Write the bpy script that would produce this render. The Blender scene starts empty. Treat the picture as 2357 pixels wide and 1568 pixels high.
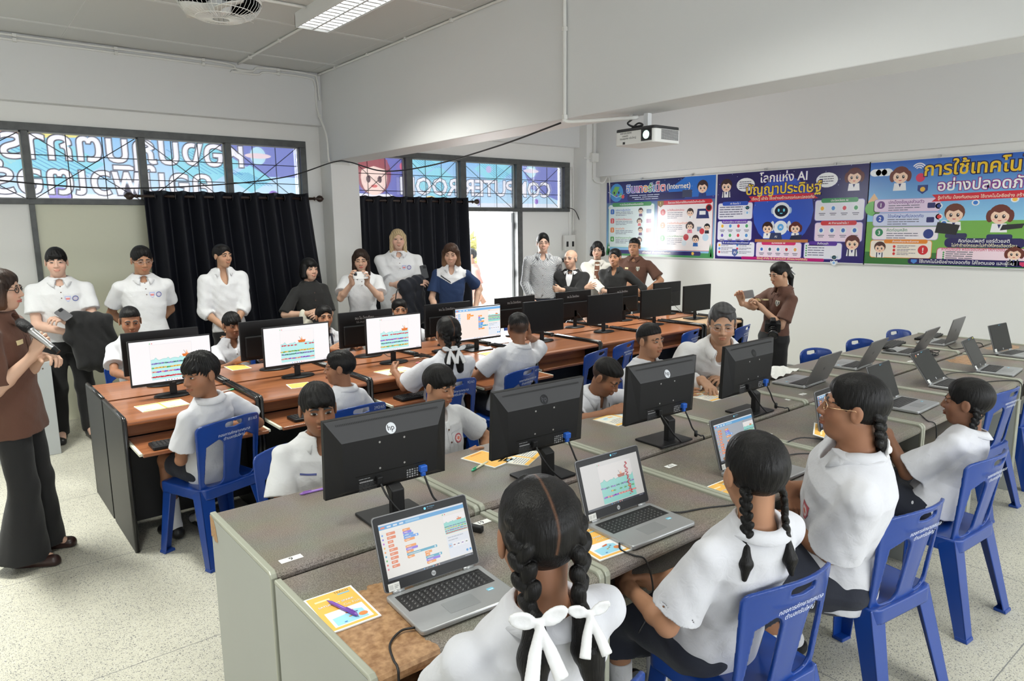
import bpy, bmesh, math, random
import numpy as np
from mathutils import Vector, Matrix
random.seed(7)
SC = bpy.context.scene
COL = SC.collection
PI = math.pi
rad = math.radians

# ------------------------------------------------------------------ camera, world, light, exposure
cam_d = bpy.data.cameras.new('camera')
cam_d.sensor_width = 36.0
cam_d.lens = 36.0 * 1608.56 / 2357.0
cam_d.clip_start = 0.05
cam = bpy.data.objects.new('camera', cam_d)
COL.objects.link(cam)
yaw, pitch, roll = rad(39.18), rad(9.312), rad(-0.7135)
fw_ = Vector((math.sin(yaw) * math.cos(pitch), math.cos(yaw) * math.cos(pitch), -math.sin(pitch)))
rt_ = Vector((math.cos(yaw), -math.sin(yaw), 0))
up_ = rt_.cross(fw_)
r2_ = rt_ * math.cos(roll) + up_ * math.sin(roll)
u2_ = -rt_ * math.sin(roll) + up_ * math.cos(roll)
cam.matrix_world = Matrix(((r2_.x, u2_.x, -fw_.x, 0), (r2_.y, u2_.y, -fw_.y, 0), (r2_.z, u2_.z, -fw_.z, 1.85), (0, 0, 0, 1)))
SC.camera = cam
SC.view_settings.view_transform = 'Standard'
SC.view_settings.look = 'None'
SC.view_settings.exposure = 0.0
SC.view_settings.gamma = 1.0
SC.view_settings.use_curve_mapping = False
SC.cycles.max_bounces = 6
SC.cycles.diffuse_bounces = 4
SC.cycles.glossy_bounces = 3
SC.cycles.transmission_bounces = 4
SC.cycles.caustics_reflective = False
SC.cycles.caustics_refractive = False
SC.cycles.use_denoising = True
SC.cycles.sample_clamp_indirect = 4.0

world = bpy.data.worlds.new('sky')
SC.world = world
world.use_nodes = True
wn = world.node_tree
wbg = wn.nodes['Background']
wbg.inputs[0].default_value = (0.93, 0.97, 1.0, 1)
wbg.inputs[1].default_value = 6.0

def area(name, loc, sx, sy, power, col=(1, 1, 1), rot=(0, 0, 0), spread=180):
    l = bpy.data.lights.new(name, 'AREA')
    l.shape = 'RECTANGLE'; l.size = sx; l.size_y = sy; l.energy = power; l.color = col; l.spread = rad(spread)
    o = bpy.data.objects.new(name, l); COL.objects.link(o); o.location = loc; o.rotation_euler = rot
    return o

LAMPS = [(2.65, 5.24, 44), (2.65, 1.9, 13), (5.9, 5.24, 72), (6.3, 1.9, 22), (-0.2, 5.24, 78), (-0.2, 1.9, 34), (2.65, -1.2, 24), (5.9, -1.2, 24)]
for lx, ly, pw in LAMPS:                       # tubes of the ceiling fixtures, cut off by their louvres
    area('fluorescent_light', (lx, ly, 3.485), 0.26, 1.15, pw, (0.985, 1.0, 0.93), (0, 0, 0), 117)
area('rear_fill_light', (3.3, -3.4, 1.9), 8.0, 1.6, 38, (0.93, 0.97, 1.0), (rad(90), 0, 0), 170)  # added fill lamp, stands in for daylight from assumed windows behind the camera
area('doorway_daylight', (6.22, 8.25, 1.25), 0.8, 1.6, 55, (1.0, 1.0, 1.0), (rad(-90), 0, 0), 160)

# ------------------------------------------------------------------ materials
MATS = {}
def mat(name, col=(.8, .8, .8), rough=.5, metal=0., bump=None, noise=None, attr=False, emit=0, spec=None, trans=0, coat=0, alpha=1, sheen=0):
    """principled material; bump=(scale,strength[,detail]); noise=(scale,amount,col2); attr: base colour from the printed colour attribute"""
    if name in MATS: return MATS[name]
    m = bpy.data.materials.new(name); m.use_nodes = True; MATS[name] = m
    n = m.node_tree.nodes; k = m.node_tree.links; b = n['Principled BSDF']
    b.inputs['Base Color'].default_value = (*col, 1); b.inputs['Roughness'].default_value = rough
    b.inputs['Metallic'].default_value = metal
    if spec is not None: b.inputs['Specular IOR Level'].default_value = spec
    if trans: b.inputs['Transmission Weight'].default_value = trans
    if coat: b.inputs['Coat Weight'].default_value = coat; b.inputs['Coat Roughness'].default_value = .12
    if sheen: b.inputs['Sheen Weight'].default_value = sheen
    if alpha < 1: b.inputs['Alpha'].default_value = alpha
    tc = None
    if bump or noise:
        tc = n.new('ShaderNodeTexCoord')
    src = None
    if attr:
        a = n.new('ShaderNodeAttribute'); a.attribute_name = 'Col'; src = a.outputs['Color']
        k.new(src, b.inputs['Base Color'])
        if emit:
            k.new(src, b.inputs['Emission Color']); b.inputs['Emission Strength'].default_value = emit
    elif emit:
        b.inputs['Emission Color'].default_value = (*col, 1); b.inputs['Emission Strength'].default_value = emit
    if noise:
        t = n.new('ShaderNodeTexNoise'); t.inputs['Scale'].default_value = noise[0]; t.inputs['Detail'].default_value = 5
        k.new(tc.outputs['Object'], t.inputs['Vector'])
        r = n.new('ShaderNodeMapRange'); r.inputs[1].default_value = .35; r.inputs[2].default_value = .65; r.inputs[4].default_value = noise[1]
        k.new(t.outputs['Fac'], r.inputs[0])
        x = n.new('ShaderNodeMix'); x.data_type = 'RGBA'
        k.new(r.outputs[0], x.inputs[0]); x.inputs[7].default_value = (*noise[2], 1)
        if src: k.new(src, x.inputs[6])
        else: x.inputs[6].default_value = (*col, 1)
        k.new(x.outputs[2], b.inputs['Base Color'])
    if bump:
        t = n.new('ShaderNodeTexNoise'); t.inputs['Scale'].default_value = bump[0]; t.inputs['Detail'].default_value = bump[2] if len(bump) > 2 else 4
        if len(bump) > 3: t.inputs['Distortion'].default_value = bump[3]
        k.new(tc.outputs['Object'], t.inputs['Vector'])
        u = n.new('ShaderNodeBump'); u.inputs['Strength'].default_value = bump[1]; u.inputs['Distance'].default_value = .01
        k.new(t.outputs['Fac'], u.inputs['Height']); k.new(u.outputs[0], b.inputs['Normal'])
    return m

# ------------------------------------------------------------------ objects
def link(o, parent=None):
    COL.objects.link(o)
    if parent is not None: o.parent = parent
    return o
def tag(o, label=None, cat=None, group=None, kind=None):
    if label: o['label'] = label
    if cat: o['category'] = cat
    if group: o['group'] = group
    if kind: o['kind'] = kind
    return o
def thing(name, label, cat, loc=(0, 0, 0), rz=0, group=None):
    o = bpy.data.objects.new(name, None); o.empty_display_size = .1; link(o)
    o.location = loc; o.rotation_euler = (0, 0, rz)
    return tag(o, label, cat, group)
def copy_tree(o, parent=None):
    c = o.copy(); COL.objects.link(c)
    if parent is not None: c.parent = parent
    for ch in list(o.children): copy_tree(ch, c)
    return c
def place(o, loc, rz, label, group=None):
    o.location = loc; o.rotation_euler = (0, 0, rz); o['label'] = label
    if group: o['group'] = group
    return o
def mesh_np(name, V, F, mt, parent=None, smooth=True, col=None):
    """V (n,3) float, F (m,4) or (m,3) int"""
    me = bpy.data.meshes.new(name); V = np.asarray(V, np.float32); F = np.asarray(F, np.int32)
    me.vertices.add(len(V)); me.vertices.foreach_set('co', V.ravel())
    c = F.shape[1]
    me.loops.add(F.size); me.loops.foreach_set('vertex_index', F.ravel())
    me.polygons.add(len(F)); me.polygons.foreach_set('loop_start', np.arange(0, F.size, c, dtype=np.int32))
    me.update(calc_edges=True); me.validate()
    if smooth: me.shade_smooth()
    if col is not None:
        a = me.color_attributes.new('Col', 'FLOAT_COLOR', 'POINT')
        a.data.foreach_set('color', np.c_[col, np.ones(len(col))].astype(np.float32).ravel())
    me.materials.append(mt)
    return link(bpy.data.objects.new(name, me), parent)

class MB:
    """collects shapes into one mesh"""
    def __init__(s): s.v = []; s.f = []; s.M = None
    def add(s, vs, fs):
        o = len(s.v)
        if s.M is not None: vs = [tuple(s.M @ Vector(p)) for p in vs]
        s.v += [tuple(p) for p in vs]; s.f += [tuple(i + o for i in q) for q in fs]; return s
    def box(s, a, b):
        x0, y0, z0 = a; x1, y1, z1 = b
        return s.add([(x0, y0, z0), (x1, y0, z0), (x1, y1, z0), (x0, y1, z0), (x0, y0, z1), (x1, y0, z1), (x1, y1, z1), (x0, y1, z1)],
                     [(3, 2, 1, 0), (4, 5, 6, 7), (0, 1, 5, 4), (1, 2, 6, 5), (2, 3, 7, 6), (3, 0, 4, 7)])
    def hexa(s, p):      # eight corners: bottom ring then top ring
        return s.add(p, [(3, 2, 1, 0), (4, 5, 6, 7), (0, 1, 5, 4), (1, 2, 6, 5), (2, 3, 7, 6), (3, 0, 4, 7)])
    def prism(s, poly, z0, z1, ax='z'):
        n = len(poly)
        def P(a, b, c): return (a, b, c) if ax == 'z' else ((a, c, b) if ax == 'y' else (c, a, b))
        v = [P(x, y, z0) for x, y in poly] + [P(x, y, z1) for x, y in poly]
        return s.add(v, [tuple(range(n))[::-1], tuple(range(n, 2 * n))] + [(i, (i + 1) % n, n + (i + 1) % n, n + i) for i in range(n)])
    def tube(s, pts, r, n=8, closed=False):
        P = [Vector(p) for p in pts]; vs = []; fs = []; m = len(P); up = Vector((0, 0, 1)); a = None
        for i, p in enumerate(P):
            t = (P[(i + 1) % m] - P[i - 1]) if closed else (P[min(i + 1, m - 1)] - P[max(i - 1, 0)])
            t.normalize()
            if a is None:
                a = t.cross(up)
                if a.length < .1: a = t.cross(Vector((1, 0, 0)))
            a = (a - t * a.dot(t)).normalized(); b = t.cross(a)
            rr = r[i] if hasattr(r, '__len__') else r
            vs += [p + (a * math.cos(2 * PI * j / n) + b * math.sin(2 * PI * j / n)) * rr for j in range(n)]
        for i in range(m if closed else m - 1):
            q = (i + 1) % m
            fs += [(i * n + j, i * n + (j + 1) % n, q * n + (j + 1) % n, q * n + j) for j in range(n)]
        if not closed: fs += [tuple(range(n))[::-1], tuple(range((m - 1) * n, m * n))]
        return s.add(vs, fs)
    def lathe(s, prof, c=(0, 0, 0), n=24, ax='z'):
        vs = []; fs = []
        for r, h in prof:
            for j in range(n):
                a = 2 * PI * j / n; x, y = r * math.cos(a), r * math.sin(a)
                p = (x, y, h) if ax == 'z' else ((x, h, y) if ax == 'y' else (h, x, y))
                vs.append((p[0] + c[0], p[1] + c[1], p[2] + c[2]))
        for i in range(len(prof) - 1):
            fs += [(i * n + j, i * n + (j + 1) % n, (i + 1) * n + (j + 1) % n, (i + 1) * n + j) for j in range(n)]
        fs += [tuple(range(n))[::-1], tuple(range((len(prof) - 1) * n, len(prof) * n))]
        return s.add(vs, fs)
    def grid(s, P):     # P rows of points
        r, c = len(P), len(P[0])
        return s.add([p for q in P for p in q], [(i * c + j, i * c + j + 1, (i + 1) * c + j + 1, (i + 1) * c + j) for i in range(r - 1) for j in range(c - 1)])
    def build(s, name, mt, parent=None, bevel=0, smooth=False, solid=0, sub=0, seg=2):
        me = bpy.data.meshes.new(name); me.from_pydata(s.v, [], s.f); me.update()
        bm = bmesh.new(); bm.from_mesh(me); bmesh.ops.recalc_face_normals(bm, faces=bm.faces); bm.to_mesh(me); bm.free()
        if smooth: me.shade_smooth()
        me.materials.append(mt)
        o = link(bpy.data.objects.new(name, me), parent)
        if solid: d = o.modifiers.new('solid', 'SOLIDIFY'); d.thickness = solid; d.offset = 0
        if bevel:
            d = o.modifiers.new('bevel', 'BEVEL'); d.width = bevel; d.segments = seg; d.limit_method = 'ANGLE'; d.angle_limit = rad(40); d.harden_normals = False
        if sub: d = o.modifiers.new('sub', 'SUBSURF'); d.levels = d.render_levels = sub
        return o
def rrect(x0, y0, x1, y1, r, n=5):
    r = min(r, (x1 - x0) / 2, (y1 - y0) / 2); p = []
    for cx, cy, a in ((x1 - r, y1 - r, 0), (x0 + r, y1 - r, 90), (x0 + r, y0 + r, 180), (x1 - r, y0 + r, 270)):
        p += [(cx + r * math.cos(rad(a + 90 * i / n)), cy + r * math.sin(rad(a + 90 * i / n))) for i in range(n + 1)]
    return p
def struct(o): o['kind'] = 'structure'; return o
def cable(pts, n=8):
    """smooth catmull-rom through the points"""
    P = [Vector(p) for p in pts]; P = [P[0] * 2 - P[1]] + P + [P[-1] * 2 - P[-2]]; out = []
    for i in range(1, len(P) - 2):
        for j in range(n):
            t = j / n; a, b, c, d = P[i - 1], P[i], P[i + 1], P[i + 2]
            out.append(.5 * ((2 * b) + (c - a) * t + (2 * a - 5 * b + 4 * c - d) * t * t + (3 * b - a - 3 * c + d) * t ** 3))
    return out + [P[-2]]
# ------------------------------------------------------------------ people: smooth blended volumes turned into one skin
def A(*a): return np.array(a, float)
def nz(v): return v / (np.linalg.norm(v) + 1e-9)
class Fld:
    def __init__(s): s.ops = []; s.lo = A(9, 9, 9); s.hi = -s.lo; s.disp = None
    def _add(s, op, f, lo, hi, k):
        s.ops.append((op, f, lo, hi, k))
        if op == 'u': s.lo = np.minimum(s.lo, lo); s.hi = np.maximum(s.hi, hi)
    def cap(s, a, b, ra, rb, k=.02, op='u', cut=None, fl=None):
        a = A(*a); b = A(*b); ab = b - a; L2 = ab @ ab + 1e-12
        def f(X, Y, Z):
            px, py, pz = X - a[0], Y - a[1], Z - a[2]
            t = np.clip((px * ab[0] + py * ab[1] + pz * ab[2]) / L2, 0, 1)
            q = t if fl is None else t ** fl
            d = np.sqrt((px - t * ab[0]) ** 2 + (py - t * ab[1]) ** 2 + (pz - t * ab[2]) ** 2) - (ra + (rb - ra) * q)
            if cut is not None:
                for c, n in cut: d = np.maximum(d, (X - c[0]) * n[0] + (Y - c[1]) * n[1] + (Z - c[2]) * n[2])
            return d
        r = max(ra, rb); s._add(op, f, np.minimum(a, b) - r, np.maximum(a, b) + r, k); return s
    def ell(s, c, r, R=None, k=.02, op='u'):
        c = A(*c); r = A(*r); R = np.eye(3) if R is None else np.asarray(R)
        def f(X, Y, Z):
            px, py, pz = X - c[0], Y - c[1], Z - c[2]; q = [(px * R[i][0] + py * R[i][1] + pz * R[i][2]) / r[i] for i in range(3)]
            k0 = np.sqrt(q[0] ** 2 + q[1] ** 2 + q[2] ** 2); k1 = np.sqrt((q[0] / r[0]) ** 2 + (q[1] / r[1]) ** 2 + (q[2] / r[2]) ** 2)
            return k0 * (k0 - 1) / (k1 + 1e-6)
        e = np.sqrt(((np.asarray(R).T * r) ** 2).sum(1)); s._add(op, f, c - e, c + e, k); return s
    def loft(s, P0, P1, side, prof, k=.02, off=0, n=2.3, op='u'):
        P0 = A(*P0); P1 = A(*P1); L = np.linalg.norm(P1 - P0); a = (P1 - P0) / L; sd = nz(side - a * (side @ a)); fw = np.cross(a, sd)
        T, RX, RY, OY = [np.array(q, float) for q in zip(*prof)]; RX = RX + off; RY = RY + off
        def f(X, Y, Z):
            px, py, pz = X - P0[0], Y - P0[1], Z - P0[2]
            t = (px * a[0] + py * a[1] + pz * a[2]) / L; u = px * sd[0] + py * sd[1] + pz * sd[2]; v = px * fw[0] + py * fw[1] + pz * fw[2]
            rx = np.interp(t, T, RX); ry = np.interp(t, T, RY); v = v - np.interp(t, T, OY)
            q = ((np.abs(u) / rx) ** n + (np.abs(v) / ry) ** n) ** (1 / n)
            return np.maximum((q - 1) * np.minimum(rx, ry), np.maximum(T[0] - t, t - T[-1]) * L)
        m = max(RX.max(), RY.max()) + np.abs(OY).max(); e0 = P0 + a * L * T[0]; e1 = P0 + a * L * T[-1]
        s._add(op, f, np.minimum(e0, e1) - m, np.maximum(e0, e1) + m, k); return s
    def cut(s, p, n, k=.004):     # keep the side the normal points away from
        p = A(*p); n = nz(A(*n))
        s.ops.append(('i', lambda X, Y, Z: (X - p[0]) * n[0] + (Y - p[1]) * n[1] + (Z - p[2]) * n[2], None, None, k)); return s
    @staticmethod
    def mix(op, D, d, k):
        if op == 'u':
            h = np.clip(.5 + .5 * (D - d) / k, 0, 1); return D * (1 - h) + d * h - k * h * (1 - h)
        if op == 's': d = -d
        h = np.clip(.5 - .5 * (D - d) / k, 0, 1); return D * (1 - h) + d * h + k * h * (1 - h)
    def at(s, P):
        X, Y, Z = P[:, 0], P[:, 1], P[:, 2]; D = np.full(len(P), .5)
        for op, f, lo, hi, k in s.ops: D = s.mix(op, D, f(X, Y, Z), k)
        if s.disp is not None: D = D + s.disp(X, Y, Z)
        return D
    def cast(s, O, d, tmax=.3, n=70):
        O = np.asarray(O, float); d = nz(A(*d)); t = np.linspace(0, tmax, n)
        D = s.at((O[:, None, :] + d * t[None, :, None]).reshape(-1, 3)).reshape(len(O), n)
        i = np.argmax(D < 0, 1); i = np.where(i == 0, 1, i); r = np.arange(len(O)); a, b = D[r, i - 1], D[r, i]
        w = np.clip(a / (a - b + 1e-9), 0, 1); tt = t[i - 1] + w * (t[i] - t[i - 1]); tt[~(D < 0).any(1)] = tmax * .5
        return O + d * tt[:, None]
    def mesh(s, res, fine=()):
        ax = []
        for i in range(3):
            lo, hi = s.lo[i] - 3 * res, s.hi[i] + 3 * res; x = lo; g = []
            while x < hi:
                g.append(x); st = res
                for fa, fb, fr in fine:
                    if fa[i] <= x <= fb[i]: st = min(st, fr)
                x += st
            ax.append(np.array(g, np.float32))
        xs, ys, zs = ax; D = np.full((len(xs), len(ys), len(zs)), .5, np.float32)
        for op, f, lo, hi, k in s.ops:
            if lo is None: sl = (slice(None),) * 3
            else:
                m = k + 3 * res; sl = tuple(slice(max(0, np.searchsorted(g, lo[i] - m) - 1), np.searchsorted(g, hi[i] + m) + 1) for i, g in enumerate(ax))
            X, Y, Z = xs[sl[0]][:, None, None], ys[sl[1]][None, :, None], zs[sl[2]][None, None, :]
            if D[sl].size: D[sl] = s.mix(op, D[sl], f(X, Y, Z), k)
        if s.disp is not None: D += s.disp(xs[:, None, None], ys[None, :, None], zs[None, None, :])
        B = (D < 0); nx, ny, nzz = B.shape
        c = sum(B[i:nx - 1 + i, j:ny - 1 + j, k:nzz - 1 + k].astype(np.int8) for i in (0, 1) for j in (0, 1) for k in (0, 1))
        act = (c > 0) & (c < 8); I, J, K = np.nonzero(act); idx = np.full(act.shape, -1, np.int32); idx[act] = np.arange(len(I))
        P = np.zeros((len(I), 3)); W = np.zeros(len(I))
        cs = [(0, 0, 0), (1, 0, 0), (0, 1, 0), (1, 1, 0), (0, 0, 1), (1, 0, 1), (0, 1, 1), (1, 1, 1)]
        for p in range(8):
            for q in range(p + 1, 8):
                if sum(abs(cs[p][i] - cs[q][i]) for i in range(3)) != 1: continue
                a = D[I + cs[p][0], J + cs[p][1], K + cs[p][2]]; b = D[I + cs[q][0], J + cs[q][1], K + cs[q][2]]
                m = (a < 0) != (b < 0); t = np.where(m, a / np.where(a - b == 0, 1, a - b), 0)
                for i, (g, Q) in enumerate(zip(ax, (I, J, K))):
                    ga = g[Q + cs[p][i]]; gb = g[Q + cs[q][i]]; P[:, i] += np.where(m, ga + (gb - ga) * t, 0)
                W += m
        P /= W[:, None]; F = []
        for a in range(3):
            b1, b2 = (a + 1) % 3, (a + 2) % 3; s0 = [slice(None)] * 3; s1 = [slice(None)] * 3; s0[a] = slice(0, -1); s1[a] = slice(1, None)
            ch = B[tuple(s0)] != B[tuple(s1)]; q = np.array(np.nonzero(ch))
            ok = (q[b1] > 0) & (q[b2] > 0) & (q[b1] < B.shape[b1] - 1) & (q[b2] < B.shape[b2] - 1); q = q[:, ok]
            ins = B[q[0], q[1], q[2]]; quad = []
            for d1, d2 in ((0, 0), (1, 0), (1, 1), (0, 1)):
                r = q.copy(); r[b1] -= d1; r[b2] -= d2; quad.append(idx[r[0], r[1], r[2]])
            quad = np.array(quad).T; quad[~ins] = quad[~ins][:, ::-1]; F.append(quad)
        F = np.concatenate(F); F = F[(F >= 0).all(1)]
        return P, F

def two_bone(S, T, l1, l2, pole):
    d = T - S; D = np.linalg.norm(d); D2 = min(D, (l1 + l2) * .998); d = nz(d); T = S + d * D2
    a = (l1 * l1 - l2 * l2 + D2 * D2) / (2 * D2); h = math.sqrt(max(l1 * l1 - a * a, 1e-6)); p = nz(pole - d * (pole @ d))
    return S + d * a + p * h, T
def hand(F, W, d, n, L, side, curl=.3, thumb=.5, spread=.06, curls=None):
    d = nz(d); n = nz(n - d * (n @ d)); u = np.cross(d, n) * side
    offs = [.20, .068, -.066, -.19]; kf = [.50, .52, .49, .44]; fl = [.40, .45, .42, .33]
    F.cap(W - d * .1 * L, W + d * .1 * L, .14 * L, .14 * L, .02)
    for i in range(4):
        K = W + d * kf[i] * L + u * offs[i] * L * .95
        F.cap(W + d * .1 * L + u * offs[i] * L * .5, K, .085 * L, .062 * L, .012)
        c = curls[i] if curls else curl * (1 + .08 * i); ang = 0; p = K
        for sg, w, an in ((.46, .058, 62), (.30, .051, 85), (.24, .044, 55)):
            ang += rad(an) * c; e = nz(d * math.cos(ang) + n * math.sin(ang) + u * spread * offs[i] * 5); q = p + e * fl[i] * sg * L
            F.cap(p, q, w * L, w * L * .93, .003); p = q
    b = W + d * .14 * L + u * .13 * L; e1 = nz(d * (.75 - .2 * thumb) + u * (.75 - .45 * thumb) + n * (.15 + .6 * thumb)); m = b + e1 * .27 * L
    F.cap(b, m, .088 * L, .066 * L, .012); e2 = nz(e1 + d * .35 - u * .35 * thumb); F.cap(m, m + e2 * .21 * L, .062 * L, .05 * L, .004)

HAIRC = {'black': (.006, .0055, .0055), 'brown': (.05, .024, .014), 'dkbrown': (.025, .014, .01), 'blond': (.50, .38, .22), 'grey': (.07, .07, .072), 'salt': (.16, .155, .15)}
def hair_mat(c):
    m = mat('hair_' + c, HAIRC[c], .42, spec=.22)
    if len(m.node_tree.nodes) < 4:
        n = m.node_tree.nodes; k = m.node_tree.links; t = n.new('ShaderNodeTexCoord'); mp = n.new('ShaderNodeMapping'); mp.inputs['Scale'].default_value = (260, 260, 14)
        w = n.new('ShaderNodeTexNoise'); w.inputs['Scale'].default_value = 1.0; w.inputs['Detail'].default_value = 3
        b = n.new('ShaderNodeBump'); b.inputs['Strength'].default_value = .6; b.inputs['Distance'].default_value = .004
        k.new(t.outputs['Object'], mp.inputs[0]); k.new(mp.outputs[0], w.inputs['Vector']); k.new(w.outputs['Fac'], b.inputs['Height']); k.new(b.outputs[0], n['Principled BSDF'].inputs['Normal'])
        a = n.new('ShaderNodeAttribute'); a.attribute_name = 'Col'; k.new(a.outputs['Color'], n['Principled BSDF'].inputs['Base Color'])
    return m
SKIN = {'tan': (.42, .215, .125), 'brown': (.29, .135, .075), 'dark': (.215, .098, .056), 'light': (.60, .375, .27), 'pale': (.66, .42, .32), 'mid': (.50, .285, .18)}
def patch(F, C, du, dv, d, us, vs, off, name, mt, parent, cols=None, warp=None, far=.12):
    """a sheet that lies on the surface F: grid us x vs around C, cast along d"""
    P = np.array([C + du * u + dv * v for v in vs for u in us]) if warp is None else np.array([C + du * warp(u, v)[0] + dv * warp(u, v)[1] for v in vs for u in us])
    d = nz(A(*d)); Q = F.cast(P - d * far, d, far + .2, int(far * 900)) - d * off; c = len(us)
    f = [(i * c + j, i * c + j + 1, (i + 1) * c + j + 1, (i + 1) * c + j) for i in range(len(vs) - 1) for j in range(c - 1)]
    return mesh_np(name, Q, np.array(f), mt, parent, True, cols)

def person(label, pos, yaw, head, H=1.7, sit=None, hh=None, face=0, nod=0, tilt=0, twist=0, sw=None, build=1., skin='tan', hair=('short', 'black'),
           top=None, bottom=None, rh=None, lh=None, shoes=(.02, .02, .02), sock=None, eyes=.5, glasses=None, res=1., group=None, legs=None, expr=0, showface=True, collar=True, beltless=False, feet=True):
    """pos: floor point under the hips; yaw: facing, 0 = away from the camera (+Y), counter-clockwise; head: world centre of the head"""
    s = H / 1.7; hh = hh or .13 * H; root = thing('person', label, 'person', (pos[0], pos[1], 0), rad(yaw), group)
    cy, sy = math.cos(rad(yaw)), math.sin(rad(yaw))
    def loc(p): x, y = p[0] - pos[0], p[1] - pos[1]; return A(x * cy + y * sy, -x * sy + y * cy, p[2])
    Hc = loc(head); f, nd, tl = rad(face), rad(nod), rad(tilt)
    hy = A(-math.sin(f) * math.cos(nd), math.cos(f) * math.cos(nd), -math.sin(nd)); hx = A(math.cos(f), math.sin(f), 0); hz = np.cross(hx, hy)
    hx, hz = hx * math.cos(tl) - hz * math.sin(tl), hx * math.sin(tl) + hz * math.cos(tl); HR = np.array([hx, hy, hz])
    def hp(x, y, z): return Hc + hh * (x * hx + y * hy + z * hz)
    hipz = (sit + .075 * s) if sit else .50 * H
    pel = A(0, 0, hipz); N = Hc - hz * hh * .34 - A(0, 0, 1) * (.26 * hh) - hy * hh * .13
    sp = nz(N - pel); tw = rad(twist); side = A(math.cos(tw), math.sin(tw), 0); side = nz(side - sp * (side @ sp)); fwd = np.cross(sp, side)
    fwd = -fwd if fwd[1] < 0 and abs(twist) < 80 else fwd
    sw = (sw or .36) * s; bw = build; arms = {}
    l1, l2 = .172 * H, .150 * H; L = .104 * H
    for sd, sp_ in ((1, rh), (-1, lh)):
        S = N - sp * .092 * s + side * sd * sw / 2 + fwd * .005; q = dict(to=None, pole=None, n=None, d=None, curl=.35, thumb=.5, spread=.06, curls=None, hide=False)
        if sp_: q.update(sp_)
        if q['to'] is None: T = S + A(sd * .06, .06, -.92 * (l1 + l2))
        else: T = loc(q['to']) if len(q['to']) == 3 and not q.get('local') else A(*q['to'])
        pole = A(*q['pole']) if q['pole'] else A(sd * .5, -1, -.35); E, T = two_bone(S, T, l1, l2, pole)
        d = A(*q['d']) if q['d'] else nz(T - E); n = A(*q['n']) if q['n'] else A(-sd, .2, -.2)
        arms[sd] = (S, E, T, d, n, q)
    # legs
    lg = {}
    for sd in (1, -1):
        hipj = pel + A(sd * .088 * s * bw ** .5, 0, -.02)
        if sit:
            kn = A(sd * (.10 + .02 * bw) * s, .40 * s, sit + .075 * s); an = A(sd * .10 * s, .38 * s, .075)
        else: kn = A(sd * .10 * s, .03, .275 * H); an = A(sd * .11 * s, -.01, .045 * H)
        if legs and sd in legs: kn, an = A(*legs[sd][0]), A(*legs[sd][1])
        lg[sd] = (hipj, kn, an)
    # ---- body
    B = Fld(); skc = np.array(SKIN[skin])
    tor = [(-.12, .10, .085, 0), (0, .165, .115, 0), (.12, .160, .11, .0), (.32, .135, .098, .004), (.55, .150, .108, .004), (.78, .160, .105, 0), (.90, .125, .085, -.005), (1.0, .062, .058, -.008)]
    tor = [(t, rx * s * (bw ** .35 * (sw / s / .36) if t > .5 else bw), ry * s * bw, o) for t, rx, ry, o in tor]
    B.loft(pel, N, side, tor, .03, -.016)
    nr = (.248 if hair[0] in ('man', 'bald', 'sidep', 'long') or (H > 1.6 and hair[0] in ('short', 'fade')) else .222) * hh * (.5 + .5 * bw)
    B.cap(N - sp * .03, hp(0, -.09, -.22), nr, nr * .92, .03)
    hb = [((0, -.07, .14), (.335, .40, .355), .02), ((0, .10, -.13), (.275, .285, .355), .10), ((0, .19, -.37), (.15, .13, .115), .10), ((.16, .18, -.12), (.125, .13, .13), .08), ((-.16, .18, -.12), (.125, .13, .13), .08)]
    for c, r, k in hb: B.ell(hp(*c), A(*r) * hh, HR, k * hh)
    if showface:
        for sx in (1, -1):
            B.ell(hp(.125 * sx, .325, .105), A(.11, .055, .035) * hh, HR, .05 * hh)
            B.ell(hp(.135 * sx, .43, .03), A(.085, .06, .045) * hh, HR, .05 * hh, 's')
            B.ell(hp(.135 * sx, .305, .03), A(.08, .065, .05) * hh, HR, .02 * hh)
            B.ell(hp(.058 * sx, .385, -.125), A(.045, .045, .036) * hh, HR, .025 * hh)
        B.cap(hp(0, .35, .06), hp(0, .425, -.105), .034 * hh, .052 * hh, .035 * hh)
        B.ell(hp(0, .385, -.232), A(.10, .035, .021) * hh, HR, .025 * hh); B.ell(hp(0, .378, -.277), A(.082, .04, .026) * hh, HR, .025 * hh)
        B.ell(hp(0, .43, -.254), A(.105, .035, .009) * hh, HR, .01 * hh, 's')
    for sx in (1, -1):
        B.ell(hp(.345 * sx, -.03, -.01), A(.035, .085, .135) * hh, HR, .03 * hh)
        B.ell(hp(.385 * sx, .0, .0), A(.02, .045, .08) * hh, HR, .015 * hh, 's')
    for sd in (1, -1):
        S, E, T, d, n, q = arms[sd]; b = s * bw ** .7
        B.cap(S, E, .045 * b, .037 * b, .02); B.cap(E, E + (T - E) * .3, .037 * b, .038 * b, .015); B.cap(E + (T - E) * .3, T, .038 * b, .0245 * s, .015)
        if not q['hide']: hand(B, T + d * .012, d, n, L, sd, q['curl'], q['thumb'], q['spread'], q['curls'])
        hj, kn, an = lg[sd]
        if feet:
            B.cap(hj, kn, .07 * s * bw, .05 * s * bw ** .6, .02); B.cap(kn, kn + (an - kn) * .35, .05 * s * bw ** .6, .052 * s * bw ** .6, .02); B.cap(kn + (an - kn) * .35, an, .052 * s * bw ** .6, .034 * s, .02)
            B.cap(an, an + A(0, .13 * s, -.03), .034 * s, .025 * s, .02)
    r0 = .0095 * res; r1 = .0046 * res; fine = [(Hc - hh * .62, Hc + hh * .6, r1)]
    for sd in (1, -1):
        q = arms[sd]
        if not q[5]['hide'] and q[5]['to'] is not None: fine.append((q[2] - L * 1.1, q[2] + L * 1.1, r1 * 1.15))
    P, Fc = B.mesh(r0, fine)
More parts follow.
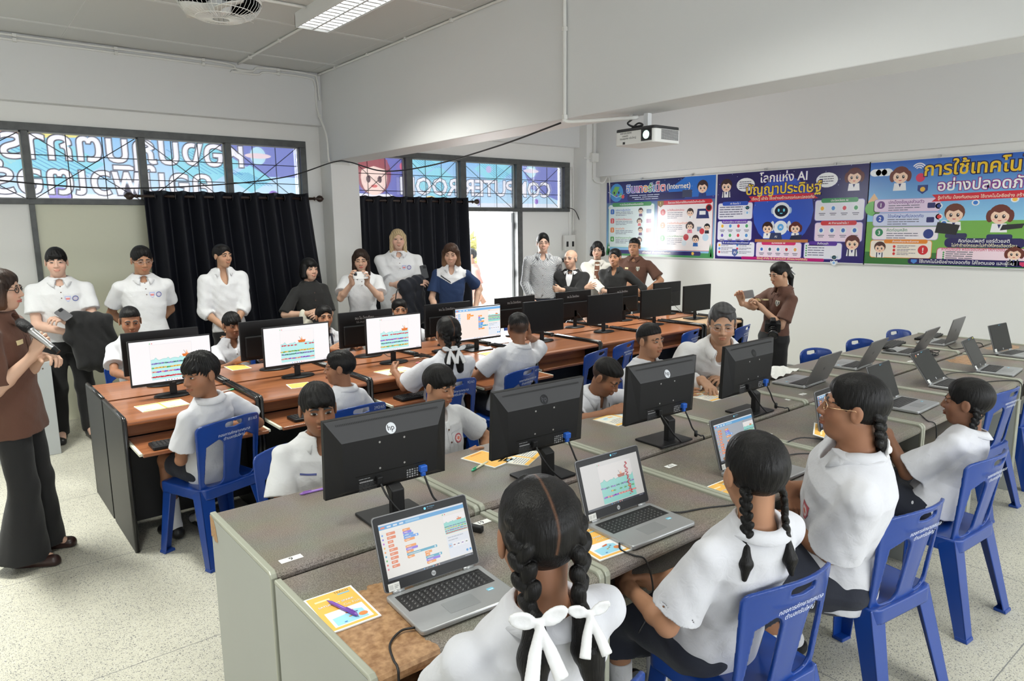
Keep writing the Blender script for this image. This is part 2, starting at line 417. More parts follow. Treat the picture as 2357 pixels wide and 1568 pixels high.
    rel = (P - Hc) @ HR.T / hh; C = np.tile(skc, (len(P), 1))
    lip = (np.abs(rel[:, 0]) < .105) & (np.abs(rel[:, 2] + .255) < .043 * (1 - (rel[:, 0] / .13) ** 2)) & (rel[:, 1] > .33)
    lc = np.array({'red': (.45, .06, .06)}.get(expr if isinstance(expr, str) else '', skc * A(.95, .62, .62)))
    if showface: C[lip] = C[lip] * .25 + lc * .75
    ck = np.exp(-(((np.abs(rel[:, 0]) - .17) / .09) ** 2 + ((rel[:, 2] + .1) / .1) ** 2)) * (rel[:, 1] > .2); C *= 1 + ck[:, None] * A(.10, -.04, -.04)
    hc = np.array(HAIRC[hair[1]])
    if hair[0] in ('fade', 'short', 'man', 'sidep', 'bald'):
        lim = {'fade': -.12, 'short': -.08, 'man': -.10, 'sidep': -.10, 'bald': -.1}[hair[0]]
        w = np.clip((rel[:, 2] - lim - .35 * rel[:, 1]) / .16, 0, 1) * np.clip((.17 - rel[:, 1] + .0 * rel[:, 2]) / .06, 0, 1) * (np.abs(rel[:, 0]) < .345) * (rel[:, 2] > -.4)
        if hair[0] == 'bald': w = w * np.clip((.16 - rel[:, 2]) / .15, 0, 1) * .6
        C = C * (1 - .85 * w[:, None]) + hc * .85 * w[:, None]
    mesh_np('body', P, Fc, mat('skin', attr=True, rough=.5, spec=.35), root, True, C)
    # ---- face details
    if showface:
        em = mat('eye', attr=True, rough=.15); eh = .0105 + .022 * eyes
        for sx in (1, -1):
            us = np.linspace(-1, 1, 15); vs = np.linspace(-1, 1, 9); cc = []
            def warp(u, v, sx=sx): e = math.sqrt(max(0, 1 - u * u)); return (u * .07, v * eh * e * (1.12 if v > 0 else .85) + .012 * u * sx - .003 * 0)
            for v in vs:
                for u in us:
                    x, y = warp(u, v); g = getattr(person, 'gaze', 0); r = math.hypot(x - g * .02, y * 1.0) * .9
                    cc.append((.012, .008, .006) if (v > .7 or r < .033) else ((.14, .08, .06) if v < -.95 or abs(u) > .93 else (.40, .37, .35)))
            patch(B, hp(.135 * sx, 0, .028), hx * hh, hz * hh, -hy, us, vs, .0012, 'eye', em, root, np.array(cc), warp)
            def bw_(u, v, sx=sx): return (u * .095, .028 * (1 - u * u) * 1 + v * .014 * (1 - .5 * u * sx) - .012 * u * sx * (1 if expr != 'frown' else -1))
            patch(B, hp(.14 * sx, 0, .10), hx * hh, hz * hh, -hy, np.linspace(-1, 1, 9), (-1, 0, 1), .0014, 'eyebrow', mat('eyebrow_' + hair[1], tuple(hc * 1.3 + .008), .7), root, None, bw_)
        if expr == 'smile':
            us = np.linspace(-1, 1, 11); vs = (-1, 0, 1)
            patch(B, hp(0, 0, -.252), hx * hh, hz * hh, -hy, us, vs, .001, 'teeth', mat('teeth', (.75, .72, .68), .3), root, None, lambda u, v: (u * .075, .02 * u * u + v * .013 * (1 - u * u * .9)))
    if glasses:
        g = MB(); gc, gr = glasses
        for sx in (1, -1):
            ring = [hp(.14 * sx + .088 * math.cos(a), 0, .015 + .068 * math.sin(a)) for a in np.linspace(0, 2 * PI, 21)[:-1]]
            ring = B.cast(np.array(ring) + hy * hh * .62, -hy, .5 * hh, 60); mid = ring.mean(0); out = ((ring - mid) @ hy).max() ; ring = ring + hy[None, :] * (.03 * hh + out * .5 - ((ring - mid) @ hy)[:, None] * .75)
            g.tube([tuple(p) for p in ring], gr, 6, True); e = ring[0] if sx == 1 else ring[10]
            g.tube([tuple(e), tuple(hp(.33 * sx, .28, .03)), tuple(hp(.365 * sx, .0, .05)), tuple(hp(.35 * sx, -.1, -.04))], gr, 6)
        g.tube([tuple(hp(.05, .43, .03)), tuple(hp(0, .455, .04)), tuple(hp(-.05, .43, .03))], gr, 6)
        g.build('glasses', mat('glasses_' + gc, {'black': (.02, .02, .02), 'gold': (.75, .5, .3), 'silver': (.5, .5, .52)}[gc], .25, .9 if gc != 'black' else 0), root, smooth=True)
    # ---- hair
    build_hair(hair, hp, HR, hh, root, r1 * 1.05, skc)
    # ---- clothes
    if top: build_top(top, root, B, pel, N, sp, side, fwd, tor, arms, s, bw, hp, hh, nr, hz, hy, sw, res, sit)
    if bottom: build_bottom(dict(bottom, loff=-.012, waist=.0) if top and top.get('hem', .02) < .03 else bottom, root, pel, N, sp, side, tor, lg, s, bw, res, sit)
    for sd in (1, -1):
        hj, kn, an = lg[sd]
        if not feet: continue
        if sock:
            Sk = Fld(); t = an + (kn - an) * sock[1]; Sk.cap(an + A(0, 0, -.01), t, .043 * s, .050 * s, .01, cut=[(t, nz(kn - an))]); Sk.cap(an, an + A(0, .12 * s, -.035), .042 * s, .034 * s, .02)
            mesh_np('sock', *Sk.mesh(.008 * res), mat('sock_%s' % str(sock[0]), sock[0], .9, bump=(60, .3)), root)
        if shoes:
            Sh = Fld(); z = an[2] - .05 * s; b = A(an[0], an[1], max(z, .03)); tip = b + A(sd * .015, .155 * s, -.006)
            Sh.cap(b + A(0, -.03 * s, .004), tip, .042 * s, .038 * s, .02); Sh.ell(b + A(0, .0, .02 * s), A(.042, .06, .045) * s, None, .02); Sh.cut((0, 0, .004), (0, 0, -1)); Sh.ell(b + A(0, 0, .075 * s), A(.03, .045, .03) * s, None, .01, 's')
            mesh_np('shoe', *Sh.mesh(.007 * res), mat('shoe_%s' % str(shoes), shoes, .35), root)
    person.last = dict(root=root, arms=arms, hp=hp, N=N, fwd=fwd, side=side, sp=sp, pel=pel, HR=HR, hh=hh, B=B, lg=lg, s=s)
    return root

def build_hair(hair, hp, HR, hh, root, res, skc):
    st, cn = hair[0], hair[1]; o = hair[2] if len(hair) > 2 else {}
    if st == 'none': return
    F = Fld(); hc = np.array(HAIRC[cn])
    def E(c, r, k=.04, op='u'): F.ell(hp(*c), A(*r) * hh, HR, k * hh, op)
    def Cp(a, b, ra, rb, k=.04, op='u'): F.cap(hp(*a), hp(*b), ra * hh, rb * hh, k * hh, op)
    def cut(p, n):
        F.cut(hp(*p), HR.T @ A(*n), .02 * hh)
    amp, fr = o.get('rough', .010) * .6, o.get('freq', 34)
    line = o.get('line', 0)
    if st in ('short', 'man', 'sidep'):
        E((0, -.07, .15), (.352, .42, .385)); E((0, .0, .33), (.27, .34, .19 + o.get('vol', 0)), .08)
        if o.get('bang'): E((0, .26, .30 - o['bang'] * .4), (.25, .15, .10 + o['bang'] * .3), .05)
        E((0, .52, -.22 + line), (.33, .40, .54 - (o.get('bang') or 0) * .9), .03, 's'); cut((0, 0, -.10), (0, .42, -1))
        for sx in (1, -1): E((.37 * sx, .02, -.06), (.09, .11, .16), .03, 's')
        if st == 'sidep':
            for sx in (1, -1): E((.33 * sx, .30, .10), (.12, .18, .22), .04, 's')
            E((-.08, .22, .47), (.22, .20, .08), .04)
    elif st == 'fade':
        E((0, -.06, .17), (.342, .405, .375)); E((0, .02, .34), (.26, .33, .17 + o.get('vol', 0)), .08)
        E((0, .52, -.20 + line), (.33, .40, .52), .03, 's'); cut((0, 0, .17), (0, .30, -1))
    elif st == 'bald':
        E((0, -.09, .02), (.348, .40, .30)); E((0, .05, .42), (.36, .44, .34), .04, 's'); E((0, .5, -.1), (.4, .48, .5), .03, 's'); cut((0, 0, -.1), (0, .42, -1))
        for sx in (1, -1): E((.37 * sx, .02, -.06), (.09, .11, .16), .03, 's')
    else:
        E((0, -.08, .15), (.362, .43, .392)); E((0, -.02, .30), (.30, .36, .22 + o.get('vol', 0)), .08)
        if st == 'bob':
            ln = o.get('len', -.5); E((0, -.14, -.12), (.40, .40, .55), .08)
            for sx in (1, -1): Cp((.31 * sx, .08, .15), (.34 * sx, .08, ln + .12), .12, .13, .08)
            if o.get('bang'): E((0, .24, .24), (.27, .16, .15), .05)
            E((0, .50, -.22), (.255, .44, .50 - (.12 if o.get('bang') else 0)), .03, 's'); cut((0, 0, ln), (0, .12, -1))
            E((0, .0, -.62), (.2, .25, .35), .03, 's')
        elif st == 'long':
            ln = o.get('len', -1.1)
            for sx in (1, -1): Cp((.29 * sx, .05, .15), (.36 * sx, o.get('fwd', .05), ln), .13, .09, .1)
            E((0, -.27, -.35), (.40, .20, -ln * .62), .1); E((0, .50, -.20), (.245, .44, .50), .03, 's'); E((0, .02, -.75), (.23, .22, .42), .03, 's')
        elif st == 'tied':
            E((0, .55, -.20), (.33, .40, .535), .03, 's'); cut((0, 0, -.20), (0, .45, -1))
            for sx in (1, -1): E((.37 * sx, .03, -.04), (.09, .11, .15), .03, 's')
            if o.get('tail'): Cp((0, -.42, .0), (o.get('tx', 0), -.50, -.25), .10, .13, .05); Cp((o.get('tx', 0), -.50, -.25), (o.get('tx', 0), -.42, -.75), .13, .06, .05)
            elif o.get('bun', 1): E((0, -.50, .05), (.16, .13, .15), .04)
        elif st == 'braid':
            E((0, .56, -.20), (.33, .40, .53), .03, 's'); cut((0, 0, -.30), (0, .55, -1))
            for sx in (1, -1): E((.37 * sx, .05, -.06), (.09, .11, .15), .03, 's')
            for pth in o['paths']:
                P = [np.array(p) for p in cable(pth[0], 10)]; dist = 0; i = 0; nxt = 0; w = pth[1]
                for a, b in zip(P[:-1], P[1:]):
                    ln = np.linalg.norm(b - a)
                    while nxt <= dist + ln:
                        q = a + (b - a) * ((nxt - dist) / (ln + 1e-9)); t = nz(b - a); sd = np.cross(t, nz(q - A(0, -.05, .1))); sd = nz(sd); sg = 1 if i % 2 else -1
                        ax = nz(t * .75 - sd * sg * .65); q = q + sd * sg * w * .42; up = np.cross(ax, sd); R = np.array([ax, nz(sd - ax * (sd @ ax)), nz(up)]) @ HR
                        F.ell(hp(*q), A(w * 1.05, w * .62, w * .66) * hh, R, .012 * hh); i += 1; nxt += w * .78
                    dist += ln
            for tl in o.get('tails', ()):
                p, q, ra, rb = tl; Cp(p, tuple((A(*p) + A(*q)) / 2), ra * .55, ra, .03); Cp(tuple((A(*p) + A(*q)) / 2), q, ra, rb, .03)
    c0 = hp(0, 0, 0)
    def disp(X, Y, Z):
        x = (X - c0[0]) / hh; y = (Y - c0[1]) / hh; z = (Z - c0[2]) / hh
        if o.get('part'): return amp * .7 * hh * np.sin(z * fr + 9 * np.abs(x) + 2 * np.sin(y * 11)) * np.sin(y * fr * .8 + z * 7)
        ph = np.arctan2(x, y + .1); return amp * hh * (np.sin(ph * fr + 3 * np.sin(z * 9 + x * 5)) * .6 + np.sin(x * fr + 1.7 * y * fr * .6 + z * 13) * .5)
    F.disp = disp
    P, Fc = F.mesh(res); rel = (P - c0) @ HR.T / hh; C = np.tile(hc, (len(P), 1)) * (1 + .35 * np.sin(rel[:, :1] * 60 + 2 * np.sin(rel[:, 2:3] * 9)) * np.sin(rel[:, 2:3] * 13))
    if st == 'salt' or cn == 'salt': C = C * .8 + .05
    if o.get('part'):
        w = np.clip(1 - np.abs(rel[:, 0] - .02 * np.sin(rel[:, 2] * 8)) / .016, 0, 1) * (rel[:, 2] > .0) * (rel[:, 1] < .25); C = C * (1 - w[:, None] * .7) + skc * .55 * .7 * w[:, None]
    if o.get('tips') is not None:
        w = np.clip((.1 - rel[:, 2]) / .5, 0, 1)[:, None]; C = C * (1 - w) + A(*o['tips']) * w
    mesh_np('hair', P, Fc, hair_mat(cn), root, True, C)

def cloth(col, name=None, rough=.85, st=.25): return mat(name or 'cloth_%s' % str(tuple(round(c, 3) for c in col)), col, rough, bump=(26, st, 4, 1.2), sheen=.1)
def build_top(t, root, B, pel, N, sp, side, fwd, tor, arms, s, bw, hp, hh, nr, hz, hy, sw, res, sit):
    F = Fld(); off = t.get('off', .012); col = t['col']; lo = t.get('hem', .02); cm = t.get('mat') or cloth(col, st=t.get('st', .25))
    prof = list(tor); prof = [(q[0], q[1] + t.get('belly', 0) * s * max(0, 1 - abs(q[0] - .2) / .3), q[2] + t.get('belly', 0) * s * max(0, 1 - abs(q[0] - .2) / .3), q[3]) for q in prof]
    if lo > -.11: prof = [q for q in prof if q[0] > lo] ; prof = [(lo, prof[0][1] * t.get('flare', 1.02), prof[0][2] * t.get('flare', 1.02), 0)] + prof
    else: prof = [(lo, .175 * s * bw * t.get('flare', 1), .125 * s * bw, 0)] + [q for q in prof if q[0] > -.05]
    F.loft(pel, N, side, prof, .03, off * s)
    F.ell(N - sp * .022 * s, A(.10, .075, .05) * s, np.array([side, fwd, sp]), .05)
    sl = t.get('sleeve', .62)
    for sd in (1, -1):
        S, E, T, d, n, q = arms[sd]; b = s * bw ** .7
        F.cap(N - sp * .030 * s + side * sd * .05 * s, S, .036 * s, .046 * b, .03)
        fl = t.get('cuff', 1.0)
        if sl <= 1:
            C = S + (E - S) * sl; F.cap(S, S + (E - S) * (sl + .15), (.047 + off * .5) * b, (.056 + off * .9) * b * fl, .022, cut=[(C, nz(E - S))])
            ro = (.0555 + off * .85) * b * fl - .0125; 
            if t.get('fine') == 1: F.cap(S + (E - S) * (sl - .05), S + (E - S) * (sl + .3), ro - .004, ro - .001, .002, 's')
        else:
            F.cap(S, E, (.05 + off) * b, (.043 + off) * b, .025); C = E + (T - E) * (sl - 1); F.cap(E, C + nz(T - E) * .06, (.043 + off) * b, (.032 + off) * b * fl, .015, cut=[(C, nz(T - E))])
            
    F.cap(N + sp * .004 * s, hp(0, -.06, -.1), nr + .006, nr + .014, .006, 's')
    if t.get('vneck'): F.ell(N + fwd * .07 * s - sp * .03 * s, A(.035, .06, t['vneck']) * s, np.array([side, fwd, nz(sp + fwd * .15)]), .006, 's')
    w = t.get('wr', .0022) * s
    F.disp = lambda X, Y, Z: w * (np.sin(X * 31 + Z * 23 + 2 * np.sin(Y * 19)) * np.sin(Y * 27 - Z * 17 + np.sin(X * 33)) + .6 * np.sin(X * 57 - Z * 61 + 3 * np.sin(Y * 23)) * np.sin(Z * 25 + Y * 49))
    cs = None; P, Fc = F.mesh(.0085 * res if not t.get('fine') else .006 * res)
    if t.get('paint'): cs = t['paint'](P, pel, N, sp, side, fwd, s, arms); cm = mat('cloth_painted', attr=True, rough=.85, bump=(26, .25, 4, 1.2))
    mesh_np(t.get('name', 'shirt'), P, Fc, cm, root, True, cs)
    ck = t.get('collar', 'shirt')
    if ck:
        M = MB(); rn = nr + .009 * s; rows = []; z0 = .002; op = t.get('open', 26); cax = nz(N * 0 + sp * .55 + hz * .45); cfw = nz(fwd - cax * (fwd @ cax)); csd = np.cross(cfw, cax); csd = csd if csd @ side > 0 else -csd
        hgt = t.get('ch', 1.)
        for i in range(33):
            a = -PI + 2 * PI * i / 32; a = a * (180 - op) / 180 + 0; th = a + PI; fr_ = max(0, math.cos(th)); dirv = csd * math.sin(th) + cfw * math.cos(th)
            e = np.clip((abs(a) * 180 / PI - (180 - op) + 42) / 42, 0, 1); bs = N + sp * .0 - cax * (.034 * fr_ ** 1.5) * s
            pts = [bs + dirv * (rn + .012 * s) - cax * .010 * s, bs + dirv * (rn + .002) + cax * .018 * s * hgt, bs + dirv * (rn + .006 * s) + cax * .022 * s * hgt,
                   bs + dirv * (rn + (.020 + .012 * e) * s) + cax * .010 * s, bs + dirv * (rn + (.040 + .022 * e) * s) - cax * (.010 + .024 * e ** 1.5) * s * hgt]
            rows.append([tuple(p) for p in pts])
        M.grid(rows).build('collar', t.get('cmat') or cloth(t.get('ccol', col)), root, smooth=True, solid=.0035)
    if t.get('placket'):
        a, b = t['placket']; C = N - sp * .03 * s; ln = np.linalg.norm(N - pel)
        patch(F, C, side, -sp, -fwd, np.linspace(-.014, .014, 3) * s, np.linspace(a, b, 14) * ln, .002, 'placket', cm if not cs is not None else cloth(col), root, None, None, .24)
        nb = t.get('btn', 3)
        for i in range(nb):
            z = a + (b - a) * (i + .6) / nb; q = F.cast([C - sp * z * ln + fwd * .2], -fwd, .4, 160)[0] + fwd * .004
            MB().lathe([(.0001, 0), (.005, .0005), (.005, .002), (.0001, .0025)], tuple(q), 10, 'y').build('button', mat('button', t.get('bcol', (.75, .75, .72)), .4), root)
    for pc in t.get('patches', ()):      # (name, u, v, w, h, colour fn or colour, shape)
        nm, u, v, w_, h_, c_ = pc[:6]; shp = pc[6] if len(pc) > 6 else 'rect'; C = N - sp * v * s + side * u * s
        us = np.linspace(-1, 1, 11); vs = np.linspace(-1, 1, 9); wp = None
        if shp == 'disc': wp = lambda u_, v_: (u_ * math.sqrt(max(0, 1 - v_ * v_ / 2)) * w_ * s, v_ * math.sqrt(max(0, 1 - u_ * u_ / 2)) * h_ * s)
        elif shp == 'shield': wp = lambda u_, v_: (u_ * w_ * s * (1 if v_ > 0 else 1 + v_ * .75), v_ * h_ * s)
        else: wp = lambda u_, v_: (u_ * w_ * s, v_ * h_ * s)
        cc = np.array([c_(u_, v_) if callable(c_) else c_ for v_ in vs for u_ in us])
        patch(F, C, side, sp, -fwd, us, vs, .0022, nm, mat('badge', attr=True, rough=.8), root, cc, wp, .24)
    person.top = F

def build_bottom(t, root, pel, N, sp, side, tor, lg, s, bw, res, sit):
    F = Fld(); k = t['kind']; col = t['col']; off = t.get('off', .012) * s
    wl = t.get('waist', .13); pr = [q for q in tor if q[0] < wl]; pr = pr + [(wl, np.interp(wl, [q[0] for q in tor], [q[1] for q in tor]), np.interp(wl, [q[0] for q in tor], [q[2] for q in tor]), 0)]
    F.loft(pel, N, side, pr, .04, t.get('loff', off))
    for sd in (1, -1):
        hj, kn, an = lg[sd]; b = s * bw
        if k == 'trousers':
            F.cap(hj, kn, .085 * b + off * .4, .062 * s * bw ** .6 + off, .04); e = an + (an - kn) * .04; F.cap(kn, e, .062 * s * bw ** .6 + off, t.get('leg', .055) * s + off, .03, cut=[(an + A(0, 0, -.02), nz(an - kn))])
        elif k == 'shorts':
            C = hj + (kn - hj) * t.get('len', .8); F.cap(hj, hj + (kn - hj) * (t.get('len', .8) + .15), .092 * b + off * .4, .075 * b + off, .04, cut=[(C, nz(kn - hj))])
        elif k == 'skirt':
            if sit:
                F.cap(hj, kn, .10 * b + off, .088 * b + off, .06); F.cap((hj + kn) / 2 * A(.2, 1, 1), kn * A(.2, 1, 1), .09 * b, .085 * b, .06)
                e = kn + (an - kn) * t.get('len', .45); F.cap(kn, e, .088 * b + off, .095 * b + off, .06, cut=[(e, nz(an - kn))]); F.cap(kn * A(.1, 1, 1), e * A(.1, 1, 1), .08 * b, .09 * b, .06, cut=[(e, nz(an - kn))])
            else:
                e = hj + (kn - hj) * t.get('len', 1.2); F.cap(hj * A(.6, 1, 1), e * A(.8, 1, 1), .12 * b, (.14 + t.get('fl', 0)) * b, .06, cut=[(e, A(0, 0, -1))]); F.cap(hj * A(0, 1, 1), e * A(0, 1, 1), .11 * b, .13 * b, .06, cut=[(e, A(0, 0, -1))])
    w = .003 * s
    F.disp = lambda X, Y, Z: w * (np.sin(X * 29 + Z * 19 + 2 * np.sin(Y * 17)) * np.sin(Y * 31 - Z * 13 + np.sin(X * 27)))
    mesh_np(t.get('name', k), *F.mesh(.0095 * res), t.get('mat') or cloth(col, rough=.9, st=.15), root)
# ------------------------------------------------------------------ flat graphics: text and shapes gathered into one printed mesh
_T = {}
def text2d(s, bold=0.0):
    k = (s, bold)
    if k in _T: return _T[k]
    c = bpy.data.curves.new('txt', 'FONT'); c.body = s; c.size = 1; c.offset = bold; c.resolution_u = 2
    o = bpy.data.objects.new('txt', c); COL.objects.link(o)
    me = bpy.data.meshes.new_from_object(o)
    v = [(p.co.x, p.co.y) for p in me.vertices]; f = [tuple(q.vertices) for q in me.polygons]
    bpy.data.objects.remove(o); bpy.data.curves.remove(c); bpy.data.meshes.remove(me)
    if not v: v = [(0, 0), (.01, 0), (0, .01)]; f = [(0, 1, 2)]
    xs = [p[0] for p in v]; _T[k] = (v, f, min(xs), max(xs)); return _T[k]
def lin(c): return tuple((x / 12.92 if x <= .04045 else ((x + .055) / 1.055) ** 2.4) for x in (v / 255 for v in c))
class Cv:
    """flat print; colours in 0..255; L is the layer"""
    def __init__(s, st=.00025): s.v = []; s.f = []; s.c = []; s.st = st
    def poly(s, p, col, L=0, cols=None):
        o = len(s.v); s.v += [(x, y, L * s.st) for x, y in p]; s.f.append(tuple(range(o, o + len(p)))); s.c += [lin(c) for c in cols] if cols else [lin(col)] * len(p); return s
    def rect(s, x, y, w, h, col, L=0, r=0, top=None):
        if r: return s.poly(rrect(x, y, x + w, y + h, r, 4), col, L)
        return s.poly([(x, y), (x + w, y), (x + w, y + h), (x, y + h)], col, L, [col, col, top, top] if top else None)
    def ell(s, x, y, rx, ry, col, L=0, n=18, a0=0, a1=360): return s.poly([(x + rx * math.cos(rad(a0 + (a1 - a0) * i / n)), y + ry * math.sin(rad(a0 + (a1 - a0) * i / n))) for i in range(n if a1 - a0 == 360 else n + 1)], col, L)
    def line(s, p, w, col, L=0):
        for (x0, y0), (x1, y1) in zip(p[:-1], p[1:]):
            d = math.hypot(x1 - x0, y1 - y0) or 1; nx, ny = -(y1 - y0) / d * w / 2, (x1 - x0) / d * w / 2; s.poly([(x0 + nx, y0 + ny), (x0 - nx, y0 - ny), (x1 - nx, y1 - ny), (x1 + nx, y1 + ny)], col, L)
        return s
    def text(s, t, x, y, size, col, L=1, align='l', bold=0.0, out=None, maxw=None, cols=None):
        v, f, a, b = text2d(t, bold)
        if maxw and (b - a) * size > maxw: size = maxw / (b - a)
        dx = x - a * size if align == 'l' else (x - (a + b) / 2 * size if align == 'c' else x - b * size)
        if out:
            w, oc = out; V2, F2, a2, b2 = text2d(t, bold + w); o = len(s.v); s.v += [(dx + p[0] * size, y + p[1] * size, L * s.st) for p in V2]; s.f += [tuple(i + o for i in q) for q in F2]; s.c += [lin(oc)] * len(V2); L += 1
        o = len(s.v); s.v += [(dx + p[0] * size, y + p[1] * size, L * s.st) for p in v]; s.f += [tuple(i + o for i in q) for q in f]
        s.c += [lin(col)] * len(v) if not cols else [lin(cols[min(len(cols) - 1, max(0, int((p[0] - a) / (b - a + 1e-6) * len(cols))))]) for p in v]; return s
    def lines(s, x, y, w, n, dy, col, L=1, h=None):       # small unreadable print
        for i in range(n):
            ww = w * (.95 if i < n - 1 else .6); q = x
            while q < x + ww:
                l = random.uniform(.1, .3) * w; l = min(l, x + ww - q); s.rect(q, y - i * dy, l * .9, h or dy * .38, col, L); q += l
        return s
    def build(s, name, mt, M, parent=None):
        me = bpy.data.meshes.new(name); me.from_pydata([tuple(M @ Vector(p)) for p in s.v], [], s.f); me.update()
        a = me.color_attributes.new('Col', 'FLOAT_COLOR', 'POINT'); a.data.foreach_set('color', np.array([(*c, 1) for c in s.c], np.float32).ravel())
        me.materials.append(mt); return link(bpy.data.objects.new(name, me), parent)
def frame(o, x, y):
    x = Vector(x); y = Vector(y); z = x.cross(y); return Matrix(((x.x, y.x, z.x, o[0]), (x.y, y.y, z.y, o[1]), (x.z, y.z, z.z, o[2]), (0, 0, 0, 1)))
def screen_mat(name, st):
    m = mat(name, (0, 0, 0), .25, emit=1)
    n = m.node_tree.nodes
    if 'Attribute' not in n:
        a = n.new('ShaderNodeAttribute'); a.attribute_name = 'Col'; b = n['Principled BSDF']; m.node_tree.links.new(a.outputs['Color'], b.inputs['Emission Color']); b.inputs['Emission Strength'].default_value = st; b.inputs['Base Color'].default_value = (.01, .01, .01, 1)
    return m
PRINT = mat('print', attr=True, rough=.6)
PRINT_GLOSS = mat('print_gloss', attr=True, rough=.22, coat=.4)

# ------------------------------------------------------------------ setting
WALL = mat('wall_paint_dim', (.75, .755, .755), .6, bump=(9, .05))  # same paint as the lower walls, darkened for dimmer light up high
WALLW = mat('wall_paint_lit', (.84, .84, .82), .55, bump=(9, .05))  # same paint lightened, stands in for stronger light on the lower walls
CEIL = mat('ceiling_board', (.60, .605, .59), .7)
PVC = mat('pvc_conduit', (.78, .78, .75), .4)
FRAME = mat('window_frame_paint', (.075, .08, .08), .45, noise=(14, .35, (.16, .165, .165)))
DARKWOOD = mat('dark_wood', (.035, .018, .013), .35)
def floor_mat():
    m = mat('terrazzo', (.40, .39, .345), .42); n = m.node_tree.nodes; k = m.node_tree.links; b = n['Principled BSDF']; tc = n.new('ShaderNodeTexCoord'); cur = None
    base = n.new('ShaderNodeTexNoise'); base.inputs['Scale'].default_value = 1.3; base.inputs['Detail'].default_value = 6; k.new(tc.outputs['Object'], base.inputs['Vector'])
    x0 = n.new('ShaderNodeMix'); x0.data_type = 'RGBA'; x0.inputs[6].default_value = (.48, .465, .385, 1); x0.inputs[7].default_value = (.64, .62, .52, 1); k.new(base.outputs['Fac'], x0.inputs[0]); cur = x0.outputs[2]
    for sc, thr, col, seed in ((95, .125, (.62, .61, .56), 0), (125, .14, (.15, .15, .15), 3.3), (70, .095, (.12, .12, .13), 7.1), (200, .17, (.27, .26, .23), 5.5)):
        mp = n.new('ShaderNodeMapping'); mp.inputs['Location'].default_value = (seed, seed * .7, seed); k.new(tc.outputs['Object'], mp.inputs[0])
        nz_ = n.new('ShaderNodeTexNoise'); nz_.inputs['Scale'].default_value = sc * .7; k.new(mp.outputs[0], nz_.inputs['Vector'])
        ad = n.new('ShaderNodeMix'); ad.data_type = 'VECTOR'; ad.inputs[0].default_value = .012; k.new(mp.outputs[0], ad.inputs[4]); k.new(nz_.outputs['Color'], ad.inputs[5])
        v = n.new('ShaderNodeTexVoronoi'); v.inputs['Scale'].default_value = sc; k.new(ad.outputs[1], v.inputs['Vector'])
        lt = n.new('ShaderNodeMath'); lt.operation = 'LESS_THAN'; lt.inputs[1].default_value = thr * 2.2; k.new(v.outputs['Distance'], lt.inputs[0])
        sp = n.new('ShaderNodeSeparateColor'); k.new(v.outputs['Color'], sp.inputs[0]); g = n.new('ShaderNodeMath'); g.operation = 'GREATER_THAN'; g.inputs[1].default_value = .50; k.new(sp.outputs[0], g.inputs[0])
        mu = n.new('ShaderNodeMath'); mu.operation = 'MULTIPLY'; k.new(lt.outputs[0], mu.inputs[0]); k.new(g.outputs[0], mu.inputs[1])
        x = n.new('ShaderNodeMix'); x.data_type = 'RGBA'; k.new(mu.outputs[0], x.inputs[0]); k.new(cur, x.inputs[6]); x.inputs[7].default_value = (*col, 1); cur = x.outputs[2]
    # joints of the slabs
    sx = n.new('ShaderNodeSeparateXYZ'); k.new(tc.outputs['Object'], sx.inputs[0]); ms = []
    for i, (per, off) in enumerate(((1.5, .35), (1.2, .43))):
        a = n.new('ShaderNodeMath'); a.operation = 'ADD'; a.inputs[1].default_value = off + 30; k.new(sx.outputs[i], a.inputs[0])
        mo = n.new('ShaderNodeMath'); mo.operation = 'MODULO'; mo.inputs[1].default_value = per; k.new(a.outputs[0], mo.inputs[0])
        lt = n.new('ShaderNodeMath'); lt.operation = 'LESS_THAN'; lt.inputs[1].default_value = .005; k.new(mo.outputs[0], lt.inputs[0]); ms.append(lt)
    mx = n.new('ShaderNodeMath'); mx.operation = 'MAXIMUM'; k.new(ms[0].outputs[0], mx.inputs[0]); k.new(ms[1].outputs[0], mx.inputs[1])
    x = n.new('ShaderNodeMix'); x.data_type = 'RGBA'; k.new(mx.outputs[0], x.inputs[0]); k.new(cur, x.inputs[6]); x.inputs[7].default_value = (.20, .20, .19, 1)
    k.new(x.outputs[2], b.inputs['Base Color']); return m
X0, X1, Y0, Y1, ZC = -2.2, 8.1, -3.5, 8.0, 3.6
struct(MB().box((X0, Y0, -.08), (X1 + .2, Y1 + .2, 0)).build('floor', floor_mat()))
struct(MB().box((X0, Y0, ZC), (X1 + .2, Y1 + .2, ZC + .08)).build('ceiling', CEIL))
c_ = MB()
for i in range(10):
    y = Y1 - .62 - 1.2 * i; c_.box((X0, y - .02, ZC - .005), (X1, y + .02, ZC))
for i in range(5): c_.box((X0 + .9 + 2.4 * i, Y0, ZC - .0025), (X0 + .906 + 2.4 * i, Y1, ZC))
struct(c_.build('trim_ceiling', mat('ceiling_batten', (.68, .685, .67), .6)))
struct(MB().box((X0 - .15, Y0, 0), (X0, Y1, ZC)).build('wall_left', WALL))
struct(MB().box((X1, Y0, 0), (X1 + .15, Y1 + .15, ZC)).build('wall_right', WALLW))
w = MB(); w.box((X0, Y0 - .15, 0), (X1, Y0, 1.0)); w.box((X0, Y0 - .15, 2.8), (X1, Y0, ZC))
for x in (X0, .2, 3.6, 7.0): w.box((x, Y0 - .15, 1.0), (x + .3, Y0, 2.8))
struct(w.build('wall_front', WALL))
